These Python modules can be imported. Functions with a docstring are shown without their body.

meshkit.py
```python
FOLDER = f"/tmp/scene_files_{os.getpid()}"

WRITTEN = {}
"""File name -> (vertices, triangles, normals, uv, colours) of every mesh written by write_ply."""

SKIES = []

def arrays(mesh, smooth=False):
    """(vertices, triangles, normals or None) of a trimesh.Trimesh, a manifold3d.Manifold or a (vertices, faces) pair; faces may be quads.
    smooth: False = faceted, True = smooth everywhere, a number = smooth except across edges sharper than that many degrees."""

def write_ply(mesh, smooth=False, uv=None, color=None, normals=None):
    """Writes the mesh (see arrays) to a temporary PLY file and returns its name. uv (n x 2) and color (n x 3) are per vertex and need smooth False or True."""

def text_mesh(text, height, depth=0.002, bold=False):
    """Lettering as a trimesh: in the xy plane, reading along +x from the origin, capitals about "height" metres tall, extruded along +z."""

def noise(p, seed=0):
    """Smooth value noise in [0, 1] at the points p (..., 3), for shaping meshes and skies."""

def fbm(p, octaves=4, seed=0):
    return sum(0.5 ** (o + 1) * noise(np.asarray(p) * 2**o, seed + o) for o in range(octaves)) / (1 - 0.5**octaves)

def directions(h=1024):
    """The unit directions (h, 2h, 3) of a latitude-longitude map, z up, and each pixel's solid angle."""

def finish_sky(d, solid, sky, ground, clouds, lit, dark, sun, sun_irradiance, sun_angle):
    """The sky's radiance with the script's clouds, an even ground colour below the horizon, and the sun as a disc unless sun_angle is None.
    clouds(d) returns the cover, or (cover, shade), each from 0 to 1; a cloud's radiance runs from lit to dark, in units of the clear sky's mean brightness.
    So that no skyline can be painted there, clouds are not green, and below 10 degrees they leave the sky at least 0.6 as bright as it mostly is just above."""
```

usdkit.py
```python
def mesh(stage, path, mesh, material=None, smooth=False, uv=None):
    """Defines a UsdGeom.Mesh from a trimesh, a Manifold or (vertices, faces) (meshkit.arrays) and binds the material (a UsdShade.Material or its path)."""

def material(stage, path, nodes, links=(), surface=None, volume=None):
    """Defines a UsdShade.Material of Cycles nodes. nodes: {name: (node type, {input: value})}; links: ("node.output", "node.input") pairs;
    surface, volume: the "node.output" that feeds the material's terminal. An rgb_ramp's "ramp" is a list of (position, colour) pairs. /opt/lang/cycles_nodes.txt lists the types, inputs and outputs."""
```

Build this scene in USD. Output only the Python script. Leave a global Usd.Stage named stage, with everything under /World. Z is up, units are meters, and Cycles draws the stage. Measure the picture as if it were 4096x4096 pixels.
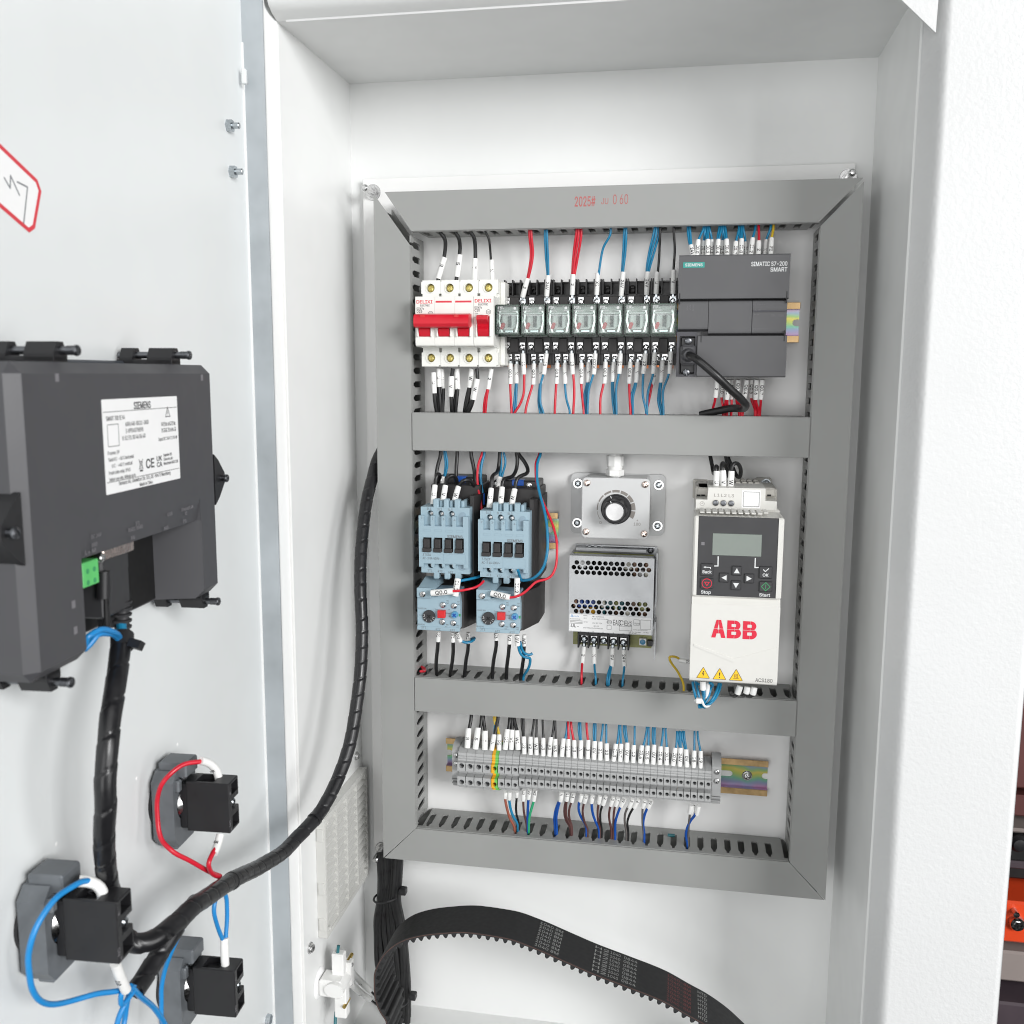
import math, random
import numpy as np, trimesh, usdkit, meshkit
import manifold3d as m3
from scipy.interpolate import PchipInterpolator
from shapely.geometry import Polygon, Point, LineString, box as sbox
from shapely import affinity
from shapely.ops import unary_union
from pxr import Usd, UsdGeom, UsdLux, UsdShade, Gf, Sdf, Vt

random.seed(7)
stage = Usd.Stage.CreateInMemory()
UsdGeom.SetStageUpAxis(stage, UsdGeom.Tokens.z)
UsdGeom.SetStageMetersPerUnit(stage, 1.0)
UsdGeom.Xform.Define(stage, '/World')
UsdGeom.Scope.Define(stage, '/World/Looks')

# ---------------------------------------------------------------- camera
RM = np.array([[0.984, 0.178111, 0.004434], [0.029521, -0.138448, -0.98993], [-0.175703, 0.974222, -0.141491]])   # right, down, forward
CAM = np.array([72.965, -910.199, 102.972])                      # mm
FPX = 3863.515                                                   # focal length in pixels of the 4096 wide photograph
cam = UsdGeom.Camera.Define(stage, '/World/camera')
cam.CreateHorizontalApertureAttr(36.0); cam.CreateVerticalApertureAttr(36.0)
cam.CreateFocalLengthAttr(36.0 * FPX / 4096)
cam.CreateFStopAttr(16.0); cam.CreateFocusDistanceAttr(0.88)
cam.CreateClippingRangeAttr(Gf.Vec2f(0.02, 100))
cm = Gf.Matrix4d(*RM[0], 0, *(-RM[1]), 0, *(-RM[2]), 0, *(CAM * .001), 1)
cam.AddTransformOp().Set(cm)
cam.CreateExposureAttr(-0.22)

# ---------------------------------------------------------------- lamps of the workshop
def lamp(name, pos, target, w, h, power, color):
    L = UsdLux.RectLight.Define(stage, '/World/' + name)
    L.CreateWidthAttr(w); L.CreateHeightAttr(h); L.CreateIntensityAttr(power); L.CreateColorAttr(Gf.Vec3f(*color))
    p, t = np.array(pos, float), np.array(target, float)
    z = p - t; z /= np.linalg.norm(z); x = np.cross([0, 0, 1], z)
    x = np.array([1., 0, 0]) if np.linalg.norm(x) < 1e-6 else x / np.linalg.norm(x)
    y = np.cross(z, x)
    L.AddTransformOp().Set(Gf.Matrix4d(*x, 0, *y, 0, *z, 0, *p, 1))
LAMPS = [('key_lamp', (2.1, -2.4, 0.85), (-0.1, 0, -0.05), 1.0, 1.0, 31., (1.0, 1.0, 1.0)),
         ('ceiling_lamp', (0.7, -2.4, 1.6), (-0.1, 0, -0.2), 2.0, .9, 2.0, (1, 1, .99)),
         ('front_light', (-.45, -3.4, -.1), (0, 0, -0.1), 2.4, 2.0, 3.6, (1, 1, 1)),
         ('side_light', (2.6, -1.3, -.1), (-.3, -.3, -0.1), 1.6, 1.6, 5.2, (1, 1, 1))]
for a in LAMPS: lamp(*a)

# ---------------------------------------------------------------- materials
def lin(c):
    c = np.array(c, float) / 255
    return np.where(c <= .04045, c / 12.92, ((c + .055) / 1.055) ** 2.4)
def mat(name, rgb, rough=.45, metal=0., vary=.06, vscale=60., bump=0., bscale=400., rvary=.08, spec=.5, coat=0.):
    c = lin(rgb); path = '/World/Looks/' + name
    nodes = {'g': ('geometry', {}), 'n': ('noise_texture', {'scale': vscale, 'detail': 3.}),
             'r': ('rgb_ramp', {'ramp': [(.3, tuple(c * (1 - vary))), (.7, tuple(np.minimum(c * (1 + vary), .95)))]}),
             'rr': ('map_range', {'from_min': .3, 'from_max': .7, 'to_min': max(rough - rvary, .03), 'to_max': rough + rvary}),
             'p': ('principled_bsdf', {'metallic': metal, 'specular_ior_level': spec, 'coat_weight': coat})}
    links = [('g.position', 'n.vector'), ('n.fac', 'r.fac'), ('r.color', 'p.base_color'), ('n.fac', 'rr.value'), ('rr.result', 'p.roughness')]
    if bump:
        nodes['n2'] = ('noise_texture', {'scale': bscale, 'detail': 2.})
        nodes['b'] = ('bump', {'strength': bump, 'distance': .0004})
        links += [('g.position', 'n2.vector'), ('n2.fac', 'b.height'), ('b.normal', 'p.normal')]
    return usdkit.material(stage, path, nodes, links, surface='p.BSDF')
M = {}
def mk(name, *a, **k): M[name] = mat(name, *a, **k)
mk('white_paint', (233, 234, 233), .3, vary=.015, vscale=8, bump=.12, bscale=420, rvary=.04)
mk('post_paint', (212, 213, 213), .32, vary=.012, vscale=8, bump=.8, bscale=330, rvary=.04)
mk('door_paint', (224, 227, 227), .28, vary=.02, vscale=6, bump=.08, bscale=350, rvary=.05)
mk('flange_paint', (176, 182, 186), .36, .3, vary=.12, vscale=18, bump=.25, bscale=500)
mk('plate_paint', (234, 234, 233), .35, vary=.015, vscale=10, bump=.08, bscale=500, rvary=.04)
mk('duct_grey', (151, 152, 150), .42, vary=.02, vscale=20, bump=.06, bscale=900)
mk('breaker_white', (232, 232, 227), .32, vary=.015, bump=.03, bscale=1200)
mk('tube_white', (238, 238, 236), .38, vary=.02, vscale=200)
mk('gland_white', (236, 236, 234), .35, vary=.02)
mk('drive_white', (214, 213, 208), .38, vary=.012, bump=.05, bscale=1500)
mk('drive_grey', (196, 193, 186), .45, vary=.03)
mk('box_grey', (205, 206, 206), .4, vary=.015, bump=.06, bscale=1500)
mk('terminal_grey', (172, 173, 173), .42, vary=.03, vscale=120)
mk('toggle_red', (205, 24, 44), .34, vary=.04)
mk('button_red', (206, 36, 40), .35)
mk('red_ink', (214, 60, 72), .5, vary=.1, vscale=900)
mk('logo_red', (214, 22, 56), .4)
mk('stamp_red', (176, 100, 98), .6, vary=.2, vscale=900)
mk('black_ink', (40, 40, 42), .5)
mk('grey_ink', (112, 116, 120), .5)
mk('white_ink', (214, 216, 216), .5)
mk('dim_ink', (118, 116, 120), .55)
mk('relay_black', (38, 37, 38), .4, vary=.12, vscale=150)
mk('black_plastic', (34, 34, 36), .42, vary=.1, vscale=80, bump=.05, bscale=1500)
mk('panel_black', (52, 52, 54), .45, vary=.04, bump=.05, bscale=2000)
mk('deep_black', (12, 12, 13), .6)
mk('plc_grey', (86, 86, 88), .48, vary=.02, vscale=40, bump=.12, bscale=2600)
mk('plc_seam', (66, 66, 72), .4)
mk('plc_groove', (26, 26, 28), .6)
mk('touch_grey', (72, 72, 75), .5, vary=.04, vscale=30, bump=.1, bscale=1800)
mk('touch_side', (62, 66, 72), .42, vary=.04, vscale=30)
mk('contactor_blue', (152, 176, 188), .42, vary=.015, vscale=50, bump=.04, bscale=1500)
mk('contactor_shade', (138, 160, 174), .45, vary=.02)
mk('contactor_dark', (46, 44, 44), .5, vary=.12, vscale=60)
mk('reset_blue', (88, 152, 190), .32)
mk('wire_black', (28, 28, 29), .38, vary=.15, vscale=120)
mk('wire_blue', (30, 124, 164), .36, vary=.06, vscale=90)
mk('wire_darkblue', (20, 76, 160), .36, vary=.06, vscale=90)
mk('wire_skyblue', (36, 134, 200), .36, vary=.05, vscale=60)
mk('wire_red', (206, 32, 52), .36, vary=.06, vscale=90)
mk('wire_brown', (86, 56, 54), .42, vary=.08, vscale=90)
mk('wire_rust', (150, 84, 66), .42, vary=.08, vscale=90)
mk('wire_grey', (96, 92, 90), .42, vary=.08, vscale=90)
mk('wire_green', (48, 160, 112), .4, vary=.06, vscale=90)
mk('wire_yellow', (208, 176, 52), .4, vary=.06, vscale=90)
mk('wire_lime', (150, 178, 76), .4)
mk('terminal_yellow', (238, 176, 40), .4)
mk('terminal_green', (112, 192, 92), .4)
mk('connector_green', (96, 196, 110), .42)
mk('copper', (190, 120, 84), .3, 1.)
mk('steel', (206, 206, 206), .24, 1., vary=.06, vscale=300)
mk('zinc', (190, 196, 200), .3, 1., vary=.08, vscale=200)
mk('dark_zinc', (120, 122, 126), .35, 1., vary=.1, vscale=200)
mk('gold_screw', (214, 200, 130), .24, 1., vary=.1, vscale=500)
mk('pink_screw', (214, 198, 190), .26, 1., vary=.06, vscale=300)
mk('brass', (190, 164, 96), .3, 1.)
mk('zamak', (112, 116, 120), .45, .35, vary=.12, vscale=90, bump=.2, bscale=700)
mk('case_metal', (186, 188, 190), .42, .55, vary=.03, vscale=25, bump=.05, bscale=900)
mk('sticker_white', (240, 240, 240), .45, vary=.01)
mk('warning_yellow', (246, 196, 40), .45, vary=.02)
mk('logo_teal', (44, 150, 140), .4)
mk('start_green', (60, 150, 96), .45)
mk('lcd_glass', (108, 118, 110), .14, vary=.06, vscale=40, spec=.6)
mk('pcb_olive', (150, 152, 96), .5, vary=.15, vscale=300)
mk('cap_teal', (40, 104, 112), .35)
mk('cap_blue', (40, 78, 160), .35)
mk('cap_brown', (138, 104, 82), .4, vary=.2, vscale=200)
mk('cream', (222, 218, 204), .4, vary=.05, vscale=200)
mk('rubber', (38, 38, 39), .62, vary=.18, vscale=300, bump=.15, bscale=2500)
mk('rubber_edge', (84, 62, 56), .7, vary=.2, vscale=400)
mk('belt_print', (150, 152, 150), .6, vary=.25, vscale=700)
mk('belt_red', (112, 58, 58), .6, vary=.25, vscale=500)
mk('spiral_black', (30, 30, 32), .33, vary=.12, vscale=60)
mk('filter_grey', (84, 84, 83), .8)
mk('vent_plastic', (206, 206, 202), .45, vary=.02, bump=.05)
mk('machine_orange', (226, 74, 36), .4, vary=.06, vscale=10)
mk('machine_dark', (66, 56, 62), .5, vary=.25, vscale=8)
mk('machine_brown', (92, 50, 48), .55, vary=.2, vscale=9)
mk('machine_grey', (140, 130, 126), .5, vary=.1, vscale=8)
mk('grey_arc', (132, 127, 122), .5)
mk('spun_metal', (186, 186, 186), .38, 1., vary=.05)
mk('rail_gold', (212, 178, 128), .3, .55, vary=.12, vscale=70)
M['iridescent'] = usdkit.material(stage, '/World/Looks/iridescent', {
    'tc': ('texture_coordinate', {}), 'sx': ('separate_xyz', {}), 'n': ('noise_texture', {'scale': 38., 'detail': 2.}), 'mz': ('map_range', {'from_min': -.0125, 'from_max': .0125, 'to_min': -.25, 'to_max': .75}),
    'ad': ('math', {'math_type': 'multiply_add', 'value2': .5}),
    'r': ('rgb_ramp', {'ramp': [(0., tuple(lin((182, 140, 172)))), (.22, tuple(lin((150, 160, 190)))), (.36, tuple(lin((128, 190, 160)))), (.52, tuple(lin((186, 202, 110)))), (.64, tuple(lin((222, 206, 110)))), (.76, tuple(lin((160, 196, 130)))), (.9, tuple(lin((160, 180, 196)))), (1., tuple(lin((190, 170, 190))))]}),
    'p': ('principled_bsdf', {'metallic': .5, 'roughness': .28})},
    [('tc.object', 'sx.vector'), ('tc.object', 'n.vector'), ('sx.z', 'mz.value'), ('n.fac', 'ad.value1'), ('mz.result', 'ad.value3'), ('ad.value', 'r.fac'), ('r.color', 'p.base_color')], surface='p.BSDF')
def clear(name, tint, gloss=.12):
    t = lin(tint)
    return usdkit.material(stage, '/World/Looks/' + name, {
        't': ('transparent_bsdf', {'color': tuple(t)}), 'g': ('glossy_bsdf', {'color': (.95, .97, .96), 'roughness': .08}),
        'f': ('fresnel', {'IOR': 1.5}), 'm': ('mix_closure', {})},
        [('f.fac', 'm.fac'), ('t.BSDF', 'm.closure1'), ('g.BSDF', 'm.closure2')], surface='m.closure')
M['clear_front'] = clear('clear_front', (247, 252, 250))
M['clear_green'] = clear('clear_green', (88, 156, 130))

# ---------------------------------------------------------------- frames: local x to the right in the photo, -y towards the viewer, z up, all in millimetres
class Frame:
    def __init__(s, O, deg):
        a = math.radians(deg); s.O = np.array(O, float); s.deg = deg
        s.R = np.array([[math.cos(a), -math.sin(a), 0], [math.sin(a), math.cos(a), 0], [0, 0, 1.]])
    def w(s, p): return s.O + np.asarray(p, float) @ s.R.T
    def l(s, p): return (np.asarray(p, float) - s.O) @ s.R
    def px(s, n, d):
        """The point of this frame's plane at depth d (mm towards the viewer) that the photograph shows at pixel n."""
        c = s.l(CAM); v = (RM.T @ np.array([(n[0] - 2048) / FPX, (n[1] - 2048) / FPX, 1.])) @ s.R
        t = (-d - c[1]) / v[1]; q = c + t * v
        return np.array([q[0], -d, q[2]])
PANEL = Frame((0, 0, 0), 0)
DOOR = Frame((-269.5, -180, 0), 93.32)
LEFT = Frame((-250.5, 0, 0), 90)
VIEWS = dict(A=(1400, 600, .7246), B=(2500, 600, .5694), C=(1500, 1700, .6211), D=(2200, 1700, .5694), E=(1500, 2500, .9317), F=(0, 1200, .8282), G=(0, 2800, .7246), H=(1100, 3000, 1.087),
             a=(1600, 900, .25), b=(1600, 1250, .25), c=(2000, 1100, .25), d=(1600, 1950, .25), e=(1600, 2280, .25), f=(1750, 2850, .25), g=(2200, 2900, .25), h=(2600, 2950, .25),
             i=(2600, 1000, .33644), j=(2250, 1800, .23292), k=(2250, 2150, .23292), l=(2720, 1880, .23292), m=(1900, 1800, .20704), n=(1450, 650, .20704), o=(2700, 2600, .33644), p=(300, 2150, .31056),
             r=(3200, 0, .46377), s=(3200, 2900, .6192), t=(0, 0, .56936), u=(1100, 3400, .36014), v=(900, 2900, .4142), N=(0, 0, 1), P=(0, 0, 2.12008))
def q(view, x, y):
    v = VIEWS[view]
    return (v[0] + x * v[2], v[1] + y * v[2])
def P(view, x, y, d, fr=PANEL): return fr.px(q(view, x, y), d)
def rect(view, x0, y0, x1, y1, d, fr=PANEL):
    """(x0, x1, z0, z1) in mm of a rectangle seen at depth d."""
    a, b, c, e = P(view, x0, y0, d, fr), P(view, x1, y1, d, fr), P(view, x1, y0, d, fr), P(view, x0, y1, d, fr)
    return (a[0] + e[0]) / 2, (b[0] + c[0]) / 2, (b[2] + e[2]) / 2, (a[2] + c[2]) / 2

# ---------------------------------------------------------------- mesh builders (mm, local frame)
cat = trimesh.util.concatenate
def tm(v, f): return trimesh.Trimesh(np.asarray(v, float), np.asarray(f), process=False)
def box(x0, x1, z0, z1, d0, d1):
    b = trimesh.creation.box((abs(x1 - x0), abs(d1 - d0), abs(z1 - z0)))
    b.apply_translation(((x0 + x1) / 2, -(d0 + d1) / 2, (z0 + z1) / 2)); return b
def cbox(x0, x1, z0, z1, d0, d1, c=.6):
    """A box with chamfered edges."""
    s = np.array([[x0, x1], [-d1, -d0], [z0, z1]], float); pts = []
    for i in (0, 1):
        for j in (0, 1):
            for k in (0, 1):
                p = np.array([s[0][i], s[1][j], s[2][k]]); sg = np.array([1 - 2 * i, 1 - 2 * j, 1 - 2 * k]) * c
                for ax in range(3):
                    o = sg.copy(); o[ax] = 0; pts.append(p + o)
    return trimesh.convex.convex_hull(np.array(pts))
def polys(s):
    return [g for g in getattr(s, 'geoms', [s]) if isinstance(g, Polygon) and g.area > 1e-6]
def extr(shape, h):
    return cat([trimesh.creation.extrude_polygon(g, h, engine='earcut') for g in polys(shape)])
def remap(m, A, t=(0, 0, 0)):
    A = np.array(A, float); v = m.vertices @ A.T + np.array(t, float); f = m.faces
    return tm(v, f[:, ::-1] if np.linalg.det(A) < 0 else f)
def ext(shape, d0, d1):                      # (x, z) outline, from depth d0 towards the viewer to d1
    return remap(extr(shape, d1 - d0), [[1, 0, 0], [0, 0, -1], [0, 1, 0]], (0, -d0, 0))
def extx(shape, x0, x1):                     # (depth, z) outline along x
    return remap(extr(shape, x1 - x0), [[0, 0, 1], [-1, 0, 0], [0, 1, 0]], (x0, 0, 0))
def extz(shape, z0, z1):                     # (x, depth) outline along z
    return remap(extr(shape, z1 - z0), [[1, 0, 0], [0, -1, 0], [0, 0, 1]], (0, 0, z0))
def ring(x, z, r, n=20): return Polygon([(x + r * math.cos(2 * math.pi * i / n), z + r * math.sin(2 * math.pi * i / n)) for i in range(n)])
def rrect(x0, x1, z0, z1, r=1., n=3): return sbox(min(x0, x1) + r, min(z0, z1) + r, max(x0, x1) - r, max(z0, z1) - r).buffer(r, quad_segs=n)
def cyl(x, z, r, d0, d1, n=20): return ext(ring(x, z, r, n), d0, d1)
def lathe(profile, x, z, n=20):              # profile of (radius, depth); axis towards the viewer
    pr = np.array(profile, float); a = np.arange(n) * 2 * math.pi / n; k = len(pr)
    v = [(x + r * math.cos(t), -d, z + r * math.sin(t)) for t in a for r, d in pr]
    f = []
    for i in range(n):
        j = (i + 1) % n
        for p in range(k - 1):
            A, B, C, D_ = i * k + p, i * k + p + 1, j * k + p + 1, j * k + p
            f += [(A, D_, C), (A, C, B)]
    m = tm(v, f); m.merge_vertices(); m.update_faces(m.nondegenerate_faces()); m.fix_normals(); return m
def man(m):
    m = m.copy(); m.merge_vertices()
    return m3.Manifold(m3.Mesh(np.asarray(m.vertices, np.float32), np.asarray(m.faces, np.uint32)))
def unman(x):
    g = x.to_mesh(); return tm(g.vert_properties[:, :3], g.tri_verts)
def cut(m, *tools):
    r = man(m)
    for t in tools: r = r - man(t)
    return unman(r)
def turn(m, deg, x, z):                      # about the axis towards the viewer
    a = math.radians(deg); c, s = math.cos(a), math.sin(a)
    return remap(m, [[c, 0, -s], [0, 1, 0], [s, 0, c]], (x - c * x + s * z, 0, z - s * x - c * z))
def move(m, x=0, d=0, z=0):
    m = m.copy(); m.apply_translation((x, -d, z)); return m
_scr = {}
def screw(x, z, d, r, h=None, n=18, kind='cross'):
    """Pan head with a cross recess, standing on depth d."""
    h = h or r * .55
    if (kind, n) not in _scr:
        head = lathe([(0, -.3), (1, -.3), (1, .35), (.9, .66), (.62, .9), (.3, .99), (0, 1)], 0, 0, n)
        if kind == 'cross':
            cr = unary_union([sbox(-.62, -.13, .62, .13), sbox(-.13, -.62, .13, .62)])
            head = cut(head, ext(cr, .35, 1.2))
        elif kind == 'slot':
            head = cut(head, ext(sbox(-.9, -.13, .9, .13), .5, 1.2))
        _scr[(kind, n)] = head
    a = random.uniform(0, math.pi); m = _scr[(kind, n)]
    c, s = math.cos(a) * r, math.sin(a) * r
    return remap(m, [[c, 0, -s], [0, h, 0], [s, 0, c]], (x, -d, z))
def smooth_path(pts, step=3.):
    p = np.array(pts, float)
    if len(p) == 2:
        n = max(int(np.linalg.norm(p[1] - p[0]) / (step * 3)), 1)
        return p[0] + np.linspace(0, 1, n + 1)[:, None] * (p[1] - p[0])
    s = np.r_[0, np.cumsum(np.linalg.norm(np.diff(p, axis=0), axis=1))]
    keep = np.r_[True, np.diff(s) > 1e-6]; p, s = p[keep], s[keep]
    t = np.linspace(0, s[-1], max(int(s[-1] / step), 6) + 1)
    out = PchipInterpolator(s, p)(t)
    for _ in range(2): out[1:-1] = out[1:-1] * .5 + (out[:-2] + out[2:]) * .25
    return out
def sweep(path, r, n=8, radial=None, caps=True):
    """A round bar along path; r a number or one radius per point; radial(i, angle) may add to the radius."""
    p = np.array(path, float); k = len(p); r = np.full(k, r) if np.ndim(r) == 0 else np.asarray(r)
    T = np.gradient(p, axis=0); T /= np.linalg.norm(T, axis=1, keepdims=True)
    u = np.cross(T[0], [0, 1, .2]); u /= np.linalg.norm(u); v = []
    for i in range(k):
        u = u - T[i] * (u @ T[i]); u /= np.linalg.norm(u); b = np.cross(T[i], u)
        for j in range(n):
            a = 2 * math.pi * j / n; rr = r[i] + (radial(i, a) if radial else 0)
            v.append(p[i] + rr * (math.cos(a) * u + math.sin(a) * b))
    f = []
    for i in range(k - 1):
        for j in range(n):
            j2 = (j + 1) % n; A, B, C, D_ = i * n + j, i * n + j2, (i + 1) * n + j2, (i + 1) * n + j
            f += [(A, B, C), (A, C, D_)]
    if caps:
        v += [p[0], p[-1]]; c0, c1 = k * n, k * n + 1
        for j in range(n):
            j2 = (j + 1) % n; f += [(c0, j2, j), (c1, (k - 1) * n + j, (k - 1) * n + j2)]
    return tm(v, f)
def tube(pts, r, n=8, step=3.): return sweep(smooth_path(pts, step), r, n)
_txt = {}
def text(s, x, z, d, h, align='l', w=None, rot=0, bold=False, depth=.08, skew=0):
    """Flat lettering on depth d; x, z is its lower left corner (or middle, or right), h the capital height, w a forced width."""
    if (s, bold) not in _txt:
        _txt[(s, bold)] = meshkit.text_mesh(s, 1.0, 1.0, bold)
    m = _txt[(s, bold)]; b = m.bounds; W = (b[1][0] - b[0][0]) * h; sx = h if w is None else h * w / W; W = W if w is None else w
    off = {'l': 0, 'm': -W / 2, 'r': -W}[align]
    v = m.vertices.copy(); X = (v[:, 0] - b[0][0]) * sx + off; Z = v[:, 1] * h; D_ = v[:, 2] * depth
    a = math.radians(rot); c, sn = math.cos(a), math.sin(a)
    return tm(np.stack([x + X * c - Z * sn, -d - D_, z + X * sn + Z * c], 1), m.faces)

# ---------------------------------------------------------------- things and their parts
USED = {}
def unique(base, parent):
    k = USED.get((parent, base), -1) + 1; USED[(parent, base)] = k
    return f'{parent}/{base}' if k == 0 else f'{parent}/{base}_{k:03d}'
def tag(prim, label=None, cat_=None, group=None, kind=None):
    for k, v in (('label', label), ('category', cat_), ('group', group), ('kind', kind)):
        if v: prim.SetCustomDataByKey(k, v)
class Thing:
    def __init__(s, name, label, cat_, base=(0, 0, 0), fr=PANEL, group=None, kind=None):
        s.fr, s.base = fr, np.array(base, float)
        s.path = unique(name, '/World'); x = UsdGeom.Xform.Define(stage, s.path)
        x.AddTranslateOp().Set(Gf.Vec3d(*(fr.w(base) * .001))); x.AddRotateZOp().Set(fr.deg)
        s.prim = x.GetPrim(); tag(s.prim, label, cat_, group, kind)
    def add(s, name, mesh, material, parent=None, label=None, smooth=30, kind=None):
        mesh = cat(mesh) if isinstance(mesh, (list, tuple)) else mesh
        path = unique(name, parent or s.path)
        m = tm((mesh.vertices - s.base) * .001, mesh.faces)
        if smooth is not False: m.merge_vertices(digits_vertex=7)
        g = usdkit.mesh(stage, path, m, M[material], smooth=smooth)
        tag(g.GetPrim(), label, kind=kind)
        return path
    def each(s, name, meshes, material, **k):
        for m in meshes: s.add(name, m, material, **k)
_o = ['', 'first', 'second', 'third', 'fourth', 'fifth', 'sixth', 'seventh', 'eighth', 'ninth', 'tenth', 'eleventh', 'twelfth', 'thirteenth', 'fourteenth', 'fifteenth', 'sixteenth', 'seventeenth', 'eighteenth', 'nineteenth']
ORD = _o[1:] + ['twentieth'] + ['twenty-' + w for w in _o[1:10]] + ['thirtieth'] + ['thirty-' + w for w in _o[1:10]]
def dup(src, name, label, dx, dz=0, group=None, cat_=None):
    """The same thing again, dx and dz millimetres further on."""
    path = unique(name, '/World'); x = UsdGeom.Xform.Define(stage, path); b = src.base + np.array([dx, 0, dz])
    x.GetPrim().GetReferences().AddInternalReference(src.path); x.GetPrim().SetInstanceable(True)
    ops = x.GetOrderedXformOps(); ops[0].Set(Gf.Vec3d(*(src.fr.w(b) * .001)))
    tag(x.GetPrim(), label, cat_, group)
    return path
def mesh_thing(name, mesh, material, label=None, cat_=None, group=None, kind=None, fr=PANEL, smooth=30):
    v = fr.w(mesh.vertices) * .001
    g = usdkit.mesh(stage, unique(name, '/World'), tm(v, mesh.faces), M[material], smooth=smooth)
    tag(g.GetPrim(), label, cat_, group, kind); return g

# ================================================================ the enclosure
ZT, ZF, XL, XR, YF, YB = 373.6, -568., -250.5, 225.5, 158., -8.
enc = Thing('electrical_enclosure', 'open white painted steel electrical enclosure around the grey cable ducts', 'enclosure', (0, -YB, ZF))
enc.add('back_wall', box(XL, XR, ZF, ZT, YB - 2, YB), 'white_paint')
enc.add('left_wall', box(XL - 2, XL, ZF, ZT, YB, YF), 'white_paint')
enc.add('right_wall', box(XR, XR + 2, ZF, ZT, YB, YF), 'white_paint')
enc.add('ceiling', box(XL, XR, ZT, ZT + 2, YB, YF), 'white_paint')
enc.add('bottom_panel', box(XL, XR, ZF - 2, ZF, YB, 178), 'white_paint')
post = Polygon([(XR, YF + .3), (XR + 1.5, YF + 1.2), (233.4, 173), (235, 176.4), (237.4, 178.9), (240.5, 180), (315, 180), (319, 178.8), (321, 175), (321, 60), (XR + 2.1, 60), (XR + 2.1, YF + .3)])
enc.add('right_post', extz(post, ZF - 80, 520), 'post_paint', smooth=50)
lp = Polygon([(XL, YF + .3), (XL - 1, YF + 1.4), (XL - 4, 171), (XL - 6, 175), (XL - 9, 177.2), (XL - 13, 178), (-330, 178), (-330, 60), (XL - 2.1, 60), (XL - 2.1, YF + .3)])
enc.add('left_post', extz(lp, ZF - 80, 520), 'white_paint', smooth=50)
hd = Polygon([(YF + .3, ZT), (168, ZT + 3), (174, ZT + 7), (178, ZT + 14), (178, 520), (120, 520), (120, ZT + 2.1), (YF + .3, ZT + 2.1)])
enc.add('header', extx(hd, XL + .5, XR), 'white_paint', smooth=50)
g0, g1 = P('r', 870, 0, 182), P('r', 1170, 282, 182)
enc.add('corner_gusset', ext(Polygon([(g0[0] - 12, g0[2] + 12), (g1[0], g1[2]), (g1[0] + 1.2, g1[2] + 60)]), 180.3, 182.2), 'post_paint')
enc.add('paint_seam', extz(Polygon([(XR - .8, YF - .6), (XR + .4, YF + .8), (XR + 1, YF), (XR + .2, YF - 1)]), ZF, ZT - 8), 'white_paint')
enc.add('gasket_strip', extz(Polygon([(XL, YF - 1), (XL + 1.2, YF), (XL + .6, YF + 1.6), (XL - 1, YF + 1.5)]), ZF, ZT - 3), 'gland_white')
enc.add('ceiling_bead', extx(Polygon([(YF - 1, ZT - .6), (YF + .4, ZT - .9), (YF + 1.4, ZT + .3), (YF - .4, ZT + .2)]), XL + 8, XR - 6), 'sticker_white')
# studs and screws through the left wall
for nx, ny, r in ((1434, 3024, 3.6), (1251, 3793, 4.2)):
    c = LEFT.px((nx, ny), 3)
    m = cat([cyl(c[0], c[2], r * 1.25, 0, 1.2, 24), screw(c[0], c[2], 1.2, r, 3.2)])
    v = LEFT.w(m.vertices); enc.add('wall_screw', tm(v, m.faces), 'steel')

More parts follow.
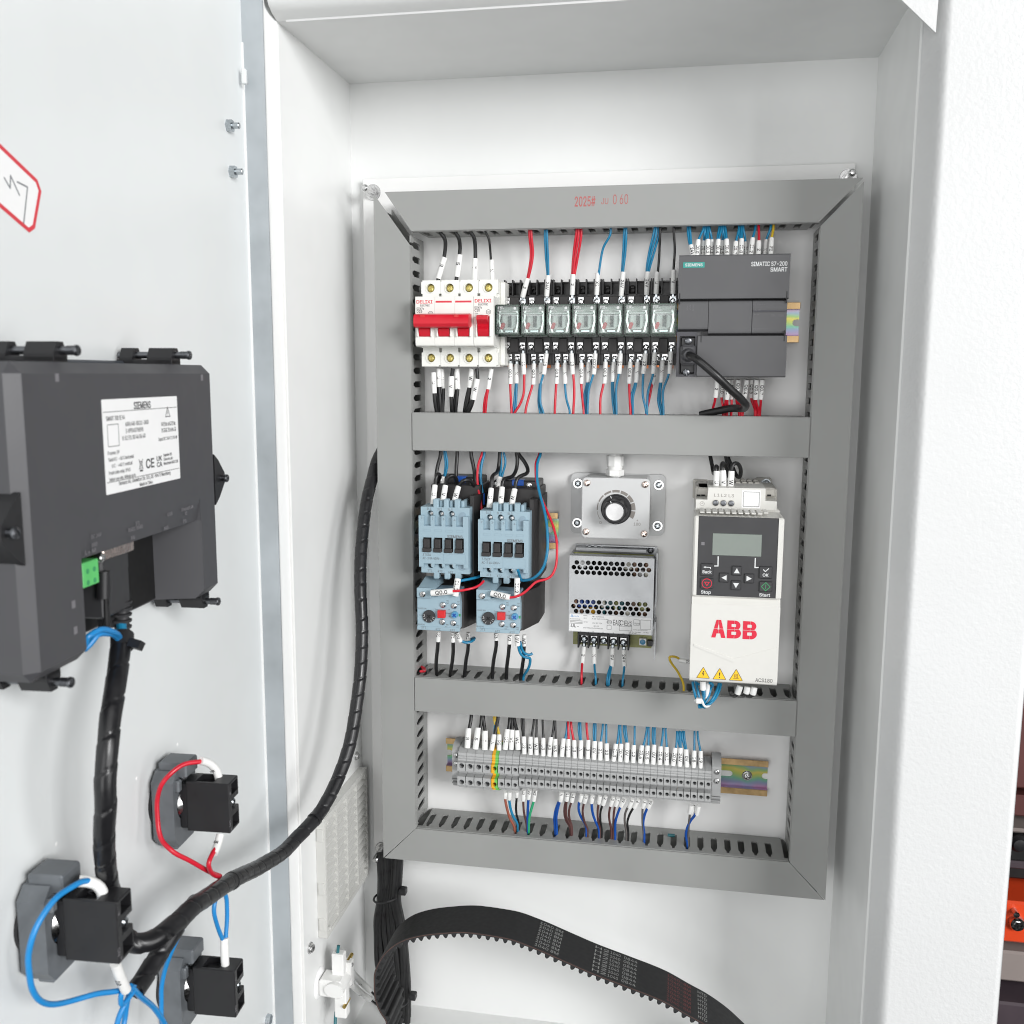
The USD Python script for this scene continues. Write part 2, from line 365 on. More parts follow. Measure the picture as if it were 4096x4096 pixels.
# ================================================================ the door
dr = Thing('enclosure_door', 'white enclosure door swung open, its hinge edge along the left wall', 'door', (0, 0, -700), DOOR)
dr.add('door_panel', box(-640, 0, -700, 430, -1.5, 0), 'door_paint')
dr.add('hinge_flange', box(-.2, 1.6, -700, 430, 0, 17), 'flange_paint')
dr.add('flange_lip', box(1.6, 3.6, -700, 430, 15.2, 17), 'white_paint')
dr.add('edge_bead', box(-1.2, -.2, -700, 352, 0, 1.2), 'white_paint')
def hexstud(nx, ny):
    c = DOOR.px((nx, ny), 4)
    nut = ext(ring(c[0], c[2], 4.6, 6), 0, 4.2); st = lathe([(0, 9.5), (1.9, 9.5), (2.3, 9), (2.3, 0)], c[0], c[2], 16)
    p = dr.add('nut', nut, 'zinc'); dr.add('stud', st, 'zinc', parent=p)
for n in ((930, 503), (943, 687)): hexstud(*n)
c = P('t', 1715, 505, 6, DOOR)
dr.add('weld_tab', cbox(c[0] + 1, c[0] + 5, c[2] - 8, c[2] + 3, 3, 6.5, .6), 'door_paint')
for n in ((2, 980, 245), (1, 755, 433), (0, 312, 795)):
    c = P('G', n[1], n[2], 0, DOOR); dr.add('weld_mark', lathe([(0, .35), (.8, .28), (1.3, 0)], c[0], c[2], 10), 'sticker_white')
c = P('G', 1490, 1765, 3, DOOR)
dr.add('nut', ext(ring(c[0], c[2], 4.4, 6), 0, 4.), 'zinc')

# hexagonal sticker with a red border
pts = [P('t', *n, .1, DOOR) for n in ((-500, 950), (0, 1010), (262, 1262), (290, 1345), (245, 1605), (205, 1635), (-10, 1450), (-420, 1380))]
hexa = Polygon([(p[0], p[2]) for p in pts])
stk = Thing('paper_sticker', 'six-sided paper sticker with a red border stuck on the open door', 'sticker', (pts[2][0], 0, pts[2][2]), DOOR)
stk.add('paper', ext(hexa, .05, .15), 'sticker_white')
stk.add('red_border', ext(hexa.difference(hexa.buffer(-2.2)), .16, .2), 'red_ink')
c = P('t', 120, 1380, .2, DOOR)
sc = [LineString([(c[0] - 9, c[2] + 7), (c[0] - 5, c[2] + 3), (c[0] - 4, c[2] + 9), (c[0] + 2, c[2] + 1)]), LineString([(c[0] + 1, c[2] + 7), (c[0] + 9, c[2] + 6), (c[0] + 4, c[2] - 12)]), LineString([(c[0] - 24, c[2] + 12), (c[0] - 18, c[2] + 4), (c[0] - 22, c[2] + 2)])]
stk.add('handwriting', ext(unary_union([l.buffer(.42) for l in sc]), .16, .2), 'grey_ink')

# ================================================================ mounting plate with its studs
mp = Thing('mounting_plate', 'white steel mounting plate behind the ducts and devices', 'mounting plate', (0, 0, -388))
mp.add('plate', cbox(-236.5, 210, -388, 285.4, -2, 0, .4), 'plate_paint')
for nx, ny in ((1492, 770), (3392, 712), (1530, 3395)):
    c = PANEL.px((nx, ny), 0)
    p = mp.add('washer', lathe([(0, 1.2), (7.2, 1.2), (7.6, .6), (7.6, 0)], c[0], c[2], 24), 'steel')
    mp.add('nut', ext(ring(c[0], c[2], 5.2, 6), 1.2, 6), 'steel', parent=p)
    mp.add('stud', lathe([(0, 26), (1.8, 25.6), (3, 24.4), (3.2, 22.5), (3.2, 6)], c[0], c[2], 18), 'steel', parent=p)
    mp.add('standoff', cyl(c[0], c[2], 5, -8, -2, 16), 'zinc')

# ================================================================ cable ducts
XO, XI0, XI1 = 210., -176.8, 177.2
ZO0, ZI0, MZ0, MZ1, LZ0, LZ1, ZI1, ZO1 = 263.6, 229.3, 67., 33.1, -184.9, -218., -338., -371.7
DD, WT = 49., 1.5
def slots(a, b, pitch=12.6, off=5., w=2.9):
    out, x = [], a + off
    while x < b - 3:
        out.append(Polygon([(x - w, 15), (x - w + 1.2, 13.2), (x + w - 1.2, 13.2), (x + w, 15), (x + w, 34), (x + 1.3, 38), (x + 1.3, 44.6), (x - 1.3, 44.6), (x - 1.3, 38), (x - w, 34)]))
        x += pitch
    return unary_union(out)
def wall_shape(a, b, off=5.): return sbox(a, WT, b, 43).difference(slots(a, b, off=off))
def wall_h(x0, x1, z0, slot=True, off=5.):
    return extz(wall_shape(x0, x1, off) if slot else sbox(x0, WT, x1, 43), z0, z0 + WT)
def wall_v(z0, z1, x0, slot=True, off=5.):
    s = wall_shape(z0, z1, off) if slot else sbox(z0, WT, z1, 43)
    return remap(extr(s, WT), [[0, 0, 1], [0, -1, 0], [1, 0, 0]], (x0, 0, 0))
def poly(*p): return Polygon(p)
def duct(label, base, cover, walls, skirt, shape_base=None):
    t = Thing('cable_duct', label, 'cable duct', base, group=None)
    t.add('base', ext(shape_base if shape_base is not None else cover.buffer(-2, join_style=2), .2, WT), 'duct_grey')
    for w in walls: t.add('side_wall', w, 'duct_grey')
    c = t.add('cover', ext(cover, DD - 1.6, DD), 'duct_grey')
    for s in skirt: t.add('cover_lip', s, 'duct_grey', parent=c)
    return t
gap = 7.
top = duct('wide horizontal grey duct along the top, stamped in faded red', (0, 0, ZI0),
     poly((-199.5, ZO0), (XO - .8, ZO0), (XI1 - 1, ZI0), (XI0 + 1.5, ZI0)),
     [wall_h(-172, 172, ZI0 + .3, off=5.5), wall_h(-196, 204, ZO0 - 1.8, False)],
     [box(XI0 + 2, XI1 - 1, ZI0 - .6, ZI0 + .2, 42.6, DD - 1.6)])
lef = duct('vertical grey duct along the left side of the panel', (XI0, 0, ZI1),
     poly((-XO, ZO0 - 2.5), (-207.5, ZO0 - 4.5), (XI0, ZI0 - 12), (XI0, ZI1), (-XO, ZO1 + .2)),
     [wall_v(ZI1, ZI0 - 3, XI0 - 1.8, off=2.5), wall_v(ZO1, ZO0 - 12, -XO + .3, False)],
     [box(XI0 - .2, XI0 + .6, ZI1, ZI0 - 12, 42.6, DD - 1.6)])
rig = duct('vertical grey duct along the right side of the panel', (XI1, 0, ZI1),
     poly((XO, ZO0 - 3), (XO, ZO1), (XI1 + .2, ZI1 - .4), (XI1 + .2, ZI0 - 3.5)),
     [wall_v(ZI1, ZI0 - 3, XI1 + .3, off=3.), wall_v(ZO1, ZO0 - 6, XO - 1.8, False)],
     [box(XI1 - .6, XI1 + .2, ZI1, ZI0 - 6, 42.6, DD - 1.6)])
bot = duct('lowest horizontal grey duct, below the terminal strip', (0, 0, ZO1),
     poly((XI0 + .3, ZI1), (XI1 - .6, ZI1), (XO - 1.2, ZO1 + .2), (-XO + 1, ZO1)),
     [wall_h(-172, 173, ZI1 - 1.8, off=4.6), wall_h(-204, 204, ZO1 + .3, False)],
     [box(XI0 + 1, XI1 - 1, ZI1 - .2, ZI1 + .6, 42.6, DD - 1.6)])
mid = duct('horizontal grey duct between the breaker row and the contactors', (0, 0, MZ1),
     sbox(XI0 + .8, MZ1, XI1 - .8, MZ0), [wall_h(-174.5, 175, MZ0 - 1.8, off=6.), wall_h(-174.5, 175, MZ1 + .3, off=6.)],
     [box(XI0 + .8, XI1 - .8, MZ0 - .2, MZ0 + .6, 42.6, DD - 1.6), box(XI0 + .8, XI1 - .8, MZ1 - .6, MZ1 + .2, 42.6, DD - 1.6)], sbox(-174.5, MZ1 + .3, 175, MZ0 - .3))
low = duct('horizontal grey duct between the drive and the terminal strip', (0, 0, LZ1),
     sbox(XI0 + .8, LZ1, XI1 - .8, LZ0), [wall_h(-174.5, 175, LZ0 - 1.8, off=5.), wall_h(-174.5, 175, LZ1 + .3, off=6.)],
     [box(XI0 + .8, XI1 - .8, LZ0 - .2, LZ0 + .6, 42.6, DD - 1.6), box(XI0 + .8, XI1 - .8, LZ1 - .6, LZ1 + .2, 42.6, DD - 1.6)], sbox(-174.5, LZ1 + .3, 175, LZ0 - .3))
a, b = P('A', 1240, 318, DD), P('A', 1493, 308, DD)
top.add('stamp', [text('2025#', a[0], a[2] + 1, DD + .02, 8, w=18, bold=True, depth=.03), text('JU', a[0] + 23, a[2] + 2.3, DD + .02, 5, w=6, depth=.03), text('0 60', a[0] + 33, a[2] + 2, DD + .02, 8, w=13, depth=.03)], 'stamp_red')

# ================================================================ DIN rails
WEB = unary_union([sbox(.1, 11.4, 6.4, 12.5), sbox(.1, -12.5, 6.4, -11.4), sbox(.1, -12.5, 1.2, 12.5)])
def din_rail(label, x0, x1, zc, holes):
    t = Thing('din_rail', label, 'DIN rail', (x0, 0, zc))
    tools = [ext(LineString([(x - 4.6, zc), (x + 4.6, zc)]).buffer(3., quad_segs=5), -1, 3.5) for x in holes]
    t.add('rail_web', cut(extx(affinity.translate(WEB, 0, zc), x0, x1), *tools), 'iridescent')
    for s_ in (1, -1): t.add('rail_lip', cbox(x0, x1, zc + min(s_ * 11.6, s_ * 17.5), zc + max(s_ * 11.6, s_ * 17.5), 6.41, 7.5, .25), 'rail_gold')
    return t
din_rail('iridescent plated rail behind the breakers, its notched end right of the dark controller', -172, 168.5, 149.3, (170.5, 138))
din_rail('plated rail behind the contactors, its end showing behind the long red and blue wires', -174, -45.5, -45.2, (-58.5,))
r3 = din_rail('iridescent plated rail under the terminal strip, with a screw at its right end', -156.5, 158.5, -277.3, (-158.6, 118.4, 160.8))
c = P('N', 2988, 3103, 2)
r3.add('washer', lathe([(0, 2.2), (4.6, 2.2), (4.9, 1.8), (4.9, 1.2)], c[0], c[2], 24), 'steel')
r3.add('screw', screw(c[0], c[2], 2.2, 3.5, 2.6), 'steel')

# ================================================================ miniature circuit breakers
MX, PW = -166.2, 17.62
def pole_body(x):
    pr = Polygon([(7.7, 109.4), (50, 109.4), (50, 126.4), (66.5, 126.4), (69.2, 127.6), (70, 130), (70, 168.4), (69.4, 170), (50, 170), (50, 185.8), (7.7, 185.8)])
    m = extx(pr, x + .08, x + PW - .08)
    xc = x + PW / 2
    tools = [cyl(xc, 178.9, 3.9, 42, 51, 20), cyl(xc, 117., 3.9, 42, 51, 20), box(xc - 5.3, xc + 5.3, 135.2, 152, 60, 71),
             box(x - 1.3, x + 1.3, 170.8, 174, 44, 51), box(x + PW - 1.3, x + PW + 1.3, 170.8, 174, 44, 51), box(x - 1.3, x + 1.3, 122, 126, 44, 51), box(x + PW - 1.3, x + PW + 1.3, 122, 126, 44, 51),
             box(x + PW - 1.6, x + PW + 1, 108, 110.6, 44, 51), box(x - .6, x + 1.2, 184.6, 187, 44, 51)]
    return cut(m, *tools)
def pole(t, x, tie):
    xc = x + PW / 2
    h = t.add('pole_housing', pole_body(x), 'breaker_white', smooth=25)
    for z in (178.9, 117.):
        rim = ext(ring(xc, z, 4.7).difference(ring(xc, z, 3.9)), 49.9, 50.7); t.add('screw_collar', rim, 'breaker_white', parent=h)
        s_ = t.add('terminal_screw', [screw(xc, z, 45.5, 3.5, 2.2), cyl(xc, z, 3.85, 42.05, 42.3)], 'gold_screw')
    t.each('guard_rib', [cbox(xc - 6.9, xc - 5.35, 135, 153, 69, 72.4, .5), cbox(xc + 5.35, xc + 6.9, 135, 153, 69, 72.4, .5)], 'breaker_white', parent=h)
    lev = Polygon([(61, 135.4), (70.4, 135.4), (72.4, 138.5), (73.2, 141.5), (72.6, 142.2), (73.4, 142.9), (72.9, 143.7), (73.6, 144.4), (73, 145.2), (73.6, 146), (74, 148.5), (76, 150.5), (76, 152.5), (72, 153.6), (68, 153), (61, 151)])
    t.add('toggle', extx(lev if tie else Polygon([(61, 135.4), (70.4, 135.4), (72.4, 138.5), (73.2, 141.5), (72.6, 142.2), (73.4, 142.9), (72.9, 143.7), (73.6, 144.4), (73, 145.2), (73.6, 146), (75.5, 147.6), (78, 149.6), (78.4, 152), (76, 153.4), (70, 153.2), (61, 151)]), xc - 4.9, xc + 4.9), 'toggle_red')
    return h
def seal(t, x, z, d):
    e = affinity.scale(ring(0, 0, 1, 22), 2.3, 2.); e = e.difference(affinity.scale(ring(0, 0, 1, 22), 1.95, 1.65))
    t.add('mark', [ext(affinity.translate(e, x, z), d + .02, d + .08), text('CCC', x, z - .75, d + .02, 1.5, 'm', w=2.8)], 'black_ink')
b3 = Thing('circuit_breaker', 'white three-pole circuit breaker with one long red handle bar', 'circuit breaker', (MX, 0, 109))
for k in range(3): h = pole(b3, MX + k * PW, True)
b3.add('handle_bar', extx(Polygon([(70, 144.2), (77, 142.4), (81.4, 143.4), (83.2, 146), (83.2, 150.4), (81.4, 153.6), (77, 154.8), (70.5, 154.2)]), MX + 1.9, MX + 3 * PW - 1.8), 'toggle_red')
b3.each('bar_notch', [box(MX + 8, MX + 12.4, 151.4, 153.4, 81, 82.9), box(MX + 38, MX + 42.2, 151.4, 153.4, 81, 82.9)], 'button_red')
T3 = 70
x0 = MX + 1.2
b3.add('lettering', text('DELIXI', x0, 164.1, T3 + .02, 2.8, w=14.6, bold=True), 'red_ink')
b3.add('lettering', [text('ELECTRIC', x0 + 3.2, 161.6, T3 + .02, 1.5, w=8.8, bold=True), text('DZ47s', x0 + .2, 158.7, T3 + .02, 1.8, w=6.4, bold=True), text('D25', x0 + .2, 156.2, T3 + .02, 2.1, w=5, bold=True), text('50Hz', x0 + .2, 153.6, T3 + .02, 1.2, w=3.6), text('400V~', x0 + .2, 151.7, T3 + .02, 1.2, w=4.8)], 'black_ink')
seal(b3, x0 + 12.8, 155.4, T3)
for k in (1, 2): b3.add('red_stripe', box(MX + k * PW + 1, MX + k * PW + 15.6, 164.6, 166.2, T3 + .01, T3 + .06), 'red_ink')
b1 = Thing('circuit_breaker', 'white single-pole circuit breaker marked C10 beside the relays', 'circuit breaker', (MX + 3 * PW, 0, 109))
h = pole(b1, MX + 3 * PW + .15, False); x0 = MX + 3 * PW + 1
b1.add('lettering', text('DELIXI', x0, 164.6, T3 + .02, 2.8, w=14.6, bold=True), 'red_ink')
b1.add('lettering', [text('ELECTRIC', x0 + 3, 162.1, T3 + .02, 1.5, w=8.8, bold=True), text('DZ47s', x0 - .2, 159.3, T3 + .02, 1.8, w=6.4, bold=True), text('C10', x0 - .2, 156.8, T3 + .02, 2.1, w=4.6, bold=True), text('50Hz', x0 - .2, 154.6, T3 + .02, 1.1, w=3.2), text('230V/400V~', x0 - .2, 153., T3 + .02, 1.1, w=8.6), text('6000A', x0 - .2, 151.4, T3 + .02, 1.1, w=4.2)], 'black_ink')
seal(b1, x0 + 12.2, 156.4, T3)
b1.add('side_cheek', cbox(MX + 4 * PW + .1, MX + 4 * PW + 4.6, 110.5, 184.5, 7.7, 41, .8), 'breaker_white')

# ================================================================ relay sockets and plug-in relays
RP, RX = 22.42, -84.3
S = Thing('relay_socket', 'black relay socket touching the white breakers', 'relay socket', (RX, 0, 111), group='black sockets under the clear relays')
prof = unary_union([sbox(7.7, 111.5, 16, 186.2), sbox(16, 160.5, 29, 172.5), sbox(16, 172.5, 21, 183), sbox(16, 121.6, 29.4, 136.6), sbox(16, 112, 22, 121.6), sbox(16, 136.6, 27, 160.5)])
W2 = 10.9
body = extx(prof, RX - W2, RX + W2)
body = cut(body, box(RX - 9.6, RX - 3.4, 174.5, 188, 12, 24), box(RX - 2.2, RX + 3.6, 174.5, 185, 11, 24), box(RX + 4.8, RX + 9.8, 174.5, 188, 12, 24), box(RX - 10, RX - 4.4, 163, 171.5, 26.5, 30), box(RX + 4.4, RX + 10, 163, 171.5, 26.5, 30),
           box(RX - 10, RX - 4.4, 122.5, 131.8, 26.9, 31), box(RX + 4.4, RX + 10, 122.5, 131.8, 26.9, 31), box(RX - 9, RX - 3.6, 111, 121, 19, 24), box(RX - 1.6, RX + 4, 111, 121, 19, 24))
S.add('base', body, 'relay_black', smooth=25)
S.each('divider', [box(RX + x_ - .5, RX + x_ + .5, 174, 187.6, 16, 25) for x_ in (-10.3, -2.9, 4.2, 10.3)], 'relay_black')
S.each('divider', [cbox(RX - 3.9, RX + 3.9, 161, 172, 28, 31.4, .6), cbox(RX - 3.9, RX + 3.9, 122.4, 135, 28, 32.4, .6)], 'contactor_dark')
S.add('hook', cut(cbox(RX - 9.4, RX - 4, 174.6, 182.4, 12, 19.6, 1.5), cyl(RX - 6.7, 178, 1.9, 10, 21, 14)), 'contactor_dark')
def sock_screw(x, z, d):
    p = S.add('clamp_plate', cbox(x - 2.6, x + 2.6, z - 2.2, z + 4.3, d - .9, d, .3), 'steel')
    S.add('clamp_screw', screw(x, z, d, 2.55, 1.7), 'steel', parent=p)
for x, z, d in ((-7., 167.4, 28.1), (7., 167.4, 28.1), (-7.2, 127.3, 28.3), (7.1, 127.3, 28.3), (-6., 117.3, 21.5), (1.3, 117.3, 21.5)): sock_screw(RX + x, z, d)
S.each('contact_strip', [box(RX - 8.6, RX - 3.8, 109.6, 112, 12, 16), box(RX + 5, RX + 9, 108.6, 112, 12, 14)], 'copper')
RL = Thing('relay', 'clear-cased green-edged relay touching the single-pole breaker', 'relay', (RX, 0, 137), group='clear plug-in relays in a row')
rx0, rx1, rz0, rz1 = RX - 10.3, RX + 10.5, 137.2, 162.8
shell = cut(cbox(rx0, rx1, rz0, rz1, 30, 65, 1.), box(rx0 + .9, rx1 - .9, rz0 + .9, rz1 - .9, 29, 64.2))
RL.each('case_side', [box(rx0, rx0 + .8, rz0, rz1, 30, 64), box(rx1 - .8, rx1, rz0, rz1, 30, 64), box(rx0 + .81, rx1 - .81, rz1 - .8, rz1, 30, 64), box(rx0 + .81, rx1 - .81, rz0, rz0 + .8, 30, 64)], 'clear_green', smooth=False)
RL.add('case_front', box(rx0 + .1, rx1 - .1, rz0 + .1, rz1 - .1, 64.1, 65), 'clear_front', smooth=False)
fr_ = rrect(rx0 - .1, rx1 + .1, rz0 - .1, rz1 + .1, .9)
RL.add('case_rim', ext(fr_.difference(rrect(rx0 + .9, rx1 - .9, rz0 + .9, rz1 - .9, .6)), 63.6, 65.2), 'clear_green', smooth=False)
RL.add('case_skirt', ext(rrect(rx0 - .7, rx1 + .7, rz0 - 1.4, rz1 + .5, 1.2).difference(rrect(rx0 - .05, rx1 + .05, rz0 - .05, rz1 + .05, .4)), 31, 50), 'clear_green', smooth=False)
RL.add('base', box(rx0 + 1.2, rx1 - 1.2, rz0 + 1.2, rz1 - 1.2, 30.2, 52), 'tube_white')
RL.each('bobbin', [cbox(RX - 6.4, RX + 6.4, 141, 155, 52, 58, 1), cbox(RX - 7.8, RX + 7.8, 154.4, 156, 52, 62, .5)], 'sticker_white')
RL.add('return_spring', sweep(np.array([(RX + 1 + 1.5 * math.cos(t), -60. - 1.5 * math.sin(t), 143.6 + .178 * t) for t in np.arange(0, 58, .5)]), .42, 5), 'zinc')
RL.each('contact_arm', [ext(LineString([(RX - 7.6, 157), (RX - 8.6, 149), (RX - 6, 140)]).buffer(.8), 48, 59), ext(LineString([(RX + 7.6, 157), (RX + 8.6, 149), (RX + 6.6, 140)]).buffer(.8), 48, 59)], 'steel')
RL.add('frame_plate', ext(Polygon([(RX - 9, 138.6), (RX + 9, 138.6), (RX + 9, 143), (RX + 5, 139.8), (RX - 5, 139.8), (RX - 9, 142)]), 50, 58), 'sticker_white')
RL.add('indicator', turn(ext(rrect(RX - 6.6, RX - 3.6, 141.4, 147.6, 1.45), 59, 61.8), -22, RX - 5, 144.4), 'red_ink')
RL.add('resistor', turn(ext(rrect(RX + 3.8, RX + 6.2, 138.6, 145, 1), 56, 58.8), -48, RX + 5, 141.6), 'grey_arc')
RL.add('contact_link', [cbox(RX - 3.4, RX + 4.6, 138.8, 141.4, 55, 60, .5)], 'zinc')
RL.add('lettering', [text('FIF', rx0 + 1.8, 158.8, 65.05, 2.2, w=4.4, bold=True), cyl(rx0 + 7, 159.4, .5, 65.03, 65.1, 10), text('FQN28d', rx0 + 1.8, 156.4, 65.05, 1.4, w=7.4), text('5A 28VDC 5A 250VAC', rx0 + 1.8, 154.2, 65.05, 1., w=12), cyl(rx1 - 4, 159.6, 1.2, 65.03, 65.1, 14), box(rx1 - 5.8, rx1 - 2, 156.9, 157.3, 65.03, 65.1), box(rx0 + 2.4, rx1 - 2.6, 153, 153.3, 65.03, 65.1)], 'white_ink')
WB = ['Q0.1', 'Q0.2', 'Q0.3', 'Q0.4', 'Q0.5', 'Q0.6', '18']
WO = ['second', 'third', 'fourth', 'fifth', 'sixth']
for k in range(1, 7):
    dup(S, 'relay_socket', f'black relay socket holding wire {WB[k]}, {ORD[k]} in the row from the white breakers' if k < 6 else 'black relay socket next to the dark controller, holding wires 18 and 19', k * RP, group='black sockets under the clear relays', cat_='relay socket')
    dup(RL, 'relay', f'clear-cased green-edged relay above wire {WB[k]}, {ORD[k]} in the row from the white breakers' if k < 6 else 'clear-cased relay with green edges nearest the dark controller', k * RP, group='clear plug-in relays in a row', cat_='relay')

# ================================================================ programmable controller
def R(view, x0, y0, x1, y1, d): return rect(view, x0, y0, x1, y1, d)
PX0, PX1, PZ0, PZ1, PD = 62.4, 151.8, 101.2, 201., 76.4
pc = Thing('programmable_controller', 'dark grey programmable controller at the right end of the upper row', 'controller', (PX0, 0, PZ0))
pc.add('housing', [cbox(PX0 + .8, PX1 - .8, PZ0 + 1.2, PZ1 - 1.2, 8, 68, .8)], 'plc_grey')
zt = P('i', 900, 583, PD)[2]; zt2 = P('i', 900, 625, PD - 2)[2]; zb = P('i', 900, 1015, PD)[2]; zb2 = P('i', 900, 985, PD - 2)[2]
xl = P('i', 562, 1200, PD)[0]; xs1, xs2 = P('i', 693, 800, 74)[0], P('i', 1213, 800, 74)[0]
pc.add('top_cover', extx(Polygon([(30, PZ1), (PD - 1, PZ1), (PD, PZ1 - 1), (PD, zt + .6), (PD - 1.2, zt), (66, zt), (66, PZ1 - 2.5), (30, PZ1 - 2.5)]), PX0, PX1), 'plc_grey', smooth=40)
pc.add('bottom_cover', extx(Polygon([(30, PZ0), (PD - 1, PZ0), (PD, PZ0 + 1), (PD, zb - .6), (PD - 1.2, zb), (66, zb), (66, PZ0 + 2.5), (30, PZ0 + 2.5)]), xl, PX1), 'plc_grey', smooth=40)
def front_panel(x0, x1, zlo):
    pr = Polygon([(60, zlo), (71, zlo), (74, zlo + 1.6), (74.6, zlo + 3.4), (74.6, zt - 3.6), (74, zt - 1.8), (71, zt - .3), (60, zt - .3)])
    return extx(pr, x0, x1)
zport = P('i', 430, 963, 74)[2]
pc.add('front_panel', front_panel(PX0 + .5, xs1 - .22, zport), 'plc_grey', smooth=40)
pc.add('front_panel', front_panel(xs1 + .22, xs2 - .22, zb + .35), 'plc_grey', smooth=40)
pc.add('front_panel', front_panel(xs2 + .22, PX1 - .9, zb + .35), 'plc_grey', smooth=40)
for zz in (P('i', 1400, 725, 74.6)[2],):
    pc.add('front_rib', extx(Polygon([(74, zz - 1), (75.4, zz - .7), (75.4, zz + .7), (74, zz + 1)]), xs2 + .5, PX1 - 1.2), 'plc_seam')
for (vx, y0, y1) in ((352, 515, 648), (1626, 490, 630), (608, 965, 1098), (1597, 955, 1085)):
    a, b = P('i', vx, y0, PD), P('i', vx, y1, PD)
    pc.add('hinge_slot', box((a[0] + b[0]) / 2 - .45, (a[0] + b[0]) / 2 + .45, b[2], a[2], PD - 1, PD + .05), 'plc_groove')
pr_ = Polygon([(PX0, PZ0), (xl - .6, PZ0), (xl - .6, zport - .6), (PX0, zport - .6)])
pc.add('port_recess', ext(pr_.difference(rrect(PX0 + 2.2, xl - 2, PZ0 + 2, zport - 4, 1.)), 60, 72), 'plc_seam')
pc.add('port_socket', cbox(PX0 + 3, xl - 2.6, PZ0 + 3, zport - 5, 60, 66, .8), 'black_plastic')
a = R('i', 393, 145, 650, 212, PD)
pc.add('logo_plate', ext(rrect(*a, .5), PD - .2, PD + .35), 'logo_teal')
pc.add('lettering', text('SIEMENS', (a[0] + a[1]) / 2, a[2] + 1.3, PD + .36, 2.1, 'm', w=14.2, bold=True), 'white_ink')
t1 = P('i', 1632, 185, PD); t2 = P('i', 1632, 254, PD)
pc.add('lettering', [text('SIMATIC S7-200', t1[0], t1[2], PD + .02, 3.3, 'r', w=28.6, bold=True), text('SMART', t2[0], t2[2], PD + .02, 3.3, 'r', w=13.4, bold=True)], 'white_ink')
dim = []
for x, y, s_, h in ((1230, 655, '0 1 2 3 4 5 6 7', 1.1), (1230, 775, '24V IN', 1.), (1440, 790, 'CPU SR20', 1.5), (1230, 945, '0 1 2 3 4 5 6 7', 1.2), (1240, 720, 'DIa  DIb', .9)):
    c = P('i', x, y, 75); dim.append(text(s_, c[0], c[2], 74.65 if y != 720 else 75.45, h))
for x, s_ in ((438, '24VDC'), (470, 'INPUT'), (505, 'X10 P2')):
    c = P('i', x, 650, 75); dim.append(text(s_, c[0], c[2], 74.65, 1.1, rot=-90))
pc.add('lettering', dim, 'dim_ink')
cp = Thing('programming_cable', 'thick black cable with a screwed plug in the controller port', 'cable', (PX0 + 8, -66, 110))
a = R('i', 345, 1030, 560, 1500, 74)
pl = cbox(PX0 + 3.2, PX0 + 15.6, 104, 134.5, 66, 71.5, 1); cp.add('plug_shell', pl, 'black_plastic')
c = P('i', 455, 1250, 79)
cp.add('plug_boot', cbox(c[0] - 6.6, c[0] + 6.2, c[2] - 8.4, c[2] + 8.8, 70, 77, 2.2), 'touch_grey')
cp.add('strain_relief', lathe([(0, 88), (3.6, 88), (4.2, 84), (5.4, 80), (6, 76), (6, 74)], c[0], c[2], 24), 'touch_grey')
for y in (1080, 1455):
    s_ = P('i', 455 if y < 1200 else 430, y, 73); cp.add('plug_screw', screw(s_[0], s_[2], 71.5, 3., 2., kind='slot'), 'dark_zinc')
pts = [(c[0], -84, c[2] + .3)] + [P('i', *n) for n in ((500, 1262, 92), (570, 1310, 98), (760, 1470, 98), (960, 1660, 92), (1100, 1790, 84), (1140, 1850, 72), (1105, 1885, 58), (1000, 1880, 48), (800, 1915, 42))]
e = P('i', 600, 1960, 36); pts += [tuple(e)]
cp.add('cable', tube(pts, 3.3, 12, 2.), 'wire_black')

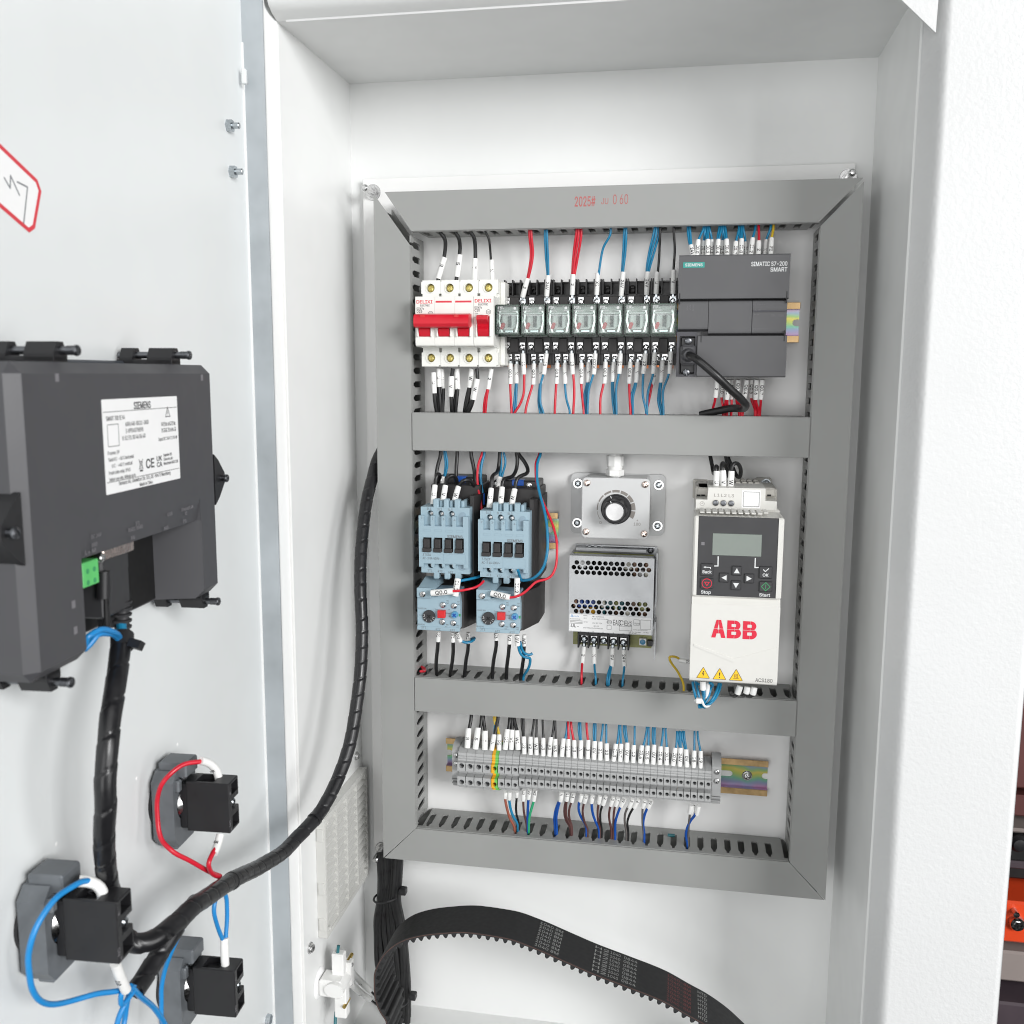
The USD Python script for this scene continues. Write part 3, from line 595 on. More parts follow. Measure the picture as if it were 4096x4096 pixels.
# ================================================================ contactors
CW, CP = 44.9, 54.45
def contactor(CX, DZ_, label, rate):
    SX = CX + 160.6
    CT = Thing('contactor', label, 'contactor', (CX, 0, -80 + DZ_), group='pale blue contactors')
    def ZD(y, d=80): return P('d', 500, y, d)[2] + DZ_
    z_top, z_bot, z_pt, z_pb = ZD(318), ZD(1372), ZD(455, 82), ZD(1275, 82)
    CT.add('base_body', cbox(CX + 2, CX + 49, -82 + DZ_, 2 + DZ_, 8, 50, 1), 'contactor_dark')
    CT.add('side_wall', extz(Polygon([(CX + CW - 2, 8), (CX + CW + 5.5, 8), (CX + CW + 5.5, 58), (CX + CW + 1.5, 66), (CX + CW - 2, 66)]), -80.5 + DZ_, -6 + DZ_), 'contactor_dark')
    CT.add('coil_housing', cbox(CX + 5, CX + 47, -4 + DZ_, 8 + DZ_, 10, 40, 1), 'black_plastic')
    CT.add('coil_insert', [cbox(CX + 22, CX + 33, 3 + DZ_, 8.6 + DZ_, 30, 41, .5)], 'wire_darkblue')
    for x_ in (8, 38): CT.add('coil_screw', screw(CX + x_, 4 + DZ_, 40, 2.6, 1.6), 'steel')
    def XD(x, y=900, d=80): return P('d', x, y, d)[0] + SX
    front = sbox(CX, z_bot, CX + CW, z_top)
    lower = ext(front, 50, 77.5)
    tools = []
    scr_x = [XD(475, 420), XD(645, 425), XD(817, 430)]; scr_b = [XD(484, 1250), XD(655, 1255), XD(826, 1260)]
    zs, zsb = ZD(424), ZD(1248)
    for x in scr_x: tools.append(cyl(x, zs, 2.9, 68, 79, 18))
    for x in scr_b: tools.append(cyl(x, zsb, 2.9, 68, 79, 18))
    CT.add('face', cut(lower, *tools), 'contactor_blue', smooth=25)
    pan = sbox(CX - 1., z_pb, CX + CW - .2, z_pt)
    holes = []
    wx = [(XD(375), XD(512)), (XD(548), XD(684)), (XD(720), XD(855)), (XD(892), XD(1028))]; wz0, wz1 = ZD(1018), ZD(795)
    for i, (a, b) in enumerate(wx): holes.append(sbox(a, wz0 + .35 * 0, b, wz1))
    chx = [(XD(392), XD(500)), (XD(562), XD(672)), (XD(732), XD(844)), (XD(905), XD(1015))]; cz0 = ZD(612)
    for a, b in chx: holes.append(sbox(a, cz0, b, z_pt + 1))
    bz = ZD(1212)
    for a, b in chx: holes.append(sbox(a - .6, z_pb - 1, b + .4, bz))
    CT.add('front_panel', ext(pan.difference(unary_union(holes)), 77.3, 81.5), 'contactor_blue', smooth=25)
    CT.each('channel_lip', [box(a, b, cz0, cz0 + .5, 77.55, 79.5) for a, b in chx], 'contactor_shade')
    for i, (a, b) in enumerate(wx):
        w_ = CT.add('window', box(a, b, wz0, wz1, 77.55, 78.2), 'deep_black')
        CT.add('slider', [cbox(a + .9, b - 1.4, wz0 + 3.4, wz1 - 1., 78, 84, .5), cbox(a - .4, b - .6, wz0 - .6, wz0 + 3.3, 78, 83, .4)], 'contactor_dark', parent=w_)
    for x in scr_x: CT.add('terminal_screw', screw(x + .4, zs - .3, 73, 2.5, 2.), 'steel')
    for x in scr_b: CT.add('terminal_screw', screw(x + .4, zsb - .3, 73, 2.5, 2.), 'steel')
    for x0_, x1_ in ((515, 600), (683, 762), (857, 942)):
        a, b = XD(x0_, 250), XD(x1_, 250); zt_ = ZD(188)
        CT.each('terminal_barrier', [cbox(a, b, z_top - 2, zt_, 70, 77.6, .8), cbox(b + .4, b + 3.4, z_top - 1, zt_ - 1.6, 56, 74, .6)], 'contactor_blue')
    for x0_, x1_ in ((525, 612), (695, 786), (866, 958)):
        a, b = XD(x0_, 1400), XD(x1_, 1400); zb_ = ZD(1470)
        CT.add('terminal_barrier', [cbox(a, b, zb_, z_bot + 2, 70, 77.6, .8)], 'contactor_blue')
    cx4, cz4 = XD(990, 430), ZD(440)
    arch = unary_union([ring(cx4, cz4, 3.1, 20), sbox(cx4 - 3.1, cz4 - 6, cx4 + 3.1, cz4)]); CT.add('blank_cover', ext(arch, 77.4, 77.9), 'contactor_shade')
    cz5 = ZD(1265); CT.add('blank_cover', ext(unary_union([ring(XD(985, 1265), cz5, 3.1, 20), sbox(XD(985, 1265) - 3.1, cz5, XD(985, 1265) + 3.1, cz5 + 4)]), 77.4, 77.9), 'contactor_shade')
    CT.add('label_field', ext(rrect(XD(700), XD(1048), ZD(1200), ZD(1050), .3).exterior.buffer(.12), 81.45, 81.6), 'contactor_shade')
    CT.each('label_field', [ext(rrect(a, b, ZD(700), ZD(668), .3).exterior.buffer(.1), 81.45, 81.58) for a, b in chx], 'contactor_shade')
    CT.add('lettering', [text('SIEMENS', XD(762), ZD(790), 81.52, 2.4, w=14.2, bold=True)] + [text(s_, XD(x, y, 81.5), ZD(y, 81.5), 81.52, 1.9, w=2.2) for s_, x, y in (('1-', 340, 505), ('2-', 512, 512), ('3-', 684, 518), ('4-', 858, 525))]
           + [text(s_, XD(x, y, 77.5), ZD(y, 77.5), 77.55, 2.1, w=4.2) for s_, x, y in (('1L1', 430, 358), ('3L2', 598, 362), ('5L3', 768, 366), ('2T1', 445, 1345), ('4T2', 606, 1352), ('6T3', 772, 1362))], 'grey_ink')
    CT.add('rating_print', [text(rate[0], XD(370), ZD(1092), 81.55, 2.2, w=7.6), text(rate[1], XD(368), ZD(1146), 81.55, 2.1, w=16.6)], 'grey_ink')
contactor(-160.6, 0, 'pale blue contactor nearest the left duct', ('3TS30', 'AC-3 8A 400V~'))
contactor(-160.6 + CP, -1.9, 'pale blue contactor beside the long red and blue wires', ('3TS29', 'AC-3 6A 400V~'))

# ================================================================ overload relays
OD = 88.
def PE(x, y, d=OD): return P('e', x, y, d)
OL = Thing('overload_relay', 'pale blue overload relay with a black dial, nearest the left duct', 'overload relay', (PE(280, 500)[0], 0, PE(280, 930)[2]))
x0, x1 = PE(280, 700)[0], PE(962, 700)[0]; z0, z1 = PE(600, 945)[2], PE(600, 425)[2]
fp = Polygon([(x0, z0), (x1 - 1.2, z0), (x1, z0 + 2), (x1 + .2, z1 - 6), (x1 - .6, z1 + 2.4), (x0 + 20, z1 + 2.4), (x0 + 19, z1), (x0, z1)])
OL.add('face', ext(fp, 74, OD), 'contactor_blue', smooth=25)
OL.each('body', [extz(Polygon([(x0 + .5, 12), (x1 + 11, 12), (x1 + 11, 50), (x1 + 1.5, 80), (x1 - 1, 82), (x0 + .5, 82)]), z0 - .2, z1 + 4), cbox(x0 - 1.6, x0 + 1, z0 + .5, z1 - 4, 30, 80, .4)], 'contactor_dark', smooth=25)
a = rect('e', 265, 290, 490, 450, 91)
OL.each('clamp_block', [cbox(a[0], a[1], a[2], a[3], 76, 91, .6), extx(Polygon([(60, a[3] - 1), (90, a[3] - 1), (90, a[3] - .4), (66, a[3] + 4.6), (60, a[3] + 4.6)]), a[0] + 1, a[1] + 4)], 'contactor_blue')
OL.add('top_shelf', cbox(a[1], x1 - 1, a[2] - 1, a[3] - 2, 66, 84, .6), 'contactor_shade')
c = PE(367, 385, 91); OL.add('terminal_screw', [screw(c[0], c[2], 91, 2.8, 2.)], 'steel')
c = PE(467, 738); DX, DZ = c[0], c[2]
dl = OL.add('dial', [cyl(DX, DZ, 5.8, OD, OD + 1.4, 32)], 'panel_black')
cr = unary_union([sbox(-2, -.6, 2, .6), sbox(-.6, -2, .6, 2)])
OL.add('dial_cross', turn(ext(affinity.translate(cr, DX, DZ), OD + 1.41, OD + 1.5), 40, DX, DZ), 'deep_black', parent=dl)
tick = [ext(LineString([(DX + 3.6 * math.cos(t), DZ + 3.6 * math.sin(t)), (DX + 5.2 * math.cos(t), DZ + 5.2 * math.sin(t))]).buffer(.13), OD + 1.41, OD + 1.5) for t in np.radians([180, 205, 240, 300, 355, 330])]
OL.add('dial_mark', tick + [text('2', DX - 4.4, DZ + .4, OD + 1.41, 1.6, rot=20)], 'white_ink', parent=dl)
a = rect('e', 600, 648, 722, 768, 91); OL.add('stop_button', cbox(*a, OD - 1, 92, .4), 'button_red')
c = PE(872, 718, 90); OL.add('reset_button', [lathe([(0, 91.5), (2.5, 91.5), (3, 90.8), (3.1, OD)], c[0], c[2], 24)], 'reset_blue')
OL.add('reset_cross', [turn(ext(affinity.translate(cr, c[0], c[2]), 91.52, 91.6), 45, c[0], c[2])], 'wire_darkblue')
c = PE(958, 724); OL.add('trip_flag', cbox(c[0] - .9, c[0] + .6, c[2] - 1.2, c[2] + 1.2, OD - 1, OD + .3, .2), 'start_green')
for x, y in ((688, 558), (866, 575), (678, 832), (856, 848)):
    c = PE(x, y, OD); w_ = OL.add('screw_well', ext(ring(c[0], c[2], 3.1, 20).difference(ring(c[0], c[2], 2.7, 20)), OD - .1, OD + .3), 'contactor_shade')
    OL.add('terminal_screw', screw(c[0], c[2], OD - .2, 2.6, 1.8), 'steel')
c = PE(285, 890); OL.add('terminal_strip', cbox(x0 - .4, x1 - .6, z0 - 1.4, c[2] - 0., OD - 4, OD + .7, .4), 'contactor_blue')
OL.add('lettering', [text(s_, PE(x, y, OD + .7)[0], PE(x, y, OD + .7)[2], OD + .72, 2., w=4.4) for s_, x, y in (('2T1', 343, 934), ('4T2', 570, 960), ('6T3', 800, 980))]
       + [text('CLASS 10A', PE(292, 622)[0], PE(292, 622)[2], OD + .03, 1.3, w=7.6), text('3US50', PE(288, 878)[0], PE(288, 878)[2], OD + .03, 1.3, w=6.4), text('95', PE(745, 505)[0], PE(745, 505)[2], OD + .03, 1.3), text('NC', PE(745, 540)[0], PE(745, 540)[2], OD + .03, 1.3), text('97', PE(918, 520)[0], PE(918, 520)[2], OD + .03, 1.3), text('NO', PE(918, 560)[0], PE(918, 560)[2], OD + .03, 1.3), text('NC', PE(738, 885)[0], PE(738, 885)[2], OD + .03, 1.3), text('96', PE(724, 920)[0], PE(724, 920)[2], OD + .03, 1.3), text('98', PE(905, 935)[0], PE(905, 935)[2], OD + .03, 1.3), text('NO', PE(905, 900)[0], PE(905, 900)[2], OD + .03, 1.3), text('H', PE(780, 645)[0], PE(780, 645)[2], OD + .03, 1.3), text('A', PE(780, 750)[0], PE(780, 750)[2], OD + .03, 1.3), text('Test', PE(556, 640)[0], PE(556, 640)[2], OD + .03, 1.2), text('Reset', PE(735, 700)[0], PE(735, 700)[2], OD + .03, 1.2, w=4), box(PE(305, 718)[0], PE(362, 718)[0], DZ + .5, DZ + .75, OD + .02, OD + .1)], 'grey_ink')
OL2 = dup(OL, 'overload_relay', 'pale blue overload relay with a black dial, under the right contactor', PE(1232, 700)[0] - PE(287, 668)[0], PE(1310, 770)[2] - PE(365, 738)[2], cat_='overload relay')
tag(OL.prim, group='overload relays under the contactors'); tag(stage.GetPrimAtPath(OL2), group='overload relays under the contactors')

# ================================================================ speed potentiometer box
BD = 45.
pot = Thing('potentiometer_box', 'light grey speed control box with a black knob and a 0 to 100 scale', 'control box', (P('j', 905, 1000, 0)[0], 0, P('j', 905, 1500, 0)[2]))
a = rect('j', 145, 408, 1760, 1450, 4)
pot.add('mounting_ears', ext(rrect(*a, 5, 5), .2, 5), 'box_grey')
l = rect('j', 328, 485, 1495, 1520, BD)
pot.add('box_body', ext(rrect(l[0] + .6, l[1] - .6, l[2] + .6, l[3] - .6, 4, 5), 5, 39.5), 'box_grey', smooth=40)
pot.add('lid', [ext(rrect(*l, 4, 5), 39.8, BD - .5), ext(rrect(l[0] + .5, l[1] - .5, l[2] + .5, l[3] - .5, 3.6, 5), BD - .5, BD)], 'box_grey', smooth=40)
for x, y in ((420, 568), (1420, 595), (402, 1405), (1398, 1442)):
    c = P('j', x, y, BD + 1); w_ = pot.add('lid_screw', [screw(c[0], c[2], BD, 3.1, 1.8)], 'pink_screw')
for x, y in ((262, 578), (1652, 605), (248, 1255), (1632, 1308)):
    c = P('j', x, y, 7); w_ = pot.add('washer', lathe([(0, 5.6), (4.6, 5.6), (4.9, 5.2), (4.9, 4.9)], c[0], c[2], 24), 'steel'); pot.add('ear_screw', screw(c[0], c[2], 5.6, 3.1, 2.2), 'zinc', parent=w_)
c = P('j', 918, 1020, BD + 2); KX, KZ = c[0], c[2]
pot.add('dial_skirt', [lathe([(0, 49), (12.4, 49), (13.4, 48), (13.8, BD + .1)], KX, KZ, 40)], 'black_plastic')
kn = [(10.2 + (.7 if i % 6 < 3 else -.5)) for i in range(48)]
kp = Polygon([(KX + kn[i] * math.cos(2 * math.pi * i / 48), KZ + kn[i] * math.sin(2 * math.pi * i / 48)) for i in range(48)])
pot.add('knob', [ext(kp, 49, 62.5), lathe([(0, 63.4), (9., 63.4), (9.8, 62.5), (9.8, 62.2)], KX, KZ, 40)], 'black_plastic', smooth=35)
pot.add('knob_cap', lathe([(0, 63.9), (7.6, 63.9), (8, 63.6), (8, 63.2)], KX, KZ, 40), 'spun_metal')
pot.each('pointer', [turn(m_, 22, KX, KZ) for m_ in (box(KX - .35, KX + .35, KZ + 8.2, KZ + 10.4, 63.35, 63.5), box(KX - .35, KX + .35, KZ + 10.9, KZ + 13.2, 48.6, 49.1))], 'white_ink')
seg = []
R1, R0 = 17.4, 13.6
for i in range(9):
    t0, t1 = 212 - i * 27.2, 212 - i * 27.2 - 23.6; rin = R1 - .4 - .46 * i
    tt = np.radians(np.linspace(t0, t1, 7))
    seg.append(ext(Polygon([(KX + R1 * math.cos(t), KZ + R1 * math.sin(t)) for t in tt] + [(KX + rin * math.cos(t), KZ + rin * math.sin(t)) for t in tt[::-1]]), BD + .02, BD + .1))
pot.each('scale_segment', seg, 'grey_arc')
def pj(s_, x, y, h, **k): c = P('j', x, y, BD); return text(s_, c[0], c[2], BD + .02, h, 'm', **k)
pot.add('lettering', [pj('0', 652, 1270, 2.6), pj('100', 1280, 1298, 2.6, w=6), pj('+', 1283, 1225, 2.2), pj('-', 650, 1200, 2.2)], 'grey_arc')
c0, c1 = P('j', 905, 100, 25), P('j', 905, 480, 25); gx = c0[0]
def vcyl(x, d, r, z0, z1, n=24): return extz(ring(x, d, r, n), z0, z1)
zz = [P('j', 905, y, 25 + e)[2] for y, e in ((112, 8), (285, 8), (352, 8), (452, 9))]
gl = pot.add('cable_gland', [vcyl(gx, 25, 7.8, zz[1], zz[0], 8), vcyl(gx, 25, 6.6, zz[2], zz[1], 24), vcyl(gx, 25, 8.4, zz[3], zz[2], 6)], 'gland_white', smooth=30)
pot.add('gland_thread', [vcyl(gx, 25, 7.2, zz[2] + k * 1.6 + .3, zz[2] + k * 1.6 + 1.1, 24) for k in range(3)], 'gland_white', parent=gl)
pot.add('gland_neck', [vcyl(gx, 25, 5.4, l[3] - 1, zz[3], 16), vcyl(gx, 25, 6.6, zz[0], zz[0] + 2, 24)], 'gland_white', parent=gl)

# ================================================================ power supply
SD = 32.
ps = Thing('power_supply', 'flat metal power supply with round vent holes and a white rating label', 'power supply', (P('k', 820, 900, 0)[0], 0, P('k', 820, 1700, 0)[2]))
c0, c1, c2, c3 = P('k', 125, 300, SD), P('k', 1590, 370, SD), P('k', 100, 1600, SD), P('k', 1535, 1690, SD)
px0, px1, pz0, pz1 = (c0[0] + c2[0]) / 2, (c1[0] + c3[0]) / 2, (c2[2] + c3[2]) / 2, (c0[2] + c1[2]) / 2
face = rrect(px0, px1, pz0, pz1, .8)
hol = []
pit = (px1 - px0) / 14.7
def holes_at(ztop):
    for r_ in range(3):
        n_ = 14 if r_ == 1 else 13
        for i in range(n_): hol.append(ring(px0 + 2.6 + pit * (.5 if r_ != 1 else 0) + i * pit + pit * .3, ztop - r_ * pit * .87, pit * .41, 16))
holes_at(P('k', 700, 445, SD)[2]); holes_at(P('k', 700, 1118, SD)[2])
ps.add('case_cover', ext(face.difference(unary_union(hol)), SD - 1, SD), 'case_metal', smooth=False)
ps.each('case_side', [box(px0, px0 + 1, pz0, pz1, 2, SD - 1.01), box(px1 - 1, px1, pz0 + 4, pz1 - 4, 2, SD - 1.01), box(px0 + 1, px1 - 1, pz1 - 1, pz1, 20, SD - 1.01)], 'case_metal')
zt_ = P('k', 800, 130, 3)[2]; zb_ = P('k', 200, 1830, 3)[2]
ps.add('case_base', ext(unary_union([sbox(px0 + 2, pz0 - 2, px1 + 1.5, zt_), sbox(px0 + 2, zb_, px0 + 16, pz0)]), .2, 1.6), 'case_metal')
ps.each('side_flange', [box(px1 + 1.6, px1 + 2.6, P('k', 1590, 1180, 20)[2], P('k', 1590, 260, 20)[2], 1.6, 24), box(px1 + 1.6, px1 + 2.6, pz0 - 26, P('k', 1560, 1450, 20)[2], 1.6, 20)], 'case_metal')
ps.each('mounting_bracket', [cbox(px0 + 3, px1 - 8, pz1 + .5, pz1 + 4.2, 1.6, 10, .5), cbox(px0 + 3, px0 + 13, pz1 + 4, zt_ - .5, 1.6, 8, .8)] + [cbox(px0 + 14 + k * 6, px0 + 17.4 + k * 6, pz1 + 2, zt_ - .4, 1.6, 7 - k, .5) for k in range(3)] + [box(px0 + 3, px1, zt_ - 1, zt_, 1.6, 5)], 'case_metal')
c = P('k', 1510, 230, 6); ps.add('mounting_screw', [lathe([(0, 3), (3.6, 3), (3.6, 1.6)], c[0], c[2], 20), screw(c[0], c[2], 3, 3, 2.4)], 'dark_zinc')
c = P('k', 232, 1752, 5); ps.add('mounting_screw', screw(c[0], c[2], 1.6, 3, 2.4), 'dark_zinc')
ps.add('circuit_board', box(px0 + 1.5, px1 - 1.5, zb_ + 1, pz1 - 1.5, 5, 6.6), 'pcb_olive')
rng = random.Random(3)
comp = dict(cap_teal=[], cap_blue=[], cap_brown=[], black_plastic=[], cream=[], sticker_white=[], terminal_yellow=[], pcb_olive=[], deep_black=[])
for zc_, rows in ((P('k', 700, 530, 20)[2], 0), (P('k', 700, 1200, 20)[2], 1)):
    x = px0 + 3
    while x < px1 - 5:
        w_ = rng.uniform(4, 8.5); f_ = (x - px0) / (px1 - px0)
        for s_ in (-1, 1):
            kind = rng.choice(['deep_black', 'black_plastic', 'deep_black'] if (rows == 0 and .16 < f_ < .55) else ['cap_brown', 'cream', 'black_plastic', 'pcb_olive', 'deep_black', 'cap_brown', 'sticker_white'] if rows == 0 else ['cap_teal', 'cap_blue', 'cap_brown', 'pcb_olive', 'black_plastic', 'cream', 'deep_black', 'terminal_yellow', 'cap_brown'])
            comp[kind].append(cbox(x, x + w_ * .92, zc_ + (0 if s_ > 0 else -8.5), zc_ + (8 if s_ > 0 else -.5), 6.6, rng.uniform(17, 27), .8))
        x += w_
for k_, v_ in comp.items():
    ps.each('component', v_, k_)
q0, q1, q2, q3 = P('k', 122, 1305, SD), P('k', 1530, 1385, SD), P('k', 1518, 1672, SD), P('k', 112, 1598, SD)
lab = Polygon([(p[0], p[2]) for p in (q0, q1, q2, q3)])
ps.add('rating_label', ext(lab.buffer(-.8).buffer(.8), SD + .02, SD + .12), 'sticker_white')
sl = math.degrees(math.atan2(q1[2] - q0[2], q1[0] - q0[0]))
def lk(s_, x, y, h, **k): c = P('k', x, y, SD); return text(s_, c[0], c[2], SD + .13, h, rot=sl, depth=.05, **k)
blk = [lk('AC 100-240V 1.1A 50-60Hz', 505, 1402, 1.1, w=15.5), lk('PMT-24V50W1AA', 510, 1365, 1.1, w=11), lk('24V DC 2.2A', 515, 1478, 1.2, w=9), lk('REV: 03', 538, 1530, 1.1, w=4.8), lk('S/N: FMAA12DL0340005228', 358, 1555, 1., w=18), lk('EAC', 868, 1505, 5.2, w=7), lk('CE', 980, 1505, 4.6, w=7.), lk('UK', 1108, 1475, 2.2, w=4.6), lk('CA', 1108, 1520, 2.2, w=4.6), lk('MODEL', 360, 1345, .8), lk('INPUT', 360, 1390, .8), lk('OUTPUT', 360, 1455, .8), lk('RoHS', 1240, 1490, 1.4), lk('UL', 150, 1535, 3., w=4.6, bold=True), lk('c', 128, 1530, 1.2), lk('us', 250, 1535, 1.2),
       lk('MADE IN CHINA', 1140, 1650, 1., w=7), lk('USE 75 C CU WIRE', 1140, 1630, 1., w=11), lk('+V ADJ', 1390, 1640, 1.), lk('www.deltapsu.com', 1215, 1590, .9, w=13)] + [lk('DELTA ELECTRONICS, INC.', 128, 1400, .8, w=10)] + [turn(box(P('k', 130, y, SD)[0], P('k', 345, y, SD)[0], P('k', 130, y, SD)[2], P('k', 130, y, SD)[2] + .35, SD + .13, SD + .18), sl, P('k', 130, y, SD)[0], P('k', 130, y, SD)[2]) for y in (1425, 1448, 1470)] + [lk(s_, x, 1612 + (x - 270) * .06, 1.) for s_, x in (('L', 310), ('N', 520), ('G', 690), ('-V', 855), ('+V', 1030))]
c = P('k', 805, 1452, SD); e_ = affinity.rotate(affinity.scale(ring(0, 0, 1, 24), 2.4, 2.), sl)
blk.append(ext(affinity.translate(e_.difference(affinity.scale(e_, .86, .86)), c[0], c[2]), SD + .13, SD + .18)); blk.append(text('CCC', c[0], c[2] - .7, SD + .13, 1.5, 'm', rot=sl))
for x0_, y0_, x1_, y1_ in ((1225, 1412, 1320, 1510), (765, 1510, 835, 1580), (975, 1520, 1190, 1605), (1345, 1415, 1512, 1585)):
    a, b = P('k', x0_, y0_, SD), P('k', x1_, y1_, SD); blk.append(ext(sbox(min(a[0], b[0]), min(a[2], b[2]), max(a[0], b[0]), max(a[2], b[2])).exterior.buffer(.12), SD + .13, SD + .18))
ps.add('lettering', blk, 'black_ink')
a = P('k', 135, 1355, SD); ps.add('maker_mark', [ext(Polygon([(a[0], a[2]), (a[0] + 3, a[2]), (a[0] + 1.5, a[2] + 2.4)]).difference(Polygon([(a[0] + .8, a[2] + .5), (a[0] + 2.2, a[2] + .5), (a[0] + 1.5, a[2] + 1.6)])), SD + .13, SD + .18), lk('DELTA', 195, 1362, 1.3, w=5)], 'wire_skyblue')
a = rect('k', 262, 1625, 1150, 1905, 20); TZ0, TZ1 = a[2], a[3]
ps.each('terminal_block', [cbox(a[0], a[1], TZ1 - 4, TZ1 + 1, 6.6, 22, .5), box(a[0], a[1], TZ0 + 3, TZ1 - 3, 6.6, 15)], 'black_plastic')
for i in range(6):
    x = a[0] + .8 + i * (a[1] - a[0] - 1.6) / 5; ps.add('barrier', cbox(x - .8, x + .8, TZ0, TZ1 - 1, 8, 22.5, .4), 'black_plastic')
for i, (x, y) in enumerate(((370, 1750), (537, 1765), (705, 1780), (873, 1795), (1040, 1812))):
    c = P('k', x, y, 18); pl = ps.add('clamp_plate', cbox(c[0] - 3.2, c[0] + 3.2, c[2] - 3.2, c[2] + 4.6, 15, 15.9, .3), 'steel'); ps.add('terminal_screw', screw(c[0], c[2], 15.9, 3.2, 2.4), 'zinc', parent=pl)
c = P('k', 1375, 1800, 12); ps.add('trimmer', [cbox(c[0] - 3.4, c[0] + 3.4, c[2] - 3.4, c[2] + 3.4, 6.6, 11, .4)], 'sticker_white'); ps.add('trimmer_screw', screw(c[0], c[2], 11, 2.6, 1.), 'reset_blue')
c = P('k', 1500, 1815, 10); ps.add('component', cbox(c[0] - 2.4, c[0] + 2.6, c[2] - 3, c[2] + 3, 6.6, 11, .5), 'black_plastic')

# ================================================================ frequency drive
VD = 122.
vf = Thing('frequency_drive', 'white frequency drive with a black keypad and red letters on its lower cover', 'frequency drive', (116, 0, -150))
c = [P('D', 1010, 640, VD), P('D', 1640, 655, VD), P('D', 1605, 1835, VD), P('D', 980, 1805, VD)]
vx0, vx1 = (c[0][0] + c[3][0]) / 2, (c[1][0] + c[2][0]) / 2; vz1, vz0 = (c[0][2] + c[1][2]) / 2, (c[2][2] + c[3][2]) / 2
zk = P('D', 1300, 1205, VD)[2]; zstep = P('D', 1300, 1262, VD)[2]
k = rect('D', 1036, 648, 1598, 1208, VD)
vf.add('frame', cut(cbox(vx0, vx1, zk - 1.2, vz1, 84, VD, 1.2), box(k[0], k[1], k[2], k[3], VD - 2.5, VD + 1)), 'drive_white', smooth=25)
vf.add('body', [cbox(vx0 + .6, vx1 - .6, vz0 + 2, vz1 + 2, 2, 86, 1)], 'drive_white')
cov = Polygon([(40, vz0), (VD - 3, vz0), (VD - 1, vz0 + 1.2), (VD, vz0 + 4), (VD - .2, zstep - .5), (VD - 3.6, zk - 1.6), (40, zk - 1.6)])
lc = vf.add('lower_cover', extx(cov, vx0 + .3, vx1 - .3), 'drive_white', smooth=25)
vf.each('cover_edge', [extx(Polygon([(VD - 8, vz0 + 3), (VD - 2.5, vz0 + 3), (VD - 3, zstep - 2), (VD - 8, zstep - 2)]), vx0 - .1, vx0 + .35), extx(Polygon([(VD - 8, vz0 + 3), (VD - 2.5, vz0 + 3), (VD - 3, zstep - 2), (VD - 8, zstep - 2)]), vx1 - .35, vx1 + .1)], 'drive_white', parent=lc)
vl = [P('D', 1012, 1538, VD), P('D', 1290, 1642, VD), P('D', 1592, 1563, VD)]
vee = [(p[0], p[2]) for p in vl]
fl = Polygon(vee + [(vee[2][0], vee[2][1] + 3.2 - 1.2), (vee[1][0], vee[1][1] + 1.), (vee[0][0], vee[0][1] + .6)])
vf.each('cover_crease', [ext(Polygon([vee[0], vee[1], (vee[1][0], vee[1][1] - 3.2), (vee[0][0], vee[0][1] - 1.8)]), VD - 1, VD + .45), ext(Polygon([vee[1], vee[2], (vee[2][0], vee[2][1] - .5), (vee[1][0], vee[1][1] - 3.2)]), VD - 1, VD + .25)], 'drive_white', parent=lc)
kp_ = vf.add('keypad', [ext(rrect(k[0] + .15, k[1] - .15, k[2] + .15, k[3] - .15, .6), VD - 2.4, VD - .6)], 'panel_black')
KD = VD - .6
a = rect('D', 1141, 765, 1487, 920, KD); vf.add('display', [cbox(*a, KD - .5, KD + .25, .2)], 'lcd_glass')
a = rect('D', 1063, 822, 1086, 844, KD); vf.add('indicator', box(*a, KD, KD + .12), 'dim_ink')
keys = []
def key(name, x0, y0, x1, y1, sym, m_, lab=None, lm='white_ink'):
    a = rect('D', x0, y0, x1, y1, KD + 1); b = cbox(a[0], a[1], a[2], a[3], KD - .5, KD + 1.5, .7); p = vf.add('key', b, 'panel_black', smooth=25, label=name)
    vf.add('symbol', sym(a, KD + 1.52), m_, parent=p)
    return a
def tri(pts):
    def f(a, d):
        cx, cz = (a[0] + a[1]) / 2, (a[2] + a[3]) / 2; return ext(Polygon([(cx + x, cz + z) for x, z in pts]), d, d + .08)
    return f
key('key with a white up arrow', 1276, 990, 1348, 1058, tri([(-2.3, -1.9), (2.3, -1.9), (0, 2.2)]), 'white_ink')
key('key with a white down arrow', 1270, 1092, 1342, 1160, tri([(-2.3, 2), (2.3, 2), (0, -2.2)]), 'white_ink')
key('key with a white left arrow', 1187, 1038, 1258, 1106, tri([(2, -2.2), (2, 2.2), (-2.1, 0)]), 'white_ink')
key('key with a white right arrow', 1363, 1044, 1434, 1112, tri([(-2, -2.2), (-2, 2.2), (2.1, 0)]), 'white_ink')
def back(a, d):
    cx, cz = (a[0] + a[1]) / 2, (a[2] + a[3]) / 2
    return cat([ext(unary_union([LineString([(cx - 2, cz + 2.2), (cx + 2.6, cz + 2.2), (cx + 2.6, cz + .8)]).buffer(.32, cap_style=2), Polygon([(cx - 3, cz + 2.2), (cx - 1.4, cz + 3.1), (cx - 1.4, cz + 1.3)])]), d, d + .08), text('Back', cx, cz - 2.8, d, 2.4, 'm', w=7.2, bold=True, depth=.05)])
def okk(a, d):
    cx, cz = (a[0] + a[1]) / 2, (a[2] + a[3]) / 2
    return cat([ext(LineString([(cx - 1.8, cz + 2.3), (cx - .3, cz + .9), (cx + 2.2, cz + 3.4)]).buffer(.32), d, d + .08), text('OK', cx, cz - 3.2, d, 2.4, 'm', w=4.6, bold=True, depth=.05)])
key('key marked Back', 1058, 972, 1150, 1062, back, 'white_ink'); key('key marked OK', 1468, 993, 1562, 1080, okk, 'white_ink')
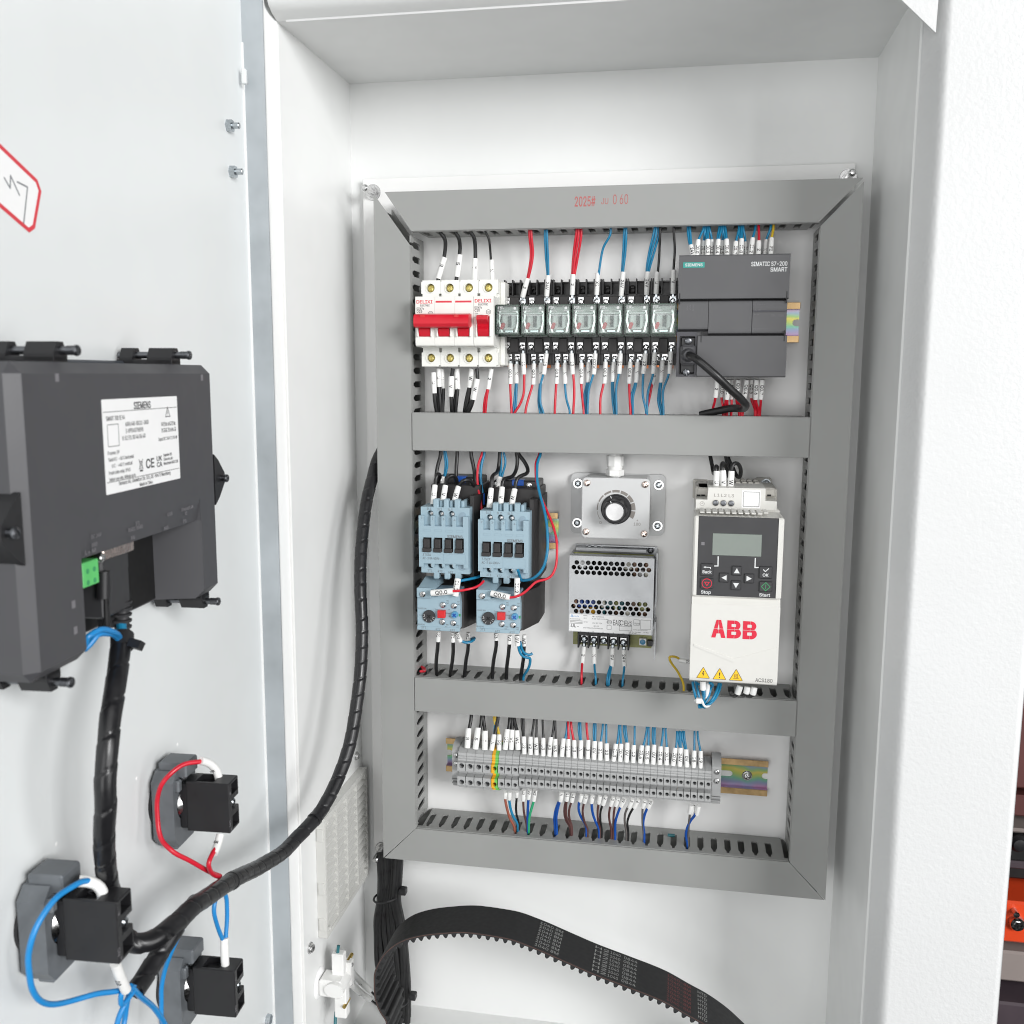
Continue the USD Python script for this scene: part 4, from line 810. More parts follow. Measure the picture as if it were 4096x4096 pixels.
def stop(a, d):
    cx, cz = (a[0] + a[1]) / 2, (a[2] + a[3]) / 2; t = Polygon([(cx - 2.3, cz + 1.3), (cx + 2.3, cz + 1.3), (cx, cz - 2.3)])
    return ext(unary_union([ring(cx, cz, 4.1, 28).difference(ring(cx, cz, 3.6, 28)), t.difference(t.buffer(-.5))]), d, d + .08)
def start(a, d):
    cx, cz = (a[0] + a[1]) / 2, (a[2] + a[3]) / 2; t = Polygon([(cx - 3.8, cz), (cx, cz + 3.8), (cx + 3.8, cz), (cx, cz - 3.8)])
    return ext(unary_union([t.difference(t.buffer(-.5)), sbox(cx - .25, cz - 1.9, cx + .25, cz + 1.9)]), d, d + .08)
key('stop key with a red ring', 1056, 1074, 1148, 1150, stop, 'logo_red'); key('start key with a green diamond', 1468, 1098, 1562, 1172, start, 'start_green')
def dtext(s_, x, y, h, d=KD + .02, **k_): c_ = P('D', x, y, d); return text(s_, c_[0], c_[2], d, h, **k_)
br = []
for pts in (((1182, 922), (1180, 990), (1153, 990)), ((1443, 934), (1440, 1001), (1468, 1001))):
    p_ = [P('D', *n, KD) for n in pts]; br.append(ext(LineString([(c_[0], c_[2]) for c_ in p_]).buffer(.45, cap_style=2, join_style=2), KD + .01, KD + .08))
vf.add('lettering', br + [dtext('Stop', 1060, 1183, 2.5, w=8, bold=True), dtext('Start', 1469, 1203, 2.5, w=8.6, bold=True)], 'white_ink')
a = rect('D', 1134, 1374, 1460, 1500, VD)
HL = a[3] - a[2]; LW = (a[1] - a[0]) / 3
def logo_letter(ch, x0):
    w_ = LW * .93; s_ = HL
    if ch == 'A':
        o = Polygon([(0, 0), (w_ * .3, 0), (w_ * .37, s_ * .24), (w_ * .63, s_ * .24), (w_ * .7, 0), (w_, 0), (w_ * .66, s_), (w_ * .34, s_)]); o = o.difference(Polygon([(w_ * .43, s_ * .46), (w_ * .57, s_ * .46), (w_ * .53, s_ * .74), (w_ * .47, s_ * .74)]))
    else:
        o = unary_union([sbox(0, 0, w_ * .6, s_), affinity.scale(ring(0, 0, 1, 24), s_ * .29, s_ * .29).union(sbox(-1, 0, 0, .1)) if False else affinity.translate(affinity.scale(ring(0, 0, 1, 24), w_ * .42, s_ * .29), w_ * .56, s_ * .29), affinity.translate(affinity.scale(ring(0, 0, 1, 24), w_ * .38, s_ * .27), w_ * .54, s_ * .73)])
        o = o.difference(rrect(w_ * .3, w_ * .64, s_ * .2, s_ * .38, .5)).difference(rrect(w_ * .3, w_ * .62, s_ * .64, s_ * .81, .5))
    o = o.difference(sbox(-1, s_ * .49, w_ + 2, s_ * .51)).difference(sbox(w_ * .5 - .14, -1, w_ * .5 + .14, s_ + 1))
    return ext(affinity.translate(o, x0, a[2]), VD + .02, VD + .12)
vf.add('logo', [logo_letter(ch, a[0] + i * (LW * 1.02) ) for i, ch in enumerate('ABB')], 'logo_red')
for i, (x0_, y0_, x1_, y1_) in enumerate(((1028, 1697, 1125, 1779), (1143, 1705, 1240, 1788), (1258, 1712, 1357, 1796))):
    b = rect('D', x0_, y0_, x1_, y1_, VD); cx = (b[0] + b[1]) / 2; t = Polygon([(b[0], b[2]), (b[1], b[2]), (cx, b[3])]).buffer(-.5).buffer(.5)
    w_ = vf.add('warning_sign', ext(t, VD + .02, VD + .08), 'warning_yellow'); zc_ = b[2] + 3.6
    sym = [ext(t.difference(t.buffer(-.38)), VD + .09, VD + .14)]
    if i == 0: sym.append(ext(Polygon([(cx - .2, zc_ + 2.6), (cx + .6, zc_ + 2.6), (cx + .1, zc_ + .6), (cx + .9, zc_ + .6), (cx - .3, zc_ - 2.4), (cx - .05, zc_ - .2), (cx - .9, zc_ - .2)]), VD + .09, VD + .14))
    elif i == 1: sym.append(cat([ext(Polygon([(cx - .5, zc_ + 2.4), (cx + .5, zc_ + 2.4), (cx + .2, zc_ - .8), (cx - .2, zc_ - .8)]), VD + .09, VD + .14), ext(ring(cx, zc_ - 1.8, .45, 12), VD + .09, VD + .14)]))
    else: sym += [ext(LineString([(cx + o_ + .35 * math.sin(s_ * 1.7), zc_ - 1.1 + s_ * .5) for s_ in range(7)]).buffer(.17), VD + .09, VD + .14) for o_ in (-1.1, 0, 1.1)] + [box(cx - 2.2, cx + 2.2, zc_ - 2, zc_ - 1.6, VD + .09, VD + .14)]
    vf.add('symbol', sym, 'black_ink', parent=w_)
vf.add('lettering', dtext('ACS180', 1442, 1803, 3., VD + .02, w=13.6), 'black_ink')
TD = 88.
s1 = [P('l', *n, TD) for n in ((488, 300), (1472, 318), (1465, 530), (1665, 540), (1660, 700), (272, 665), (276, 505), (470, 510))]
tp = Polygon([(p[0], p[2]) for p in s1])
vf.add('terminal_cover', ext(tp, 40, TD), 'drive_white', smooth=25)
for i, (x, y) in enumerate(((612, 565), (745, 570), (878, 575))):
    c = P('l', x, y, TD); vf.add('terminal_well', ext(ring(c[0], c[2], 3., 20).difference(ring(c[0], c[2], 2.6, 20)), TD - .1, TD + .35), 'drive_grey'); vf.add('terminal_screw', screw(c[0], c[2], TD + .02, 2.5, .9, kind='slot'), 'dark_zinc')
    c = P('l', (585, 706, 835)[i], (455, 460, 466)[i], TD); vf.add('lettering', text(('L1', 'L2', 'L3')[i], c[0], c[2], TD + .02, 2.5, w=4.4), 'grey_arc')
c = P('l', 380, 577, TD); vf.add('earth_mark', ext(unary_union([ring(c[0], c[2], 1.9, 20).difference(ring(c[0], c[2], 1.65, 20)), sbox(c[0] - 1, c[2] - .1, c[0] + 1, c[2] + .1), sbox(c[0] - .1, c[2], c[0] + .1, c[2] + 1.4)]), TD + .02, TD + .08), 'grey_arc')
a = rect('l', 1060, 345, 1382, 655, TD); vf.add('code_sticker', ext(rrect(*a, .6), TD + .02, TD + .12), 'sticker_white'); vf.add('sticker_frame', ext(rrect(a[0] + 1.3, a[1] - 1, a[2] + 1.4, a[3] - 1.6, .3).exterior.buffer(.17), TD + .13, TD + .18), 'black_ink')
zt_ = vz1 + 2
for i in range(11):
    x = vx0 + 4.5 + i * 5.1; vf.add('vent_fin', cbox(x, x + 3.6, zt_ - .2, zt_ + .9, 92, 117 if i < 10 else 110, .3), 'drive_white')
for i in range(11): vf.add('vent_slot', box(vx0 + 3.6 + i * 5.1, vx0 + 4.3 + i * 5.1, vz1 - .1, vz1 + .12, 93, 116), 'drive_grey')
for i in range(8): vf.add('vent_slot', [cbox(s1[0][0] + 24 + (i % 4) * 5.4, s1[0][0] + 28 + (i % 4) * 5.4, s1[0][2] - 2, s1[0][2] + 1.2, 20 + (i // 4) * 18, 32 + (i // 4) * 18, .5)], 'drive_grey')
e0, e1 = P('l', 235, 185, 6), P('l', 1562, 160, 6)
vf.add('heatsink', [cbox(vx0 + 1, vx1 - 1, vz0 + 4, s1[0][2] - 3, .3, 60, .8)], 'drive_grey')
vf.each('mounting_ear', [ext(rrect(e0[0] - .6, e0[0] + 13, vz1, e0[2] + 1, 1.), .4, 7), ext(rrect(e1[0] - 13, e1[0] + .4, vz1, e1[2] + 1, 1.), .4, 7)], 'drive_grey')
c = P('l', 347, 275, 7); vf.add('ear_hole', cyl(c[0], c[2], 1.9, 7.01, 7.15, 16), 'contactor_dark')
c = P('l', 1478, 235, 9); vf.add('mounting_screw', [lathe([(0, 8.4), (4.4, 8.4), (4.6, 7)], c[0], c[2], 24), screw(c[0], c[2], 8.4, 3.4, 2.4)], 'zinc')
vf.add('terminal_ledge', [cbox(s1[4][0] - 15, s1[4][0] + 1, s1[3][2], s1[1][2] - 2, 30, 66, 2)], 'drive_grey')
for x in (320, 395, 1530): c = P('l', x, 440, 66); vf.add('key_slot', box(c[0] - 1.6, c[0] + 1.6, c[2] - .5, c[2] + 1, 66, 66.2), 'deep_black')
vf.add('side_step', [cbox(vx0 + 3, vx0 + 18, s1[6][2], s1[0][2] - 3, 30, 66, 1)], 'drive_grey')

# ================================================================ terminal strip
TZ = -274.7
def term_profile(zc, hh, dh, k=1.):
    o = [(7.5, -16), (30, -19.5), (42, -15.5), (45.5, -14), (46.2, -10.6), (51, -10.2), (51, -2.4), (43.5, -1.6), (43.5, 1.6), (51, 2.6), (51, 10.2), (47.6, 10.8), (47.4, 12.2), (46.6, 12.3), (46.6, 13.1), (47.3, 13.2), (47.2, 14.5), (46.4, 14.6), (46.4, 15.4), (47, 15.5), (46.6, 17.2), (40.5, 20), (30, 21), (7.5, 16)]
    return Polygon([(d_ if d_ < 10 else d_ + dh, zc + z * k) for d_, z in o])
def terminal_body(x, w, zc, hs, dh=0., k=1., r=1.75):
    m = extx(term_profile(zc, 0, dh, k), x + .12, x + w - .12)
    xc = x + w * .52
    tools = [cyl(xc, zc + hs, r, 44 + dh, 53 + dh, 16), cyl(xc, zc - hs, r, 44 + dh, 53 + dh, 16), box(x + w - .55, x + w + 1, zc - 8 * k, zc + 9 * k, 45 + dh, 53 + dh)]
    return cut(m, *tools), xc
def terminal(name, label, x, w, zc, hs, material, dh=0., k=1., r=1.75, second=None):
    t = Thing(name, label, 'terminal block', (x, 0, zc - 20), group='terminal blocks on the bottom rail')
    m, xc = terminal_body(x, w, zc, hs, dh, k, r)
    t.add('housing', m, material, smooth=25)
    for s_ in (1, -1): t.add('clamp_screw', screw(xc, zc + s_ * hs, 45.5 + dh, r * .92, 1.2, n=12, kind='slot'), 'dark_zinc')
    return t
LX = P('f', 345, 840, 50)[0]; PL = (P('f', 800, 868, 50)[0] - P('f', 392, 840, 50)[0]) / 3
LX = P('f', 392, 840, 50)[0] - PL * .52
names4 = ['wide grey terminal block with four slots, leftmost, under the sleeve marked R', 'wide grey terminal block under the sleeve marked S', 'wide grey terminal block under the sleeve marked T', 'wide grey terminal block touching the yellow and green one']
big0 = terminal('terminal_block', names4[0], LX, PL, -276.6, 8.2, 'terminal_grey', 1., 1.12, 2.5)
for i in range(1, 4): dup(big0, 'terminal_block', names4[i], i * PL, group='terminal blocks on the bottom rail', cat_='terminal block')
GX = LX + 4 * PL + .1; GW = 6.3
gy = Thing('earth_terminal_block', 'yellow and green earth terminal block among grey ones', 'terminal block', (GX, 0, -295))
m, xc = terminal_body(GX, GW, -276.4, 8., 1.4, 1.13, 2.)
half = man(m); left_half = unman(half - man(box(GX + GW * .5, GX + 20, -330, -200, 0, 90))); right_half = unman(half - man(box(GX - 20, GX + GW * .5, -330, -200, 0, 90)))
gy.add('yellow_half', left_half, 'terminal_yellow', smooth=25); gy.add('green_half', right_half, 'terminal_green', smooth=25)
for s_, mt in ((1, 'start_green'), (-1, 'wire_rust')): gy.add('clamp_screw', screw(xc, -276.4 + s_ * 8, 47, 1.8, 1.2, n=12, kind='slot'), mt)
MX0 = GX + GW + .1; MW = (P('f', 1300, 930, 50)[0] - MX0) / 3
mids = ['grey terminal block under the sleeve marked U1', 'grey terminal block under the sleeve marked V1', 'grey terminal block under the sleeve marked W1']
m0 = terminal('terminal_block', mids[0], MX0, MW, -276., 7.6, 'terminal_grey', 1., 1.1, 1.9)
for i in (1, 2): dup(m0, 'terminal_block', mids[i], i * MW, group='terminal blocks on the bottom rail', cat_='terminal block')
NX0 = P('f', 1300, 930, 50)[0] + .2; XE = P('h', 985, 752, 50)[0]; NW = (XE - NX0) / 29
n0 = terminal('terminal_block', 'slim grey terminal block of the long run, beside its neighbours', NX0, NW, TZ, 6.4, 'terminal_grey')
tag(n0.prim, 'slim grey terminal block at the left end of the long even run', group='slim grey terminal blocks in a row')
for i in range(1, 29): dup(n0, 'terminal_block', f'slim grey terminal block, {ORD[i]} from the left in the long even run', i * NW, group='slim grey terminal blocks in a row', cat_='terminal block')
def end_stop(label, x0, x1, zc):
    t = Thing('end_bracket', label, 'end bracket', (x0, 0, zc - 20))
    pr = Polygon([(7.5, zc - 18), (38, zc - 18), (40, zc - 10), (42, zc - 9), (42, zc + 19), (37, zc + 23.5), (24, zc + 26), (7.5, zc + 20)])
    t.add('housing', extx(pr, x0, x1), 'terminal_grey', smooth=35)
    t.each('rib', [box(x0 - .1, x1 + .1, zc - 14 + i_ * 3.4, zc - 13.2 + i_ * 3.4, 37, 42.4) for i_ in range(2)] , 'terminal_grey')
    for z in (zc + 14.5, zc + 6): t.add('clamp_screw', screw((x0 + x1) / 2 + .4, z, 42, 2.6, 1.8), 'steel')
    t.add('rail_foot', cbox(x0 + .5, x1 - .5, zc - 24, zc - 17, 7.6, 26, 1), 'terminal_grey'); return t
end_stop('grey end bracket with two screws at the right end of the terminal strip', XE + .3, P('h', 1140, 600, 44)[0], -274)
end_stop('grey end bracket at the left end of the terminal strip', P('f', 225, 600, 44)[0], LX - .3, -277)

# ================================================================ wires: every wire (or pair in one sleeve) is a thing; its white printed sleeve is a part
def sleeve_mesh(p0, p1, r):
    p0, p1 = np.array(p0), np.array(p1); L_ = np.linalg.norm(p1 - p0); n = 6
    path = p0 + np.linspace(0, 1, n)[:, None] * (p1 - p0)
    bow = np.sin(np.linspace(0, math.pi, n)) * .25; path[:, 1] -= bow
    return sweep(path, np.array([r * .96] + [r] * (n - 2) + [r * .97]), 14)
def sleeve_text(s, p0, p1, r, h=2.1, at=.5, depth=.06, flip=False):
    """Lettering wrapped round the front of a sleeve, read from p0 towards p1."""
    p0, p1 = np.array(p0, float), np.array(p1, float); T = (p1 - p0) / np.linalg.norm(p1 - p0)
    F = np.array([.06, -1, .12]); F -= T * (F @ T); F /= np.linalg.norm(F); U = np.cross(F, T); U /= np.linalg.norm(U)
    h *= 1.22
    if (s, True) not in _txt: _txt[(s, True)] = meshkit.text_mesh(s, 1.0, 1.0, True)
    m = _txt[(s, True)]; b = m.bounds; W = (b[1][0] - b[0][0]) * h * 1.12; L_ = np.linalg.norm(p1 - p0)
    if W > L_ * .92: h *= L_ * .92 / W; W = L_ * .92
    a = m.vertices[:, 0] * h * 1.12 - b[0][0] * h * 1.12 - W / 2 + L_ * at; v = (m.vertices[:, 1] - .5) * h; e = m.vertices[:, 2] * depth
    th = v / r; rr = r + .03 + e + .25 * np.sin(np.clip(a / L_, 0, 1) * math.pi)
    up = np.cross(T, -F); up = -np.cross(T, F) if False else np.cross(F, T)
    pos = p0 + a[:, None] * T + (rr * np.cos(th))[:, None] * F + (rr * np.sin(th))[:, None] * up
    f = m.faces
    if np.linalg.det(np.stack([T, up, F])) < 0: f = f[:, ::-1]
    return tm(pos, f)
COL = dict(k=('black', 'wire_black', 1.75), b=('blue', 'wire_blue', 1.05), r=('red', 'wire_red', 1.15), K=('thin black', 'wire_black', 1.1), B=('dark blue', 'wire_darkblue', 1.25), n=('brown', 'wire_brown', 1.1), u=('rust brown', 'wire_rust', 1.3), g=('grey', 'wire_grey', 1.1), e=('green', 'wire_green', 1.3), y=('yellow and green', 'wire_yellow', 1.1), s=('light blue', 'wire_skyblue', 1.2), q=('blue', 'wire_blue', 1.3))
def wire(label, paths, sleeve=None, mark=None, sr=2.3, mh=2.1, lug=None, at=.5, group=None, fr=PANEL, clear=False, step=2.5):
    """paths: [(colour, [points])]; sleeve: (p0, p1)"""
    first = paths[0][1][0]
    t = Thing('wire' if len(paths) == 1 else 'wire_pair' if len(paths) == 2 else 'wire_bundle', label, 'wire' if len(paths) == 1 else 'wires', first, group=group)
    for c_, pts in paths:
        col = COL[c_]; t.add('conductor', tube(pts, col[2], 9, step), col[1], smooth=50)
    if sleeve is not None:
        p = t.add('sleeve', sleeve_mesh(sleeve[0], sleeve[1], sr), 'tube_white', smooth=45)
        if mark:
            t.add('marking', sleeve_text(mark, sleeve[0], sleeve[1], sr, mh, at), 'black_ink', parent=p)
    if lug is not None:
        x, z, d = lug; t.add('ring_lug', [ext(ring(x, z, 2.9, 18), d + .1, d + .7), cbox(x - 1.7, x + 1.7, min(z + 2, sleeve_end(sleeve)[2]) if False else z - .2, z + .2, d + .1, d + .7, .05)], 'zinc')
    return t
def V(view, pts, d):
    """Pixels of a view to points; d is one depth, or a pair (first, last), or one per point."""
    n = len(pts)
    if np.ndim(d) == 0: d = [d] * n
    elif len(d) == 2 and n != 2: d = list(np.linspace(d[0], d[1], n))
    return [tuple(P(view, x, y, e)) for (x, y), e in zip(pts, d)]
def off(pts, dx=0, dd=0, dz=0): return [(p[0] + dx, p[1] - dd, p[2] + dz) for p in pts]
def updn(p, dz): return (p[0], p[1], p[2] + dz)
def single(label, view, c_, wpts, d, spts=None, sd=None, mark=None, double=0, into=None, **k):
    w_ = V(view, wpts, d)
    sl = V(view, spts, sd if sd is not None else d if np.ndim(d) == 0 else d[-1]) if spts else None
    if into: w_ = ([updn(w_[0], into)] + w_) if into > 0 else (w_ + [updn(w_[-1], into)])
    paths = [(c_[0], w_)]
    for i in range(1, double or 1):
        s_ = (-1) ** i * (1.2 + .4 * i); paths.append((c_[min(i, len(c_) - 1)], [(p[0] + s_ * math.sin(math.pi * (j + .6) / (len(w_) + .2)) * 1.25 , p[1] + .7 * i, p[2]) for j, p in enumerate(w_)]))
    if sl:
        T = (np.array(sl[1]) - np.array(sl[0])); mid_ = tuple(np.array(sl[0]) + T * .5)
        for i, (cc, pp) in enumerate(paths):
            joined = (pp + [mid_]) if np.linalg.norm(np.array(pp[-1]) - sl[0]) < np.linalg.norm(np.array(pp[0]) - sl[0]) else ([mid_] + pp)
            paths[i] = (cc, joined)
    return wire(label, paths, sl, mark, **k)

# -- black supply wires above the breakers
T_ = 'black wire with a sleeve marked %s entering the top of the breakers'
single(T_ % 'R', 'a', 'k', [(640, 135), (700, 180), (725, 230), (722, 400), (705, 520)], [39, 38, 36, 33, 32], [(712, 518), (612, 855)], 33, 'R', into=8, sr=2.7, mh=2.6, at=.4)
single(T_ % 'S', 'a', 'k', [(880, 135), (930, 170), (950, 230), (962, 350), (952, 480)], [39, 38, 36, 33, 32], [(958, 475), (912, 830)], 33, 'S', into=8, sr=2.7, mh=2.6, at=.42)
single(T_ % 'T', 'a', 'k', [(1120, 130), (1175, 160), (1195, 230), (1205, 400), (1205, 540)], [39, 38, 36, 33, 32], [(1200, 535), (1192, 900)], 33, 'T', into=8, sr=2.7, mh=2.6, at=.42)
single('thin black wire with sleeve marked N above the single-pole breaker', 'a', 'K', [(1360, 125), (1410, 170), (1435, 300), (1448, 450), (1455, 560)], [39, 38, 36, 33, 32], [(1466, 560), (1478, 900)], 33, 'N', into=8, sr=2.1, mh=2., at=.5)
c = V('a', [(585, 850), (640, 880)], 34); wire('short black wire end below the sleeve marked R', [('k', [V('a', [(618, 840)], 33)[0], V('a', [(604, 900)], 33)[0]])])
wire('short black wire end below the sleeve marked S', [('k', [V('a', [(908, 815)], 33)[0], V('a', [(898, 900)], 33)[0]])])
# -- wires under the breakers
single('black wire with lower sleeve marked U, leftmost under the breakers', 'b', 'k', [(548, 1285), (560, 1450), (590, 1625)], [41, 40, 37], [(535, 960), (552, 1290)], 41, 'U', into=-10, sr=2.4)
single('pair of black wires in the upper sleeve marked U under the breakers', 'b', 'k', [(625, 1185), (640, 1400), (655, 1625)], [37, 37, 35], [(620, 900), (632, 1190)], 37, 'U', double=2, into=-10, sr=2.5)
single('black wire in the rear sleeve beside the upper sleeve U', 'b', 'k', [(693, 1210), (690, 1400), (680, 1620)], [34, 34, 34], [(668, 905), (700, 1212)], 34, 'U', into=-10, sr=2.)
single('black wire with lower sleeve marked V under the breakers', 'b', 'k', [(820, 1345), (825, 1500), (835, 1630)], [41, 40, 37], [(824, 1020), (816, 1345)], 41, 'V', into=-10, sr=2.6)
wire('short bare ended black wire above the lower sleeve V', [('k', V('b', [(848, 895), (836, 960), (826, 1030)], 40.5))])
single('pair of black wires in the upper sleeve marked V under the breakers', 'b', 'k', [(922, 1220), (905, 1400), (890, 1620)], [37, 37, 35], [(905, 905), (922, 1225)], 36, 'V', double=2, into=-10, sr=2.7)
single('pair of black wires in the upper sleeve marked W under the breakers', 'b', 'k', [(1120, 1195), (1090, 1400), (1060, 1625)], [37, 37, 35], [(1155, 905), (1122, 1200)], 37, 'W', double=2, into=-10, sr=2.9)
single('pair of black wires in the lower sleeve marked W under the breakers', 'b', 'k', [(1170, 1395), (1140, 1500), (1085, 1630)], [41, 40, 37], [(1238, 1062), (1178, 1395)], 41, 'W', into=-10, sr=2.6, double=2)
wire('short black wire above the lower sleeve W', [('k', V('b', [(1228, 895), (1236, 980), (1240, 1070)], 40.5))])
single('pair of red wires in the sleeve marked 2 under the breakers', 'b', 'r', [(1412, 1225), (1385, 1370), (1375, 1500), (1365, 1610)], [37, 37, 36, 35], [(1462, 900), (1412, 1225)], 37, '2', double=2, into=-10, sr=2.2)
# -- wires above the relays
def above(label, c_, wpts, spts, mark, double=0, sr=2.2, lugpx=None):
    t = single(label, 'A', c_, wpts, [40, 36, 33], spts, (32, 31), mark, double=double, into=8, sr=sr, mh=1.9)
    a = P('A', *lugpx, 29); b = P('A', *spts[1], 31)
    t.add('ring_lug', [ext(ring(a[0], a[2], 2.95, 18).difference(ring(a[0], a[2], 1.3, 14)), 28.3, 28.9), cbox(min(a[0], b[0]) - 1.2, max(a[0], b[0]) + 1.2, a[2] + 1.8, b[2] + .6, 28.4, 30.2, .4)], 'zinc')
above('pair of red wires in the sleeve marked 2 leaving the first relay', 'r', [(1000, 455), (1010, 560), (985, 705)], [(980, 708), (953, 812)], '2', 2, 2.4, (954, 834))
above('pair of blue wires marked 24V leaving the second relay', 'b', [(1087, 455), (1093, 600), (1095, 690)], [(1094, 692), (1086, 808)], '24V', 2, 2.3, (1087, 833))
above('three red wires in the sleeve marked 2 leaving the third relay', 'r', [(1262, 450), (1247, 560), (1232, 685)], [(1231, 686), (1227, 800)], '2', 3, 2.3, (1226, 831))
above('single blue wire marked X1 leaving the fourth relay', 'b', [(1440, 455), (1397, 540), (1374, 675)], [(1367, 678), (1362, 800)], 'X1', 0, 2.2, (1362, 831))
above('pair of blue wires marked 24V leaving the fifth relay', 'b', [(1525, 450), (1520, 560), (1507, 670)], [(1508, 673), (1497, 805)], '24V', 2, 2.3, (1499, 830))
above('three blue wires marked 24V leaving the sixth relay', 'b', [(1692, 440), (1662, 570), (1642, 670)], [(1642, 672), (1637, 800)], '24V', 3, 2.3, (1637, 829))
above('thin black wire marked U leaving the last relay', 'K', [(1712, 440), (1708, 560), (1700, 668)], [(1696, 672), (1690, 795)], 'U', 0, 2.2, (1690, 826))
above('thin black wire marked V next to the controller', 'K', [(1787, 435), (1793, 560), (1786, 660)], [(1786, 662), (1783, 795)], 'V', 0, 2.2, (1782, 825))
# -- wires below the relays
def below(label, c_, spts, wpts, mark, sd=(25, 27), wd=(27, 33), double=0, screw_d=21.6, sr=2.15, at=.5):
    n = len(wpts); t = single(label, 'N', c_, wpts, list(np.linspace(wd[0], wd[1], n)), spts, sd, mark, double=double, into=-9, sr=sr, mh=1.9, at=at)
    b = np.array(P('N', *spts[0], sd[0])); t.add('lug_sleeve', [cbox(b[0] - 1.5, b[0] + 1.5, b[2] - 1, b[2] + 3.2, screw_d - .4, screw_d + 2.4, .7)], 'zinc')
BL = [((2042, 1455), (2042, 1537), 'r', [(2041, 1537), (2043, 1590), (2046, 1655)], 'Q0.1'), ((2067, 1457), (2067, 1534), 'b', [(2067, 1534), (2065, 1600), (2061, 1652)], 'N'), ((2092, 1414), (2096, 1497), 'r', [(2097, 1497), (2096, 1564), (2074, 1629), (2056, 1655)], '11'),
      ((2136, 1455), (2133, 1539), 'r', [(2130, 1539), (2114, 1593), (2101, 1655)], 'Q0.2'), ((2164, 1452), (2164, 1534), 'b', [(2163, 1534), (2161, 1600), (2168, 1655)], 'N'), ((2186, 1414), (2175, 1497), 'b', [(2173, 1497), (2160, 1556), (2161, 1614), (2175, 1655)], '12'),
      ((2229, 1452), (2226, 1536), 'r', [(2225, 1536), (2221, 1600), (2219, 1655)], 'Q0.3'), ((2260, 1452), (2261, 1536), 'b', [(2260, 1536), (2266, 1600), (2280, 1652)], 'N'), ((2286, 1414), (2291, 1497), 'r', [(2293, 1497), (2297, 1578), (2293, 1655)], '13'),
      ((2325, 1452), (2325, 1536), 'r', [(2325, 1536), (2330, 1600), (2335, 1655)], 'Q0.4'), ((2355, 1450), (2354, 1530), 'b', [(2352, 1530), (2342, 1600), (2347, 1655)], 'N'), ((2381, 1414), (2375, 1497), 'b', [(2373, 1497), (2354, 1564), (2350, 1655)], 'COM'),
      ((2422, 1448), (2418, 1535), 'r', [(2414, 1536), (2401, 1600), (2401, 1655)], 'Q0.5'), ((2456, 1448), (2451, 1528), 'b', [(2452, 1530), (2458, 1600), (2465, 1655)], 'N'), ((2482, 1414), (2477, 1495), 'b', [(2475, 1497), (2464, 1556), (2466, 1655)], '21'),
      ((2521, 1448), (2516, 1535), 'r', [(2517, 1536), (2519, 1600), (2522, 1655)], 'Q0.6'), ((2551, 1448), (2545, 1531), 'b', [(2545, 1533), (2531, 1593), (2532, 1655)], 'N'), ((2582, 1414), (2574, 1495), 'b', [(2573, 1497), (2570, 1571), (2585, 1655)], '22'),
      ((2619, 1410), (2614, 1495), 'b', [(2612, 1497), (2590, 1578), (2588, 1655)], '18'), ((2650, 1442), (2645, 1531), 'b', [(2644, 1533), (2640, 1600), (2652, 1655)], 'N'), ((2684, 1406), (2679, 1495), 'b', [(2675, 1497), (2651, 1571), (2654, 1655)], '19')]
CN = dict(r='red', b='blue')
for i, (s0, s1_, c_, w_, mk_) in enumerate(BL):
    up = i % 3 == 2 or i == 18
    lab = f'{CN[c_]} wire with sleeve marked {mk_}, {ORD[i]} from left under the relays'
    below(lab, c_, [s0, s1_], w_, mk_, sd=(31, 31) if up else (24, 27), wd=(31, 33) if up else (27, 32), double=2 if mk_ == 'N' and i != 7 else 0, screw_d=28.3 if up else 21.6)
single('red wire half hidden behind the wire marked 18', 'N', 'r', [(2608, 1540), (2596, 1600), (2584, 1655)], [26, 29, 33], [(2622, 1470), (2610, 1538)], 25, '2', into=-9, sr=2.)
# -- controller inputs and outputs
PT = [('24V', 'b', (455, 545), (463, 672), (478, 750), 2), ('I0.0', 'b', (556, 540), (514, 634), (504, 750), 0), ('I0.1', 'b', (562, 540), (552, 642), (544, 750), 0), ('I0.2', 'b', (577, 540), (583, 632), (578, 750), 2), ('I0.3', 'b', (590, 540), (610, 634), (607, 750), 0), ('I0.4', 'b', (680, 538), (656, 632), (646, 750), 2), ('I0.5', 'b', (690, 538), (684, 640), (676, 750), 0), ('I0.6', 'b', (703, 538), (714, 630), (716, 750), 2), ('I0.7', 'b', (803, 535), (779, 646), (770, 750), 0), ('I1.0', 'b', (816, 535), (820, 627), (812, 750), 2), ('I1.1', 'b', (828, 535), (846, 650), (846, 750), 0), ('I1.2', 'b', (918, 535), (897, 620), (880, 750), 0), ('2', 'r', (938, 535), (940, 642), (936, 750), 0), ('N', 'b', (1027, 530), (991, 634), (980, 750), 0), ('PE', 'y', (1045, 528), (1030, 620), (1022, 750), 0)]
for i, (mk_, c_, w0, s0, s1_, dbl) in enumerate(PT):
    back = i in (2, 4, 6, 10, 13); dd = 40 if back else 46
    single(f'{COL[c_][0]} {"wires" if dbl else "wire"} with sleeve marked {mk_} above the dark controller, {ORD[i]} from left', 'B', c_, [w0, ((w0[0] + s0[0]) / 2 + 2, (w0[1] + s0[1]) / 2), s0], [39, 41, dd - 2], [s0, s1_], (dd - 1, dd + 4), mk_, double=dbl, into=8, sr=2.1 if not back else 1.8, mh=2., at=.62)
